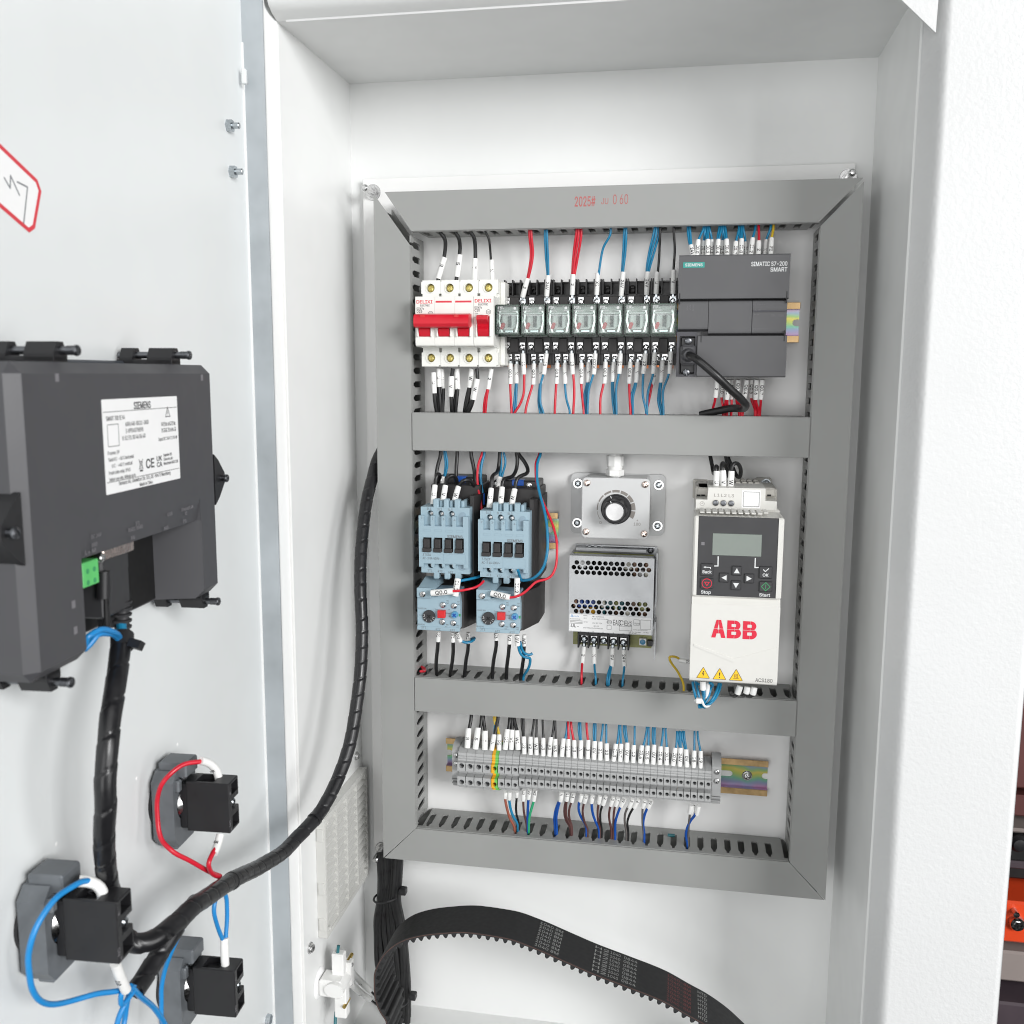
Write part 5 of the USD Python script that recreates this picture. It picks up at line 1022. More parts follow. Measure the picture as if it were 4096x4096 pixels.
QT = [('2', (800, 1540), (778, 1750), (745, 1885), 1), ('Q0.0', (868, 1540), (848, 1745), (872, 1905), 1), ('Q0.1', (930, 1540), (916, 1775), (913, 1930), 2), ('Q0.2', (975, 1540), (970, 1770), (965, 1930), 0), ('Q0.3', (1050, 1540), (1038, 1720), (1085, 1930), 2), ('Q0.4', (1152, 1540), (1122, 1760), (1100, 1930), 0), ('Q0.5', (1207, 1540), (1200, 1755), (1250, 1900), 0), ('Q0.6', (1268, 1540), (1254, 1775), (1295, 1930), 2), ('Q0.7', (1336, 1540), (1316, 1772), (1305, 1930), 0)]
for i, (mk_, s0, s1_, w1, dbl) in enumerate(QT):
    back = i in (1, 3, 6); dd = 40 if back else 46
    single(f'red {"wires" if dbl else "wire"} with sleeve marked {mk_} under the dark controller, {ORD[i]} from left', 'i', 'r', [s1_, ((s1_[0] * .6 + w1[0] * .4) + 3, (s1_[1] + w1[1]) / 2), w1], [dd - 2, 40, 36], [s0, s1_], (dd + 3, dd - 1), mk_, double=dbl, into=-9, sr=2.05 if not back else 1.8, mh=2.)
# -- contactor wires
def loopw(label, c_, view, wpts, d, spts, sd, mark, **k): return single(label, view, c_, wpts, d, spts, sd, mark, **k)
loopw('black wire marked U looping into the left contactor', 'k', 'C', [(425, 175), (402, 270), (393, 330), (398, 372), (412, 352), (420, 322), (404, 312), (392, 345), (388, 392)], [36, 38, 40, 42, 46, 52, 58, 60, 60], [(386, 388), (374, 512)], (60, 66), 'U', into=8, sr=2.6, mh=2.3)
loopw('black wire marked V arching into the left contactor', 'k', 'C', [(530, 175), (524, 270), (522, 345), (530, 392), (524, 345), (500, 320), (470, 335), (455, 392)], [36, 38, 40, 44, 54, 60, 62, 60], [(454, 390), (434, 512)], (60, 66), 'V', into=8, sr=2.6, mh=2.3)
loopw('black wire marked W arching into the left contactor', 'k', 'C', [(618, 178), (635, 270), (648, 370), (650, 425), (632, 378), (600, 350), (565, 358), (540, 398)], [36, 38, 40, 42, 52, 58, 62, 60], [(538, 396), (505, 516)], (60, 66), 'W', into=8, sr=2.6, mh=2.3)
loopw('pair of blue wires marked N behind the left contactor sleeves', 'b', 'C', [(455, 175), (467, 240), (462, 290), (450, 330)], [36, 36, 36, 36], [(440, 332), (418, 440)], (38, 40), 'N', double=2, into=8, sr=2.6, mh=2.2)
loopw('thin red wire dropping between the two contactors', 'r', 'C', [(692, 178), (668, 240), (658, 310), (664, 400), (676, 470), (688, 545)], [36, 40, 44, 48, 52, 56], None, None, None, into=8)
t = loopw('blue wire with a dark ferrule dropping between the two contactors', 'q', 'C', [(706, 178), (688, 240), (680, 310), (684, 390), (694, 450), (694, 510)], [36, 38, 40, 42, 42, 42], None, None, None, into=8)
fa, fb = V('C', [(694, 440), (694, 512)], 42); t.add('ferrule', sweep([fa, fb], 2.2, 12), 'wire_darkblue')
loopw('black wire marked U bending into the right contactor', 'k', 'm', [(480, 50), (470, 200), (455, 340), (425, 440), (360, 475), (330, 510), (318, 600), (320, 750)], [36, 37, 38, 44, 52, 57, 59, 60], [(315, 745), (276, 1120)], (60, 67), 'U', into=8, sr=2.6, mh=2.3)
loopw('black wire marked V bending into the right contactor', 'k', 'm', [(795, 50), (822, 160), (812, 320), (770, 450), (690, 530), (590, 545), (542, 580), (525, 640), (525, 725)], [36, 37, 39, 43, 50, 56, 59, 60, 60], [(525, 720), (490, 1130)], (60, 67), 'V', into=8, sr=2.6, mh=2.3)
loopw('black wire marked W with the widest bend into the right contactor', 'k', 'm', [(830, 50), (930, 190), (1010, 330), (1030, 410), (990, 465), (880, 495), (815, 545), (785, 640), (775, 760)], [36, 38, 41, 45, 50, 55, 58, 60, 60], [(768, 757), (698, 1120)], (60, 67), 'W', into=8, sr=2.6, mh=2.3)
loopw('pair of blue wires marked N behind the right contactor sleeves', 'b', 'm', [(500, 50), (505, 200), (500, 350), (490, 510)], [36, 36, 36, 36], [(478, 515), (418, 870)], (38, 40), 'N', double=2, into=8, sr=2.6, mh=2.2, at=.55)
loopw('blue wire bowing outward above the right contactor sleeve N', 'b', 'm', [(548, 50), (590, 160), (590, 260), (550, 400), (520, 520)], [36, 36, 36, 36, 37], None, None, None, into=8)
lb = V('C', [(1068, 180), (1046, 240), (1042, 330), (1060, 440), (1088, 540), (1108, 660), (1112, 790), (1095, 890), (1055, 960), (1000, 996), (945, 1002)], [36, 42, 50, 58, 66, 74, 80, 82, 82, 80, 76]); lb = [updn(lb[0], 8)] + lb
sv = V('C', [(916, 985), (914, 1108)], (92, 92))
wire('long blue wire marked I1.2 curving beside the right contactor', [('q', lb + [tuple(np.array(sv[0]) + (0, 4, 6))])], sv, 'I1.2', 2.6, 2.4)
lr = V('C', [(1060, 184), (1036, 240), (1035, 320), (1060, 440), (1110, 560), (1150, 660), (1172, 770), (1170, 880), (1135, 975), (1090, 998), (1045, 1004), (1000, 1045), (950, 1088), (900, 1108), (862, 1112)], [34, 41, 49, 57, 65, 72, 78, 82, 86, 88, 90, 93, 95, 95, 94]); lr = [updn(lr[0], 8)] + lr
sv = V('C', [(748, 1083), (868, 1110)], (94, 95)); wire('long red wire marked Q0.0 curving beside the right contactor', [('r', lr + [tuple(np.array(sv[0]) * .5 + np.array(sv[1]) * .5)])], sv, 'Q0.0', 2.8, 2.6)
w_ = V('C', [(700, 1005), (660, 1040), (600, 1058), (540, 1068), (495, 1070)], [80, 88, 94, 96, 96]); sv = V('C', [(363, 1082), (502, 1070)], (96, 96)); wire('red wire marked Q0.0 crossing to the left overload relay', [('r', w_ + [tuple(np.array(sv[0]) * .5 + np.array(sv[1]) * .5)])], sv, 'Q0.0', 2.9, 2.6)
w_ = V('C', [(700, 965), (640, 985), (580, 998), (540, 1006)], [60, 72, 80, 84]); sv = V('C', [(534, 990), (518, 1102)], (88, 92)); wire('blue wire with sleeve marked I1.1 over the left overload relay', [('q', w_ + [tuple(np.array(sv[0]) * .7 + np.array(sv[1]) * .3)])], sv, 'I1.1', 2.9, 2.4, at=.4)
# -- under the overload relays
def under(label, spts, wpts, mark, d=60, c_='k', sr=2.2, **k):
    n = len(wpts); return single(label, 'e', c_, wpts, list(np.linspace(d, 36, n)), spts, (d, d), mark, into=-9, sr=sr, mh=2., at=.3, **k)
under('black wire at the far left under the overload relay', [(618, 975), (610, 1142)], [(610, 1140), (598, 1280), (580, 1450), (578, 1570), (588, 1675)], 'U1')
under('second black wire from the left under the overload relay', [(845, 1005), (848, 1150)], [(850, 1150), (852, 1300), (838, 1450), (815, 1600), (806, 1685)], 'V1')
under('black wire with sleeve marked W1 in front of a blue loop', [(1092, 1000), (1088, 1172)], [(1092, 1175), (1085, 1300), (1062, 1400), (1045, 1560), (1032, 1690)], 'W1', 48)
under('black wire left of the two under the right overload relay', [(1540, 1010), (1540, 1122)], [(1542, 1122), (1535, 1250), (1505, 1400), (1482, 1580), (1478, 1712)], 'U3')
under('black wire in the middle under the right overload relay', [(1758, 1050), (1750, 1178)], [(1750, 1178), (1735, 1350), (1712, 1520), (1703, 1722)], 'V3')
single('black wire under the right overload relay, crossed by blue loops', 'C', 'k', [(960, 1420), (957, 1490), (948, 1560), (938, 1640)], [48, 46, 42, 36], [(962, 1352), (961, 1422)], 48, 'W3', into=-9, sr=2.1)
w_ = V('e', [(978, 1130), (1040, 1168), (1120, 1158), (1180, 1118), (1196, 1088), (1160, 1085), (1140, 1112)], [60, 60, 58, 54, 46, 40, 38]); sv = V('e', [(905, 1005), (970, 1138)], (62, 60)); wire('short blue loop with sleeve marked 0V under the left overload relay', [('q', [tuple(np.array(sv[0]) * .4 + np.array(sv[1]) * .6)] + w_)], sv, '0V', 2.5, 2.2, at=.3)
w_ = V('C', [(922, 1412), (928, 1450), (945, 1485), (975, 1500), (1000, 1497), (998, 1540), (975, 1590), (955, 1625)], [60, 58, 56, 54, 52, 48, 42, 36]); sv = V('C', [(915, 1355), (919, 1418)], (61, 60)); w2_ = [(p[0] + 1.6, p[1] + 2, p[2] + (2 if i < 5 else 0)) for i, p in enumerate(w_)]
wire('blue wire loops with sleeve marked 0V under the right overload relay', [('q', [tuple(np.array(sv[0]) * .4 + np.array(sv[1]) * .6)] + w_ + [updn(w_[-1], -9)]), ('q', w2_[:5] + [updn(w2_[4], 1.5)])], sv, '0V', 2.5, 2.2, at=.4)
# -- power supply outputs
for mk_, c_, s0, s1_, w_, dbl in (('2', 'r', (1346, 1428), (1335, 1536), [(1334, 1536), (1331, 1580), (1330, 1625)], 0), ('N', 'b', (1410, 1430), (1412, 1540), [(1413, 1540), (1416, 1590), (1422, 1622)], 0), ('0V', 'b', (1530, 1438), (1526, 1555), [(1522, 1556), (1514, 1600), (1506, 1645)], 2), ('24V', 'b', (1602, 1450), (1606, 1556), [(1606, 1556), (1602, 1600), (1594, 1650)], 0)):
    t = single(f'{CN[c_]} {"wires" if dbl else "wire"} with sleeve marked {mk_} under the power supply, on its {dict([("2", "first"), ("N", "second"), ("0V", "fourth"), ("24V", "fifth")])[mk_]} screw', 'C', c_, w_, [24, 30, 34], [s0, s1_], (19, 23), mk_, double=dbl, into=-9, sr=2.3, mh=2.1)
    b = P('C', *s0, 19); t.add('lug_sleeve', cbox(b[0] - 1.7, b[0] + 1.7, b[2] - 1.5, b[2] + 4, 16, 19.6, .8), 'zinc')
# -- drive wires
for mk_, pts, d, s0, s1_ in (('U', [(1123, 205), (1135, 262), (1143, 310), (1150, 345), (1162, 330), (1176, 300), (1165, 284), (1155, 300), (1168, 325)], [36, 40, 44, 50, 56, 64, 70, 72, 72], (632, 15), (618, 290)), ('V', [(1232, 205), (1244, 260), (1255, 320), (1258, 370), (1250, 330), (1232, 285), (1215, 262), (1203, 280), (1207, 322)], [36, 38, 42, 46, 54, 60, 66, 70, 72], (738, 5), (745, 290)), ('W', [(1243, 205), (1262, 258), (1285, 300), (1312, 360), (1332, 370), (1342, 325), (1325, 275), (1298, 262), (1277, 290), (1275, 325)], [36, 38, 42, 48, 54, 60, 66, 70, 72, 72], (886, 15), (868, 290))):
    w_ = V('D', pts, d); sv = V('l', [s0, s1_], (72, 72)); wire(f'thick black wire looping into the drive, {dict(U="left", V="middle", W="right")[mk_]} of the three sleeves, marked {mk_}', [('k', [updn(w_[0], 8)] + w_ + [tuple(np.array(sv[0]) * .6 + np.array(sv[1]) * .4)])], sv, mk_, 2.6, 2.3, at=.7)
w_ = V('D', [(905, 1640), (860, 1624), (832, 1628), (850, 1670), (890, 1720), (922, 1780), (940, 1830)], [40, 44, 46, 44, 42, 40, 38]); sv = V('D', [(908, 1652), (985, 1664)], (38, 38)); wire('yellow and green earth wire bending left of the drive', [('y', w_ + [updn(w_[-1], -8)])], sv, 'PE', 2.1, 2.1, at=.85)
c0 = [((210, 380), (225, 480), (262, 600), (300, 650)), ((250, 385), (270, 480), (290, 580), (320, 650)), ((300, 390), (330, 500), (345, 590), (330, 640)), ((440, 395), (420, 480), (380, 600), (325, 655)), ((520, 400), (490, 500), (420, 620), (340, 660)), ((545, 400), (500, 540), (400, 650), (310, 665)), ((235, 380), (270, 400), (330, 430), (350, 560)), ((380, 395), (440, 440), (450, 400), (410, 392))]
bundle = Thing('wire_bundle', 'coil of spare blue wires tied together under the drive', 'wires', P('o', 380, 400, 96))
for i, pts in enumerate(c0): bundle.add('conductor', tube(V('o', pts, [92 - i * 2, 96 - i, 95 + (i % 3) * 2, 93 + (i % 4) * 2]), 1.15, 9, 2), 'wire_blue', smooth=50)
sv = V('o', [(332, 375), (334, 470)], 100); bundle.add('sleeve', sleeve_mesh(sv[0], sv[1], 2.6), 'tube_white'); sv = V('o', [(392, 390), (372, 565)], 93); bundle.add('sleeve', sleeve_mesh(sv[0], sv[1], 2.2), 'tube_white')
tie = smooth_path(V('o', [(235, 605), (262, 590), (300, 578), (325, 600), (335, 650), (365, 678), (402, 668), (420, 640)], [97, 99, 101, 102, 102, 101, 99, 96]), 1.5); bundle.add('cable_tie', sweep(tie, 1.0, 6), 'gland_white'); a = V('o', [(285, 600)], 100)[0]; bundle.add('tie_head', cbox(a[0] - 2.6, a[0] + 2.6, a[2] - 2.2, a[2] + 2.2, 98.5, 102.5, .5), 'gland_white')
bundle.add('cut_end', [sweep(V('o', [(285 + i * 22, 655 + (i % 2) * 8), (290 + i * 20, 690 - (i % 3) * 4)], (97, 99)), 1.1, 8) for i in range(4)], 'wire_blue')
for i, (p0, p1) in enumerate((((775, 428), (742, 520)), ((862, 438), (848, 512)), ((944, 445), (925, 525)))):
    sv = V('o', [p0, p1], (86, 86)); wire(('black motor wire in a blank white sleeve, left of three under the drive', 'black motor wire in a blank white sleeve, middle of three under the drive', 'black motor wire in a blank white sleeve, right of three under the drive')[i], [('k', [tuple(np.array(sv[0]) * .5 + np.array(sv[1]) * .5)] + V('o', [(p1[0] - 8, p1[1] + 12), (p1[0] - 50, p1[1] + 25), (p1[0] - 75, p1[1] - 5)], (82, 68, 44)))], sv, None, 2.7)
# -- above the terminal strip
TS = [('R', 'k', 'f', (545, 35), (510, 250), (497, 250), (477, 565), 0, 2.9), ('S', 'k', 'f', (712, 45), (682, 265), (652, 240), (607, 582), 0, 2.9), ('T', 'k', 'f', (730, 48), (762, 295), (762, 292), (757, 595), 0, 2.9), ('N', 'kb', 'f', (968, 62), (918, 350), (908, 350), (866, 605), 2, 2.3), ('PE', 'y', 'f', (928, 60), (990, 352), (990, 352), (986, 605), 2, 2.3), ('U1', 'k', 'f', (1160, 78), (1138, 268), (1118, 265), (1082, 592), 0, 2.6), ('V1', 'k', 'f', (1188, 80), (1195, 275), (1192, 275), (1180, 592), 0, 2.4), ('W1', 'k', 'f', (1222, 82), (1272, 290), (1270, 285), (1290, 595), 0, 2.5), ('U2', 'K', 'f', (1374, 90), (1384, 385), (1382, 385), (1388, 665), 2, 2.2), ('V2', 'K', 'f', (1545, 100), (1502, 388), (1488, 388), (1490, 675), 0, 2.2), ('W2', 'K', 'f', (1588, 105), (1580, 402), (1575, 402), (1585, 680), 0, 2.1), ('U3', 'K', 'f', (1682, 108), (1694, 405), (1692, 405), (1690, 695), 0, 2.2), ('V3', 'K', 'f', (1868, 120), (1832, 390), (1815, 390), (1787, 700), 0, 2.1), ('W3', 'K', 'f', (1882, 122), (1893, 422), (1885, 422), (1885, 710), 0, 2.1),
      ('N', 'b', 'g', (275, 20), (245, 215), (218, 215), (188, 505), 0, 2.2), ('11', 'r', 'g', (290, -10), (298, 225), (295, 225), (292, 512), 0, 2.1), ('13', 'r', 'g', (338, -5), (378, 242), (387, 242), (395, 530), 0, 2.1), ('N', 'b', 'g', (486, 0), (495, 245), (496, 245), (490, 535), 2, 2.2), ('3', 'r', 'g', (584, 0), (606, 238), (612, 238), (602, 542), 0, 2.1), ('0V', 'b', 'g', (730, 0), (722, 258), (716, 255), (702, 552), 2, 2.3), ('21', 'b', 'g', (846, 0), (814, 265), (806, 265), (803, 562), 0, 2.2), ('22', 'b', 'g', (900, 0), (900, 295), (906, 295), (910, 570), 0, 2.2), ('I1.3', 'b', 'g', (1106, 5), (1075, 300), (1055, 300), (1015, 580), 0, 2.2), ('I0.7', 'b', 'g', (1125, 5), (1135, 300), (1137, 300), (1122, 585), 0, 2.2), ('0V', 'b', 'g', (1208, 10), (1236, 282), (1238, 282), (1224, 595), 2, 2.2), ('12', 'b', 'g', (1355, 20), (1350, 320), (1342, 320), (1330, 605), 0, 2.2), ('I0.6', 'b', 'g', (1550, 40), (1496, 325), (1470, 325), (1440, 610), 0, 2.2), ('I0.5', 'b', 'g', (1578, 40), (1575, 328), (1562, 328), (1546, 620), 0, 2.2), ('0V', 'b', 'g', (1678, 45), (1670, 315), (1666, 315), (1650, 628), 2, 2.2), ('I0.4', 'b', 'g', (1812, 55), (1780, 340), (1770, 340), (1756, 635), 0, 2.2), ('I0.1', 'b', 'g', (1850, 55), (1868, 352), (1866, 352), (1865, 640), 0, 2.2),
      ('I0.0', 'b', 'h', (432, -40), (416, 168), (402, 165), (370, 452), 0, 2.2), ('24V', 'b', 'h', (488, -40), (492, 165), (490, 165), (476, 462), 2, 2.2), ('0V', 'b', 'h', (545, -40), (582, 190), (578, 190), (592, 475), 2, 2.2), ('18', 'b', 'h', (712, -40), (708, 210), (708, 210), (700, 485), 0, 2.2), ('19', 'b', 'h', (762, -40), (808, 215), (812, 215), (812, 500), 0, 2.1)]
for i, (mk_, cc, vw, w0, w1, s0, s1_, dbl, sr) in enumerate(TS):
    nm = COL[cc[0]][0]
    lab = f'{nm} {"wires" if dbl else "wire"} marked {mk_}, {ORD[i]} sleeve from left above the terminal strip'
    up0 = (w0[0] + (w0[0] - w1[0]) * .02, w0[1] - 60)
    single(lab, vw, cc, [up0, w0, ((w0[0] + w1[0]) / 2 + (w0[0] - w1[0]) * .12, (w0[1] + w1[1]) / 2), w1], [30, 32, 34, 37], [s0, s1_], (37.5, 42.5), mk_, double=dbl, sr=sr, mh=2.4 if sr > 2.5 else 2.1, at=.52)
# -- below the terminal strip
def drop(label, view, c_, spts, wpts, mark=None, sr=2., double=0):
    n = len(wpts); single(label, view, c_, wpts, list(np.linspace(40, 34, n)), spts, (42, 40), mark, double=double, into=-9, sr=sr, mh=1.8, at=.15)
drop('rust brown wire, leftmost below the terminal strip', 'f', 'u', [(1087, 1270), (1080, 1362)], [(1080, 1362), (1115, 1550), (1165, 1710), (1235, 1850)], None, 2.1)
drop('blue wire beside the rust brown one below the terminal strip', 'f', 'q', [(1153, 1270), (1148, 1386)], [(1147, 1386), (1165, 1520), (1225, 1690), (1290, 1790)], None, 2.1)
drop('black wire beside the first blue wire below the terminal strip', 'f', 'K', [(1272, 1270), (1268, 1350)], [(1268, 1350), (1255, 1520), (1268, 1660), (1300, 1745)], None, 1.7)
drop('brown wire with a sleeve ending in 2, left of a blue and a green wire', 'f', 'n', [(1378, 1240), (1370, 1405)], [(1370, 1405), (1378, 1560), (1405, 1700), (1432, 1830)], 'U2', 2.1)
drop('blue wire between a brown and a green wire below the strip', 'f', 'B', [(1475, 1240), (1456, 1380)], [(1456, 1380), (1445, 1540), (1440, 1700), (1442, 1830)], 'V2', 2.)
drop('green wire below the terminal strip', 'f', 'e', [(1566, 1240), (1542, 1410)], [(1540, 1410), (1500, 1550), (1465, 1700), (1458, 1860)], 'W2', 2.1)
drop('first pair of dark blue wires below the terminal strip', 'g', 'B', [(185, 1075), (168, 1212)], [(160, 1210), (120, 1350), (100, 1500), (108, 1690)], 'N', 2.4, 2)
drop('pair of brown wires right of the first dark blue pair', 'g', 'n', [(280, 1090), (268, 1208)], [(268, 1206), (252, 1380), (292, 1550), (345, 1630)], '11', 2.1, 2)
drop('brown wire joining the brown pair from the right', 'g', 'n', [(376, 1100), (350, 1228)], [(344, 1228), (300, 1390), (315, 1520), (352, 1620)], '13', 2.)
drop('blue wire crossing a brown one before the third slot', 'g', 'B', [(506, 1115), (480, 1218)], [(468, 1216), (455, 1340), (500, 1480), (585, 1640)], None, 2.)
drop('brown wire crossed by a blue one before the third slot', 'g', 'n', [(585, 1125), (552, 1242)], [(545, 1242), (520, 1390), (555, 1560), (602, 1660)], '3', 2.)
drop('dark blue wire reaching the fourth slot with a brown and a black one', 'g', 'B', [(680, 1125), (664, 1242)], [(664, 1240), (680, 1400), (735, 1560), (788, 1690)], 'T', 2.1)
drop('brown wire between a dark blue and a black one', 'g', 'n', [(800, 1135), (780, 1252)], [(776, 1250), (760, 1430), (775, 1560), (805, 1670)], None, 2.)
drop('black wire right of a brown one, reaching the fourth slot', 'g', 'K', [(892, 1140), (850, 1278)], [(842, 1276), (802, 1410), (805, 1540), (828, 1660)], '2', 2.)
drop('brown wire, left one of two before the fifth slot', 'g', 'n', [(1012, 1155), (970, 1288)], [(968, 1286), (942, 1440), (955, 1560), (985, 1680)], '3', 2.)
drop('brown wire right beside a thick dark blue one', 'g', 'n', [(1090, 1165), (1052, 1292)], [(1040, 1290), (1018, 1450), (1012, 1560), (1018, 1700)], '7', 2.)
drop('thick dark blue wire leaning left before the fifth slot', 'g', 'B', [(1190, 1170), (1136, 1300)], [(1130, 1300), (1075, 1440), (1040, 1600), (1042, 1770)], '0V', 2.2)
drop('grey wire, left one of two before the sixth slot', 'g', 'g', [(1318, 1180), (1268, 1318)], [(1245, 1316), (1195, 1450), (1195, 1560), (1225, 1720)], '2', 2.1)
drop('dark wire leaning left before the sixth slot', 'g', 'K', [(1415, 1190), (1350, 1322)], [(1338, 1320), (1265, 1450), (1235, 1560), (1252, 1730)], '6', 2.1)
drop('grey wire hanging straight into the seventh slot', 'g', 'g', [(1515, 1200), (1482, 1318)], [(1480, 1316), (1478, 1460), (1482, 1600), (1502, 1760)], '5', 2.1)
drop('blue wire joining a straight grey one at the seventh slot', 'g', 'B', [(1620, 1205), (1574, 1325)], [(1562, 1320), (1510, 1450), (1488, 1580), (1508, 1750)], '0V', 2.2)
drop('grey wire twisted with a blue one at the right end', 'h', 'g', [(660, 1080), (636, 1208)], [(640, 1206), (622, 1380), (612, 1540), (612, 1710)], None, 2.2)
drop('dark blue wire twisted with a grey one at the right end', 'h', 'B', [(785, 1090), (752, 1228)], [(730, 1228), (630, 1360), (570, 1560), (602, 1720)], None, 2.2)
sv = V('h', [(700, 1085), (680, 1215)], 38); wire('empty white sleeve hanging beside the twisted grey and blue wires', [('b', [tuple(np.array(sv[0]) * .8 + np.array(sv[1]) * .2), tuple(np.array(sv[0]) * .3 + np.array(sv[1]) * .7)])], sv, None, 1.6)
a, b = V('h', [(285, 1508), (400, 1462)], 20); mesh_thing('insulation_scrap', sweep([(a[0], a[1], ZI1 + 2), (b[0], b[1], ZI1 + 2)], 1.5, 10), 'cap_teal', 'small scrap of teal wire insulation lying on the lowest duct', 'scrap')
a = V('e', [(335, 1575), (440, 1600)], 30)
wire('thin red wire ends poking out of the left duct slot', [('r', V('e', [(345 + i * 18, 1545 + i * 8), (375 + i * 18, 1600 + i * 4), (330 + i * 12, 1620)], (26, 30, 40))) for i in range(3)])

# ================================================================ operator panel seen from behind, on the door
HW = 42.
def Dp(v, x, y, w): return P(v, x, y, w, DOOR)
hx0, hx1, hz0, hz1 = -367., -169.5, -34.5, 107.5
hm = Thing('operator_panel', 'dark grey back of an operator panel clamped into the open door', 'operator panel', (-271, 0, hz0), DOOR)
bz, bx0, bx1 = 14., -325., -203.
sh = cbox(hx0, hx1, hz0, hz1, .2, HW, 5.2)
tool = extz(Polygon([(bx0, 14), (bx1, 14), (bx1 + 9, HW + 2), (bx0, HW + 2)]), hz0 - 5, bz)
slope = extx(Polygon([(HW - 3, bz - .1), (HW + .6, bz + 17), (HW + 3, bz + 17), (HW + 3, bz - .1)]), bx0, bx1 + 8)
hm.add('housing', cut(sh, tool, slope), 'touch_grey', smooth=20)
hm.add('base_flange', cbox(hx0 - 3, hx1 + 3, hz0 - 2, hz1 + 2, .1, 7, 1), 'touch_side')
hm.add('bay_floor', box(bx0 + .2, bx1 - .2, hz0 + 1, bz - .2, 12, 14.6), 'deep_black')
for x, y in ((275, 375), (975, 375), (355, 1470), (365, 1595)):
    c = Dp('F', x, y, HW); hm.add('moulding_mark', box(c[0] - 1.4, c[0] + 1.4, c[2] - 1.8, c[2] + 1.8, HW - .2, HW + .1), 'dim_ink')
lz0, lz1, lx0, lx1 = 42.4, 89.6, -300., -220.
hm.add('label', ext(rrect(lx0, lx1, lz0, lz1, .6), HW + .05, HW + .2), 'sticker_white')
LD = HW + .22
def lt(s_, u, v, h, w=None, **k): return text(s_, lx0 + u * 80, lz1 - v * 47.2, LD, h, w=w, **k)
hm.add('lettering', [lt('SIEMENS', .5, .12, 3.6, 18, align='m', bold=True), lt('SMART 700 IE V4', .04, .225, 2.2, 18), lt('6AV6 648-0DC11-3AX0', .27, .3, 2.2, 24), lt('S VPD4078898', .27, .375, 2.2, 18), lt('V: 01 FS: 00 46 06 60', .22, .45, 2.2, 24), lt('Frame IP', .04, .585, 1.8, 11), lt('Tamb 0 C - +50 C horizontal', .04, .655, 1.8, 25), lt('0 C - +40 C vertical', .08, .725, 1.8, 20), lt('Front side only: IP65', .04, .795, 1.8, 21), lt('Indoor use only, Altitude up to', .04, .865, 1.8, 26), lt('Input DC 24V 12.96 W', .7, .51, 1.8, 22), lt('CE', .51, .8, 4.8, 9, bold=True), lt('UK', .66, .74, 2.6, 6, bold=True), lt('CA', .66, .81, 2.6, 6, bold=True), lt('Importer UK:', .76, .7, 1.6, 10), lt('Siemens plc', .76, .75, 1.6, 11), lt('Manchester M20 2UR', .76, .8, 1.6, 17), lt('Siemens AG, Gleiwitzer Str. 555, DE-90475 Nuernberg', .5, .925, 2., 56, align='m'), lt('Made in China', .5, .985, 1.8, 14, align='m'),
   box(lx0 + 1, lx1 - 1, lz1 - 6.4, lz1 - 6.1, LD, LD + .05), box(lx0 + 1, lx1 - 1, lz1 - 41.4, lz1 - 41.1, LD, LD + .05)], 'black_ink')
rs = random.Random(5); gl_ = []
for row in range(2):
    for i in range(7):
        x, z = lx0 + 60 + i * 2.5, lz1 - 16.2 - row * 3.4
        gl_ += [box(x, x + 1.9, z + o, z + o + .25, LD, LD + .05) for o in rs.sample([0, .6, 1.2, 1.9], 3)] + [box(x + o, x + o + .25, z, z + 2, LD, LD + .05) for o in rs.sample([.1, .8, 1.6], 2)]
a = (lx0 + 68, lz1 - 11.4); t_ = Polygon([(a[0] - 3, a[1]), (a[0] + 3, a[1]), (a[0], a[1] + 6)])
gl_ += [ext(t_.difference(t_.buffer(-.45)), LD, LD + .05), box(a[0] - .2, a[0] + .2, a[1] + 1.6, a[1] + 3.8, LD, LD + .05), box(a[0] - .2, a[0] + .2, a[1] + .8, a[1] + 1.2, LD, LD + .05)]
b_ = (lx0 + 35.5, lz1 - 37.5); gl_ += [box(b_[0] - 1.6, b_[0] + 1.6, b_[1] - 1.4, b_[1] - .4, LD, LD + .05), ext(unary_union([LineString([(b_[0] - 2, b_[1]), (b_[0] + 2, b_[1] + 5)]).buffer(.22), LineString([(b_[0] + 2, b_[1]), (b_[0] - 2, b_[1] + 5)]).buffer(.22), sbox(b_[0] - 1.4, b_[1] + .4, b_[0] + 1.4, b_[1] + 4).exterior.buffer(.16)]), LD, LD + .05)]
gl_.append(ext(rrect(lx0 + 4, lx0 + 14.5, lz1 - 23.5, lz1 - 12.6, .3).exterior.buffer(.16), LD, LD + .05))
hm.add('symbols', gl_, 'black_ink')
pl_ = []
for s_, x, y, w_ in (('DC 24V', 440, 1155, 9), ('X80', 442, 1195, 5), ('L+ M', 412, 1232, 9), ('IF1', 655, 1090, 4), ('RS422 / RS485', 620, 1122, 15), ('X4', 632, 1160, 4), ('USB', 808, 1045, 6), ('X60', 792, 1112, 5), ('Ethernet/LAN', 876, 1022, 15), ('X1', 892, 1040, 3), ('P1', 885, 1078, 4)):
    c = Dp('F', x, y, HW); pl_.append(text(s_, c[0], c[2], HW + .06, 2., w=w_))
hm.add('port_lettering', pl_, 'dim_ink')
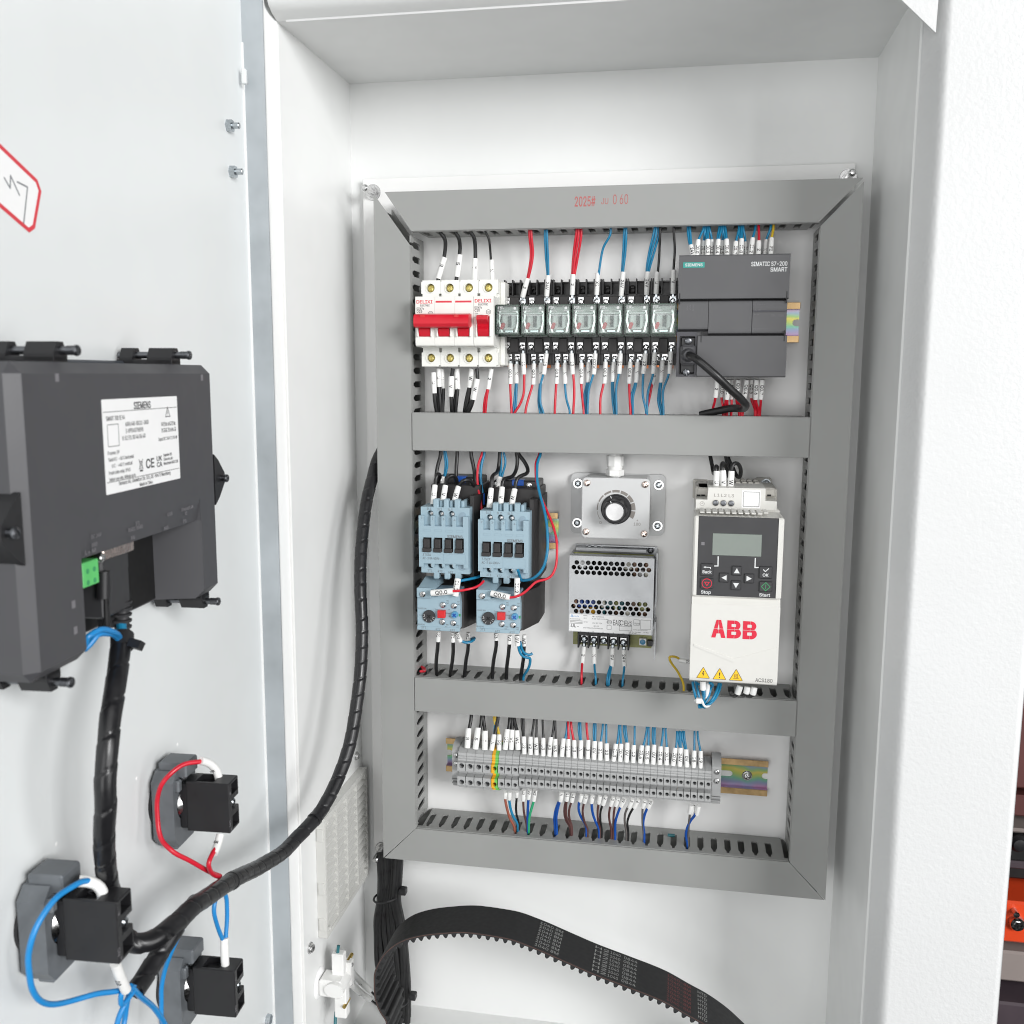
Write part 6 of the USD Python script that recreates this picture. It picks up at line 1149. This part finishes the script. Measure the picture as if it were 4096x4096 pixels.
def clamp(s_, z_, out, turnz=None):
    """A black clamp foot with a steel screw, along the depth; out = direction away from the housing."""
    ox, oz = out
    if ox == 0:
        zz0, zz1 = (z_, z_ + 9 * oz)
        b = [cbox(s_ - 5.5, s_ + 5.5, min(zz0, zz0 + 3 * oz), max(zz0, zz0 + 3 * oz), 2, 36, .6)]
        for w0, w1 in ((4, 12), (21, 36)): b.append(remap(extr(Polygon([(s_ - 5.5, 0), (s_ + 5.5, 0), (s_ + 5.5, 4), (s_ + 2.5, 9.5), (s_ - 2.5, 9.5), (s_ - 5.5, 4)]), w1 - w0), [[1, 0, 0], [0, 0, -1], [0, oz, 0]], (0, -w0, z_)))
        c = (s_, z_ + 5.4 * oz)
    else:
        b = [cbox(min(s_, s_ + 3 * ox), max(s_, s_ + 3 * ox), z_ - 5.5, z_ + 5.5, 2, 36, .6)]
        for w0, w1 in ((4, 14), (22, 41)): b.append(ext(Polygon([(s_, z_ - 16), (s_, z_ + 16), (s_ + 6 * ox, z_ + 12), (s_ + 15 * ox, z_ + 3), (s_ + 15 * ox, z_ - 3), (s_ + 6 * ox, z_ - 12)]), w0, w1))
        c = (s_ + 10 * ox, z_)
    p = hm.add('clamp', b, 'black_plastic', smooth=25)
    hm.add('clamp_screw', [cyl(c[0], c[1], 2., 1, 44, 14), screw(c[0], c[1], 44, 2.6, 1.6, kind='slot')] + [cyl(c[0], c[1], 2.25, 39.5 + k * 1.2, 40 + k * 1.2, 14) for k in range(3)], 'dark_zinc', parent=p)
for (x, y, w_), out in (((330, 245, 40), (0, 1)), ((880, 268, 40), (0, 1)), ((1022, 1452, 40), (0, -1)), ((300, 1840, 40), (0, -1)), ((1075, 857, 40), (1, 0)), ((95, 1108, 40), (-1, 0))):
    c = Dp('F', x, y, w_)
    if out[0] == 0: clamp(c[0], hz1 if out[1] > 0 else hz0, out)
    else: clamp(hx1 - 1 if out[0] > 0 else hx0 + 1, c[2], out)
c = Dp('F', 440, 1320, 38)
gc = hm.add('power_connector', cbox(c[0] - 7.4, c[0] + 7.2, c[2] - 6.2, c[2] + 6.2, 16, 38, .5), 'connector_green', label='green power connector')
hm.add('connector_hole', [cyl(c[0] + o, c[2] - 1 + p_, 1.3, 38, 38.1, 14) for o in (-3, 3) for p_ in (-3, 2.6)], 'start_green', parent=gc)
c = Dp('F', 575, 1225, 36); hm.add('serial_socket', [cbox(c[0] - 15, c[0] + 16, bz - 6, bz - .5, 18, 36, .6)], 'pink_screw'); hm.add('socket_stud', [screw(c[0] - 19, bz - 3.5, 36, 2.6, 2.6, kind='none')], 'steel')
sp = Thing('serial_cable', 'black cable with a moulded plug leaving the back of the operator panel', 'cable', (c[0], -30, -40), DOOR)
sp.each('plug', [cbox(c[0] - 14, c[0] + 13, -23, bz - 5, 17, 34, 1.2), cbox(c[0] - 12, c[0] + 17, -2, bz - 6, 17, 32, 1), cbox(c[0] + 10, c[0] + 13, -34, -20, 20, 27, .6)], 'panel_black')
c2 = Dp('F', 590, 1500, 30)
sp.add('strain_relief', [remap(lathe([(0, 0), (5.2 - k * .2, 0), (5.4 - k * .2, -1.2), (3.6, -1.8), (0, -1.8)], 0, 0, 18), [[1, 0, 0], [0, 0, -1], [0, 1, 0]], (c2[0], -30, c2[2] + 4 - k * 3.4)) for k in range(6)] + [extz(ring(c2[0], 30, 3.4, 16), c2[2] - 20, c2[2] + 12)], 'panel_black')

# ---------------------------------------------------------------- spiral wrapped harnesses
def spiral(path, r, pitch, seed=1):
    p = smooth_path(path, 1.3); s = np.r_[0, np.cumsum(np.linalg.norm(np.diff(p, axis=0), axis=1))]
    rg = np.random.RandomState(seed); wob = np.cumsum(rg.normal(0, .06, len(p)))
    def rad(i, a):
        f = (s[i] / pitch + wob[i] * .5 - a / (2 * math.pi)) % 1
        return 0.34 * (1 - f) if f < .93 else -.5
    return sweep(p, r, 26, rad)
def DW(pts):                                                   # door pixels (view, x, y, w) to world mm
    return [tuple(DOOR.w(P(v, x, y, w_, DOOR))) for v, x, y, w_ in pts]
vpath = DW([('F', 588, 1640, 34), ('F', 575, 1740, 38), ('F', 556, 1880, 42)] + [('G', 610, 100, 44), ('G', 592, 300, 46), ('G', 582, 500, 46), ('G', 577, 700, 44), ('G', 578, 850, 40), ('G', 592, 980, 36), ('G', 612, 1080, 30), ('G', 625, 1200, 26)])
vh = Thing('wrapped_cable', 'vertical spiral-wrapped black cable hanging below the operator panel', 'cable', vpath[-1])
vh.add('spiral_wrap', spiral(vpath, 5.1, 17, 2), 'spiral_black', smooth=35)
up = DW([('F', 586, 1560, 30), ('F', 588, 1640, 34), ('F', 580, 1720, 37)])
vh.add('inner_wires', tube(up, 2.6, 12, 2), 'wire_blue')
tp_ = DW([('F', 590, 1648, 35)])[0]; ax = np.array(DW([('F', 590, 1600, 33)])[0]) - np.array(tp_); ax /= np.linalg.norm(ax)
vh.add('cable_tie', [sweep([np.array(tp_) + ax * -4, np.array(tp_) + ax * 4], 6., 16), sweep([np.array(tp_) + (6, -2, 0), np.array(tp_) + (13, -3, -1)], 3.2, 4)], 'black_plastic')
mpath = [tuple(PANEL.px((nx * 2.12, ny * 2.12), d_)) for nx, ny, d_ in ((722, 848, 26), (708, 880, 34), (692, 945, 58), (682, 1030, 80), (680, 1110, 98), (683, 1200, 112), (678, 1290, 128), (664, 1385, 148), (637, 1470, 172), (596, 1543, 202), (548, 1594, 236))] + DW([('P', 497, 1631, 40), ('P', 440, 1660, 44), ('P', 392, 1692, 46), ('P', 352, 1722, 46), ('P', 318, 1752, 43), ('P', 285, 1775, 38), ('P', 250, 1778, 30), ('P', 232, 1765, 24)])
mh_ = Thing('wrapped_cable', 'long spiral-wrapped black cable sweeping from the left duct down to the door', 'cable', mpath[12])
mh_.add('spiral_wrap', spiral(mpath, 5.4, 14, 5), 'spiral_black', smooth=35)
mh_.each('clip', [sweep(smooth_path(mpath[i:i + 2], 2)[2:5] if False else [np.array(mpath[i]), np.array(mpath[i]) * .9 + np.array(mpath[i + 1]) * .1], 6.1, 20) for i in (9, 12)], 'spiral_black')
bpath = DW([('G', 1080, 1120, 43), ('G', 1010, 1200, 43), ('G', 950, 1290, 41), ('G', 880, 1400, 38), ('G', 810, 1510, 36), ('G', 745, 1610, 35)])
bh = Thing('wrapped_cable', 'short spiral-wrapped branch running down to the blue wires', 'cable', bpath[-1])
bh.add('spiral_wrap', spiral(bpath, 5.2, 16, 9), 'spiral_black', smooth=35)

# ---------------------------------------------------------------- push-button contact blocks
def ob(s0, s1, z0, z1, w0, w1, c=.6): return cbox(s0, s1, z0, z1, w0, w1, c)
AS, AZ = -181.5, -173.5
pb = Thing('button_block', 'black contact block on a grey collar, its red wires curling to the long cable', 'contact block', (AS, 0, AZ), DOOR, group='contact blocks behind the door buttons')
oc = Polygon([(AS - 16, AZ - 20), (AS - 10, AZ - 27), (AS + 10, AZ - 27), (AS + 16, AZ - 20), (AS + 16, AZ + 18), (AS + 10, AZ + 24), (AS - 10, AZ + 24), (AS - 16, AZ + 18)])
pb.add('collar', cut(ext(oc, 2.5, 17), cyl(AS, AZ, 11.5, 0, 20, 32)), 'zamak', smooth=30)
pb.each('collar_lug', [ob(AS - 9, AS + 8, AZ + 19, AZ + 29, 4, 23, 1), ob(AS - 9, AS + 8, AZ - 30, AZ - 22, 6, 15, 1)], 'zamak')
pb.add('collar_lug', [ob(AS - 14, AS - 9, AZ + 11, AZ + 19, 15, 20, 1)], 'zamak')
pb.add('collar_screw', screw(AS - 6, AZ + 20, 20, 3, 2.), 'zinc')
pb.add('gasket', lathe([(14.5, .1), (16.5, .1), (16.5, 2), (14.5, 2)], AS, AZ, 36), 'black_plastic')
pb.add('button_stem', lathe([(0, 19.5), (8.6, 19.5), (9.4, 18.6), (10.8, 17), (10.8, .2)], AS, AZ, 32), 'steel')
pb.add('clip_plate', ob(AS - 8.5, AS + 8.5, AZ - 15, AZ + 15, 17.2, 24, .8), 'black_plastic')
bs0, bs1, bz0, bz1 = AS - 9, AS + 6, AZ - 16.4, AZ + 17
blk_ = cut(ob(bs0, bs1, bz0, bz1, 22, 51, .6), box(bs0 + 4, bs1 - 1.4, bz1 - 9, bz1 - 1.6, 44, 52), box(bs0 + 4, bs1 - 1.4, bz0 + 2, bz0 + 10, 44, 52), box(bs0 + 4, bs1 + 1, bz0 + 13.6, bz1 - 12.4, 47, 52), box(bs0 + 2, bs1 - 2, bz1 - 4, bz1 + 1, 28, 40))
pb.add('contact_block', blk_, 'black_plastic', smooth=25)
pb.add('terminal_screw', screw(bs1 - 4, AZ + .3, 46, 3, 4), 'zinc'); pb.add('terminal_screw', screw(bs1 - 4, bz1 - 5.4, 44, 2.6, 2), 'dark_zinc'); pb.add('terminal_screw', screw(bs1 - 4, bz0 + 6, 44, 2.6, 2), 'dark_zinc')
def side_text(s_, x, z, w_, h):
    m = text(s_, 0, 0, 0, h); return remap(m, [[0, 1, 0], [-1, 0, 0], [0, 0, 1]], (x, -w_, z))
pb.add('lettering', [text('NO', bs0 + 1.2, bz0 + 5, 51.02, 2.2, rot=90), text('4', bs0 + 1, bz1 - 8, 51.02, 2.2), text('3', bs0 + 1, bz0 + 1, 51.02, 2.2)], 'dim_ink')
dup(pb, 'button_block', 'black contact block on a grey collar nearest the viewer, wired in blue', -318.5 - AS, -175.5 - AZ, group='contact blocks behind the door buttons', cat_='contact block')
dup(pb, 'button_block', 'lowest black contact block on a grey collar, under a looped blue wire', -184 - AS, -301 - AZ, group='contact blocks behind the door buttons', cat_='contact block')
def dwire(label, c_, pts, r=None, sl=None, sr=2.4, mark=None):
    w_ = DW(pts); t = Thing('wire', label, 'wire', w_[0]); col = COL[c_]
    t.add('conductor', tube(w_, r or col[2], 10, 2), col[1], smooth=50)
    for k_ in (sl or []):
        s_ = smooth_path(DW(k_[0]), 2); p = t.add('sleeve', sweep(s_, sr, 14), 'tube_white', smooth=50)
        if k_[1]: m_ = len(s_) // 2; t.add('marking', sleeve_text(k_[1], s_[max(m_ - 3, 0)], s_[min(m_ + 3, len(s_) - 1)], sr, 2.), 'black_ink', parent=p)
    return t
dwire('red wire curling round the middle contact block, white sleeve at its top', 'r', [('G', 1215, 450, 40), ('G', 1190, 380, 38), ('G', 1110, 340, 33), ('G', 1020, 352, 26), ('G', 940, 408, 20), ('G', 885, 480, 15), ('G', 866, 570, 13), ('G', 872, 690, 14), ('G', 895, 780, 18), ('G', 940, 825, 24), ('G', 1050, 888, 32), ('G', 1150, 945, 38), ('G', 1215, 972, 40)], 1.5, [([('G', 1212, 455, 40), ('G', 1200, 400, 39), ('G', 1170, 360, 37), ('G', 1108, 335, 33)], '3')], 2.6)
dwire('short red wire with a sleeve under the middle contact block', 'r', [('G', 1215, 750, 42), ('G', 1195, 810, 42), ('G', 1172, 850, 42), ('G', 1150, 905, 42), ('G', 1165, 950, 41), ('G', 1208, 975, 41)], 1.5, [([('G', 1216, 742, 42), ('G', 1205, 790, 42), ('G', 1180, 848, 42)], '3')], 2.5)
dwire('left strand of the blue loop above the lowest contact block', 's', [('G', 1228, 1040, 42), ('G', 1192, 1095, 42), ('G', 1180, 1160, 42), ('G', 1198, 1240, 42), ('G', 1228, 1318, 42)], 1.4)
dwire('right strand of the blue loop, with a white sleeve below it', 's', [('G', 1230, 1050, 43), ('G', 1252, 1110, 43), ('G', 1254, 1190, 43), ('G', 1246, 1310, 43), ('G', 1242, 1400, 43), ('G', 1245, 1480, 42)], 1.4, [([('G', 1238, 1312, 42.5), ('G', 1240, 1400, 42.5), ('G', 1246, 1490, 42)], None)], 2.7)
dwire('thin blue wire passing left of the lowest contact block', 's', [('G', 1010, 1260, 38), ('G', 950, 1380, 33), ('G', 908, 1500, 27), ('G', 890, 1620, 24), ('G', 890, 1720, 24), ('G', 900, 1830, 26)], 1.4)
dwire('blue wire curling round the nearest contact block, white sleeve at its top', 's', [('G', 568, 1105, 40), ('G', 560, 1040, 38), ('G', 500, 1000, 33), ('G', 430, 1012, 31), ('G', 335, 1070, 28), ('G', 235, 1190, 25), ('G', 175, 1320, 23), ('G', 155, 1440, 21), ('G', 168, 1560, 21), ('G', 205, 1645, 21), ('G', 275, 1680, 22), ('G', 390, 1662, 25), ('G', 520, 1625, 31), ('G', 640, 1608, 35), ('G', 715, 1592, 38)], 1.5, [([('G', 568, 1108, 40), ('G', 562, 1045, 38), ('G', 515, 1008, 34), ('G', 436, 1000, 28)], '2')], 2.9)
dwire('blue wire in a white sleeve under the nearest contact block', 's', [('G', 640, 1455, 42), ('G', 690, 1590, 40), ('G', 720, 1610, 39)], 1.5, [([('G', 636, 1452, 42), ('G', 662, 1525, 41), ('G', 695, 1600, 40)], '10')], 2.7)
dwire('blue wire of the fan going straight down to the frame edge', 's', [('G', 740, 1570, 38), ('G', 700, 1660, 36), ('G', 660, 1740, 34), ('G', 640, 1830, 33)], 1.6)
dwire('blue wire of the fan going right to the frame edge', 's', [('G', 720, 1580, 39), ('G', 780, 1640, 38), ('G', 850, 1700, 36), ('G', 925, 1820, 34)], 1.6)
dwire('short doubled blue wire in the middle of the fan', 's', [('G', 735, 1590, 39.5), ('G', 668, 1620, 38), ('G', 668, 1690, 37), ('G', 700, 1660, 38), ('G', 745, 1590, 39)], 1.4)
dwire('blue wire of the fan left of the short doubled one', 's', [('G', 722, 1590, 36), ('G', 700, 1680, 34), ('G', 690, 1760, 33), ('G', 672, 1830, 33)], 1.5)
w_ = DW([('F', 410, 1670, 36), ('F', 420, 1630, 38), ('F', 480, 1592, 40), ('F', 540, 1600, 40), ('F', 578, 1630, 36)]); w2_ = DW([('F', 405, 1690, 34), ('F', 440, 1660, 36), ('F', 470, 1615, 38), ('F', 530, 1612, 38), ('F', 570, 1640, 35)])
t = Thing('wire_pair', 'pair of blue power wires bending into the cable tie below the operator panel', 'wires', w_[0])
for a in (w_, w2_): t.add('conductor', tube(a, 1.5, 10, 2), 'wire_skyblue', smooth=50)
t = Thing('wire_bundle', 'black sleeved wires hanging from the green power connector', 'wires', DW([('F', 490, 1580, 30)])[0])
for x0_, x1_, w_ in ((478, 492, 30), (492, 505, 32), (505, 518, 34)): t.add('conductor', tube(DW([('F', x0_ + 10, 1320, w_), ('F', x0_ + 6, 1440, w_), ('F', x1_, 1590, w_)]), 1.7, 10, 3), 'wire_black')
t.add('sleeve', tube(DW([('F', 497, 1310, 35), ('F', 500, 1440, 35)]), 3.4, 14, 3), 'black_plastic')

# ================================================================ louvred vent cover on the left wall
def LP(v, x, y, d_): return P(v, x, y, d_, LEFT)
gt = 9.
g = [LP('u', 585, 985, gt), LP('v', 958, 900, gt), LP('v', 1378, 415, gt), LP('v', 1388, 1480, gt)]
gx0, gx1, gz0, gz1 = (g[0][0] + g[1][0]) / 2, (g[2][0] + g[3][0]) / 2, g[0][2], (g[1][2] + g[2][2]) / 2
vc = Thing('vent_cover', 'off-white louvred vent cover low on the left inner wall', 'vent cover', ((gx0 + gx1) / 2, 0, gz0), LEFT)
o = rrect(gx0, gx1, gz0, gz1, .8); inn = sbox(gx0 + 3, gz0 + 5, gx1 - 3, gz1 - 5)
vc.add('frame', [ext(o.difference(inn), .1, gt)], 'vent_plastic')
vc.add('back', ext(inn, .1, 1.2), 'filter_grey')
ncol, nrow = 4, 13; cw = (gx1 - gx0 - 6) / ncol; rh = (gz1 - gz0 - 10) / nrow
for i in range(ncol):
    for j in range(nrow):
        x = gx0 + 3 + i * cw; z = gz0 + 5 + j * rh
        vc.add('slat', extx(Polygon([(1.6, z + rh * .5), (gt - .6, z - rh * .04), (gt - .4, z + rh * .16), (2.4, z + rh * .72)]), x + .4, x + cw - .4), 'vent_plastic', smooth=False)
    if i: vc.add('mullion', box(gx0 + 3 + i * cw - .7, gx0 + 3 + i * cw + .7, gz0 + 5, gz1 - 5, 1, gt - .2), 'vent_plastic')
for z in (gz0 + 14, gz0 + (gz1 - gz0) * .42, gz1 - 16): vc.add('latch_tab', cbox(gx0 - 1.2, gx0 + .4, z - 6, z + 6, 1.5, gt - 1.5, .4), 'vent_plastic')
for (x, z) in ((gx0 + 6, gz0 + 6), (gx0 + 6, gz1 - 7), (gx1 - 6, gz0 + 6), (gx1 - 6, gz1 - 7)): vc.add('screw_boss', lathe([(1.6, gt - 1), (2., gt + .2), (3.2, gt + .2), (3.4, 2)], x, z, 18), 'vent_plastic')

# ================================================================ white lamp holder on the left wall
lh = Thing('plug_adapter', 'white plastic plug part with brass pins on the left inner wall', 'plug', (LP('u', 700, 1500, 0)[0], 0, LP('u', 700, 1650, 0)[2]), LEFT)
c = LP('u', 480, 1500, 2); cc = LP('u', 700, 1500, 18)
def LB(v0, x0, y0, x1, y1, d_): return rect(v0, x0, y0, x1, y1, d_, LEFT)
X0, Z0 = cc[0], cc[2]
k_ = 1.14
def sc_(m):
    v = m.vertices.copy(); v[:, 0] = X0 + (v[:, 0] - X0) * k_; v[:, 2] = Z0 + (v[:, 2] - Z0) * k_; v[:, 1] *= 1.15; return tm(v, m.faces)
lh_add = lh.add
def _sc_add(name, mesh, material, **k): return lh_add(name, sc_(cat(mesh) if isinstance(mesh, list) else mesh), material, **k)
lh.add = _sc_add
lh.add('wall_seal', lathe([(0, 1.8), (9, 1.6), (11.5, .8), (12.5, .1)], X0 - 1, Z0 + 1, 26), 'sticker_white')
lh.add('base', [cbox(X0 - 9, X0 + 9, Z0 - 7, Z0 + 8, 1.5, 22, 2.2)], 'gland_white')
lh.add('collar', [extx(affinity.translate(affinity.scale(ring(0, 0, 1, 24), 8, 6), 16, Z0 + 2), X0 - 11, X0 + 13)], 'gland_white', smooth=40)
lh.each('upright', [cbox(X0 - 5, X0 + 4, Z0 - 26, Z0 + 1, 14, 24, .8), cbox(X0 + 1, X0 + 9, Z0 + 4, Z0 + 26, 10, 20, .8), cbox(X0 + 8, X0 + 16, Z0 - 6, Z0 + 15, 14, 24, .8)], 'gland_white')
lh.add('brass_pin', extx(ring(23, Z0 - 14, 1.5, 12), X0 - 7, X0 + 4.5), 'brass')
lh.add('brass_pin', extx(ring(20, Z0 + 14, 1.5, 12), X0 + 12, X0 + 22), 'brass')
lh.add('pin_screw', screw(X0 + 11, Z0 + 12, 24, 1.6, 1), 'steel')
for s_, (z0_, z1_), lab in ((1, (6, -1), 'white sleeved wire leading right from the plug part, upper one'), (-1, (-8, -13), 'white sleeved wire leading right from the plug part, lower one')):
    p0, p1 = LEFT.w((X0 + 16, -23, Z0 + z0_)), LEFT.w(LP('u', 1050, 1555 if s_ > 0 else 1655, 24)); p2 = p1 + (p1 - p0) * .5
    wire(lab, [('K', [tuple(p0), tuple(p1), tuple(p2)])], (p0 * .9 + p1 * .1, p1), 'L1' if s_ < 0 else 'L2', 3.)
for (z0_, z1_), lab in (((24, 36), 'teal wire end above the plug part on the left wall'), ((-26, -40), 'teal wire leaving the bottom of the plug part')):
    p0, p1 = LEFT.w((X0 + 4 if z0_ > 0 else X0 - 2, -16, Z0 + z0_)), LEFT.w((X0 + 6 if z0_ > 0 else X0 - 8, -17, Z0 + z1_))
    t = Thing('wire', lab, 'wire', p0); t.add('conductor', tube([p0, p1], 1.5, 10), 'cap_teal')

# ================================================================ bundle of black cables under the ducts
cb = Thing('cable_bundle', 'bundle of black cables with two cable ties hanging below the ducts', 'cables', PANEL.px(q('H', 430, 980), 15))
rb = random.Random(11)
for i in range(14):
    u = (i % 7) / 6.; dd = 12 + (i // 7) * 7 + rb.uniform(-1, 1)
    xs = [(385 + 75 * u, 380), (390 + 66 * u, 470), (388 + 62 * u, 545), (374 + 92 * u + rb.uniform(-5, 5), 640), (380 + 104 * u + rb.uniform(-5, 5), 760), (400 + 88 * u, 880), (418 + 70 * u, 960), (420 + 66 * u, 1060), (430 + 60 * u, 1200)]
    cb.add('cable', tube([tuple(P('H', x, y, dd + 2 * math.sin(j + i))) for j, (x, y) in enumerate(xs)], 3.3 if i % 3 else 3.9, 10, 4), 'wire_black', smooth=50)
for y, x0_, x1_ in ((548, 366, 456), (935, 414, 492)):
    a, b = P('H', x0_, y - 20, 18), P('H', x1_, y, 18); m_ = (a + b) / 2; L_ = (b[0] - a[0]) / 2
    loop = [(m_[0] + L_ * 1.02 * math.cos(t_), m_[1] + 13 * math.sin(t_), m_[2] + 3 * math.cos(t_)) for t_ in np.linspace(0, 2 * math.pi, 26)]
    p = cb.add('cable_tie', sweep(np.array(loop), 1.1, 6), 'black_plastic'); h_ = P('H', x1_ + 14, y - 26, 26)
    cb.add('tie_head', cbox(h_[0] - 3.4, h_[0] + 3.4, h_[2] - 3.4, h_[2] + 3.4, 20, 28, .8), 'black_plastic', parent=p)

# ================================================================ toothed belt
BN, BWD = 126., 44.
near = [P('H', x, y, BN) for x, y in ((410, 1008), (382, 960), (364, 900), (363, 835), (385, 772), (430, 722), (490, 692), (600, 673), (720, 670), (850, 690), (950, 724), (1060, 772), (1170, 820), (1290, 866), (1430, 922), (1530, 978), (1592, 1012))]
cur = [(p[0], p[2]) for p in near]
cur = [(-196, -568), (-205, -540), (-204, -510), (-196, -478)] + cur[1:] if False else [(-120, -565), (-160, -558), (-182, -540), (-188, -505)] + cur + [(cur[-1][0] + 26, cur[-1][1] - 18), (cur[-1][0] + 56, cur[-1][1] - 55), (cur[-1][0] + 60, cur[-1][1] - 90), (cur[-1][0] + 30, -562), (60, -565.5)]
c3 = smooth_path([(x, 0, z) for x, z in cur], 1.0)[:, [0, 2]]
for _ in range(12): c3[1:-1] = c3[1:-1] * .5 + (c3[:-2] + c3[2:]) * .25
s_ = np.r_[0, np.cumsum(np.linalg.norm(np.diff(c3, axis=0), axis=1))]
ss = np.arange(0, s_[-1], .8); c3 = np.stack([np.interp(ss, s_, c3[:, k_]) for k_ in (0, 1)], 1)
tg = np.gradient(c3, axis=0); tg /= np.linalg.norm(tg, axis=1, keepdims=True); nr = np.stack([-tg[:, 1], tg[:, 0]], 1)     # outward = left of travel
ph = (ss / 8.0) % 1; tooth = np.where(ph < .6, np.sin(np.clip(ph / .6, 0, 1) * math.pi) ** .6, 0) * 3.6
outer = c3 + nr * .0; inner = c3 - nr * (2.1 + tooth)[:, None]; base_in = c3 - nr * 1.9
def ribbon(a, b, d0, d1):
    n = len(a); v = []
    for (x, z), (x2, z2) in zip(a, b): v += [(x, -d1, z), (x2, -d1, z2), (x2, -d0, z2), (x, -d0, z)]
    f = []
    for i in range(n - 1):
        for k_ in range(4):
            k2 = (k_ + 1) % 4; A, B, C, D_ = i * 4 + k_, i * 4 + k2, (i + 1) * 4 + k2, (i + 1) * 4 + k_; f += [(A, B, C), (A, C, D_)]
    f += [(0, 2, 1), (0, 3, 2), (4 * n - 4, 4 * n - 3, 4 * n - 2), (4 * n - 4, 4 * n - 2, 4 * n - 1)]
    m = tm(v, f); m.fix_normals(); return m
bt = Thing('toothed_belt', 'black toothed drive belt arching across the bottom of the enclosure', 'drive belt', (0, -104, -570))
bt.add('belt', ribbon(outer, inner, BN - BWD, BN), 'rubber', smooth=30)
bt.add('edge_cord', ribbon(c3 - nr * .5, c3 - nr * 1.2, BN - .1, BN + .12), 'rubber_edge', smooth=30)
def belt_at(px0, px1):
    a, b = P('H', *px0, BN), P('H', *px1, BN)
    return np.argmin(((c3 - a[[0, 2]]) ** 2).sum(1)), np.argmin(((c3 - b[[0, 2]]) ** 2).sum(1))
def belt_print(px0, px1, rows, s_txt, col, fill=None):
    i0, i1 = belt_at(px0, px1); L_ = ss[i1] - ss[i0]; out_ = []
    h = BWD / (rows + 1) * .66
    key_ = (s_txt, False)
    if key_ not in _txt: _txt[key_] = meshkit.text_mesh(s_txt, 1.0, 1.0, False)
    m = _txt[key_]; b = m.bounds; W = b[1][0] - b[0][0]
    for k_ in range(rows):
        u = (m.vertices[:, 0] - b[0][0]) / W * L_ + ss[i0]; v = BN - BWD + 2 + (k_ + .2) * (BWD - 4) / rows + (m.vertices[:, 1]) * h * -1 + h; e = m.vertices[:, 2] * .05 + .03
        x = np.interp(u, ss, c3[:, 0]); z = np.interp(u, ss, c3[:, 1]); nx = np.interp(u, ss, nr[:, 0]); nz = np.interp(u, ss, nr[:, 1])
        out_.append(tm(np.stack([x + nx * e, -(2 * BN - BWD - v) if False else -v, z + nz * e], 1), m.faces))
    bt.add('printing', out_, col, smooth=False)
belt_print((955, 724), (1040, 762), 7, '1040 8M', 'belt_print'); belt_print((1165, 818), (1215, 840), 7, 'H2', 'belt_print'); belt_print((1222, 842), (1262, 856), 7, '1040', 'belt_print'); belt_print((1272, 860), (1325, 882), 7, '0844', 'belt_print')
belt_print((1440, 928), (1530, 978), 7, '1040-8M', 'belt_red'); belt_print((1556, 992), (1590, 1012), 7, 'HTD', 'belt_print')
i0, i1 = belt_at((1590, 1010), (1592, 1013)); 

# ================================================================ machine seen past the right post
BK = -420
def bkblock(label, y0, y1, m_, name='machine_part', x0=4004, x1=4300, dep=(BK - 120, BK)):
    a, b = PANEL.px((x0 - 160, y0), BK), PANEL.px((x1, y1), BK)
    return a[0], b[0], b[2], a[2]
mc = Thing('machine', 'dark red, black and orange machine in the background past the right post', 'machine', (PANEL.px((4040, 3500), BK)[0], -BK, PANEL.px((4040, 4400), BK)[2]))
for nm, y0, y1, m_, d1 in (('cover', 2700, 3160, 'machine_brown', 10), ('rail', 3290, 3345, 'machine_grey', 6), ('band', 3165, 3285, 'machine_brown', 0), ('slot_panel', 3350, 3550, 'deep_black', -8), ('bracket', 3556, 3762, 'machine_orange', 22), ('plate', 3768, 3935, 'machine_grey', 12), ('bed', 3940, 4420, 'machine_dark', 30)):
    a = bkblock('', y0, y1, m_); mc.add(nm, cbox(a[0], a[1], a[2], a[3], BK - 110, BK + d1, 3), m_)
c = PANEL.px((4066, 3690), BK + 24); mc.add('bolt', [lathe([(0, BK + 30), (9, BK + 30), (10, BK + 28), (10, BK + 22)], c[0], c[2], 24), cyl(c[0] - 4, c[2] + 16, 4, BK + 22, BK + 34, 16), cyl(c[0], c[2], 5, BK + 30, BK + 31, 6)], 'steel')
c = PANEL.px((4075, 3375), BK + 8); mc.add('knob', lathe([(0, BK + 16), (8, BK + 14), (12, BK + 8), (12, BK - 8)], c[0], c[2], 20), 'black_plastic')
a = bkblock('', 3430, 3500, ''); mc.add('panel_strip', cbox(a[0], a[1], a[2], a[3], BK - 8, BK - 2, 2), 'machine_dark')
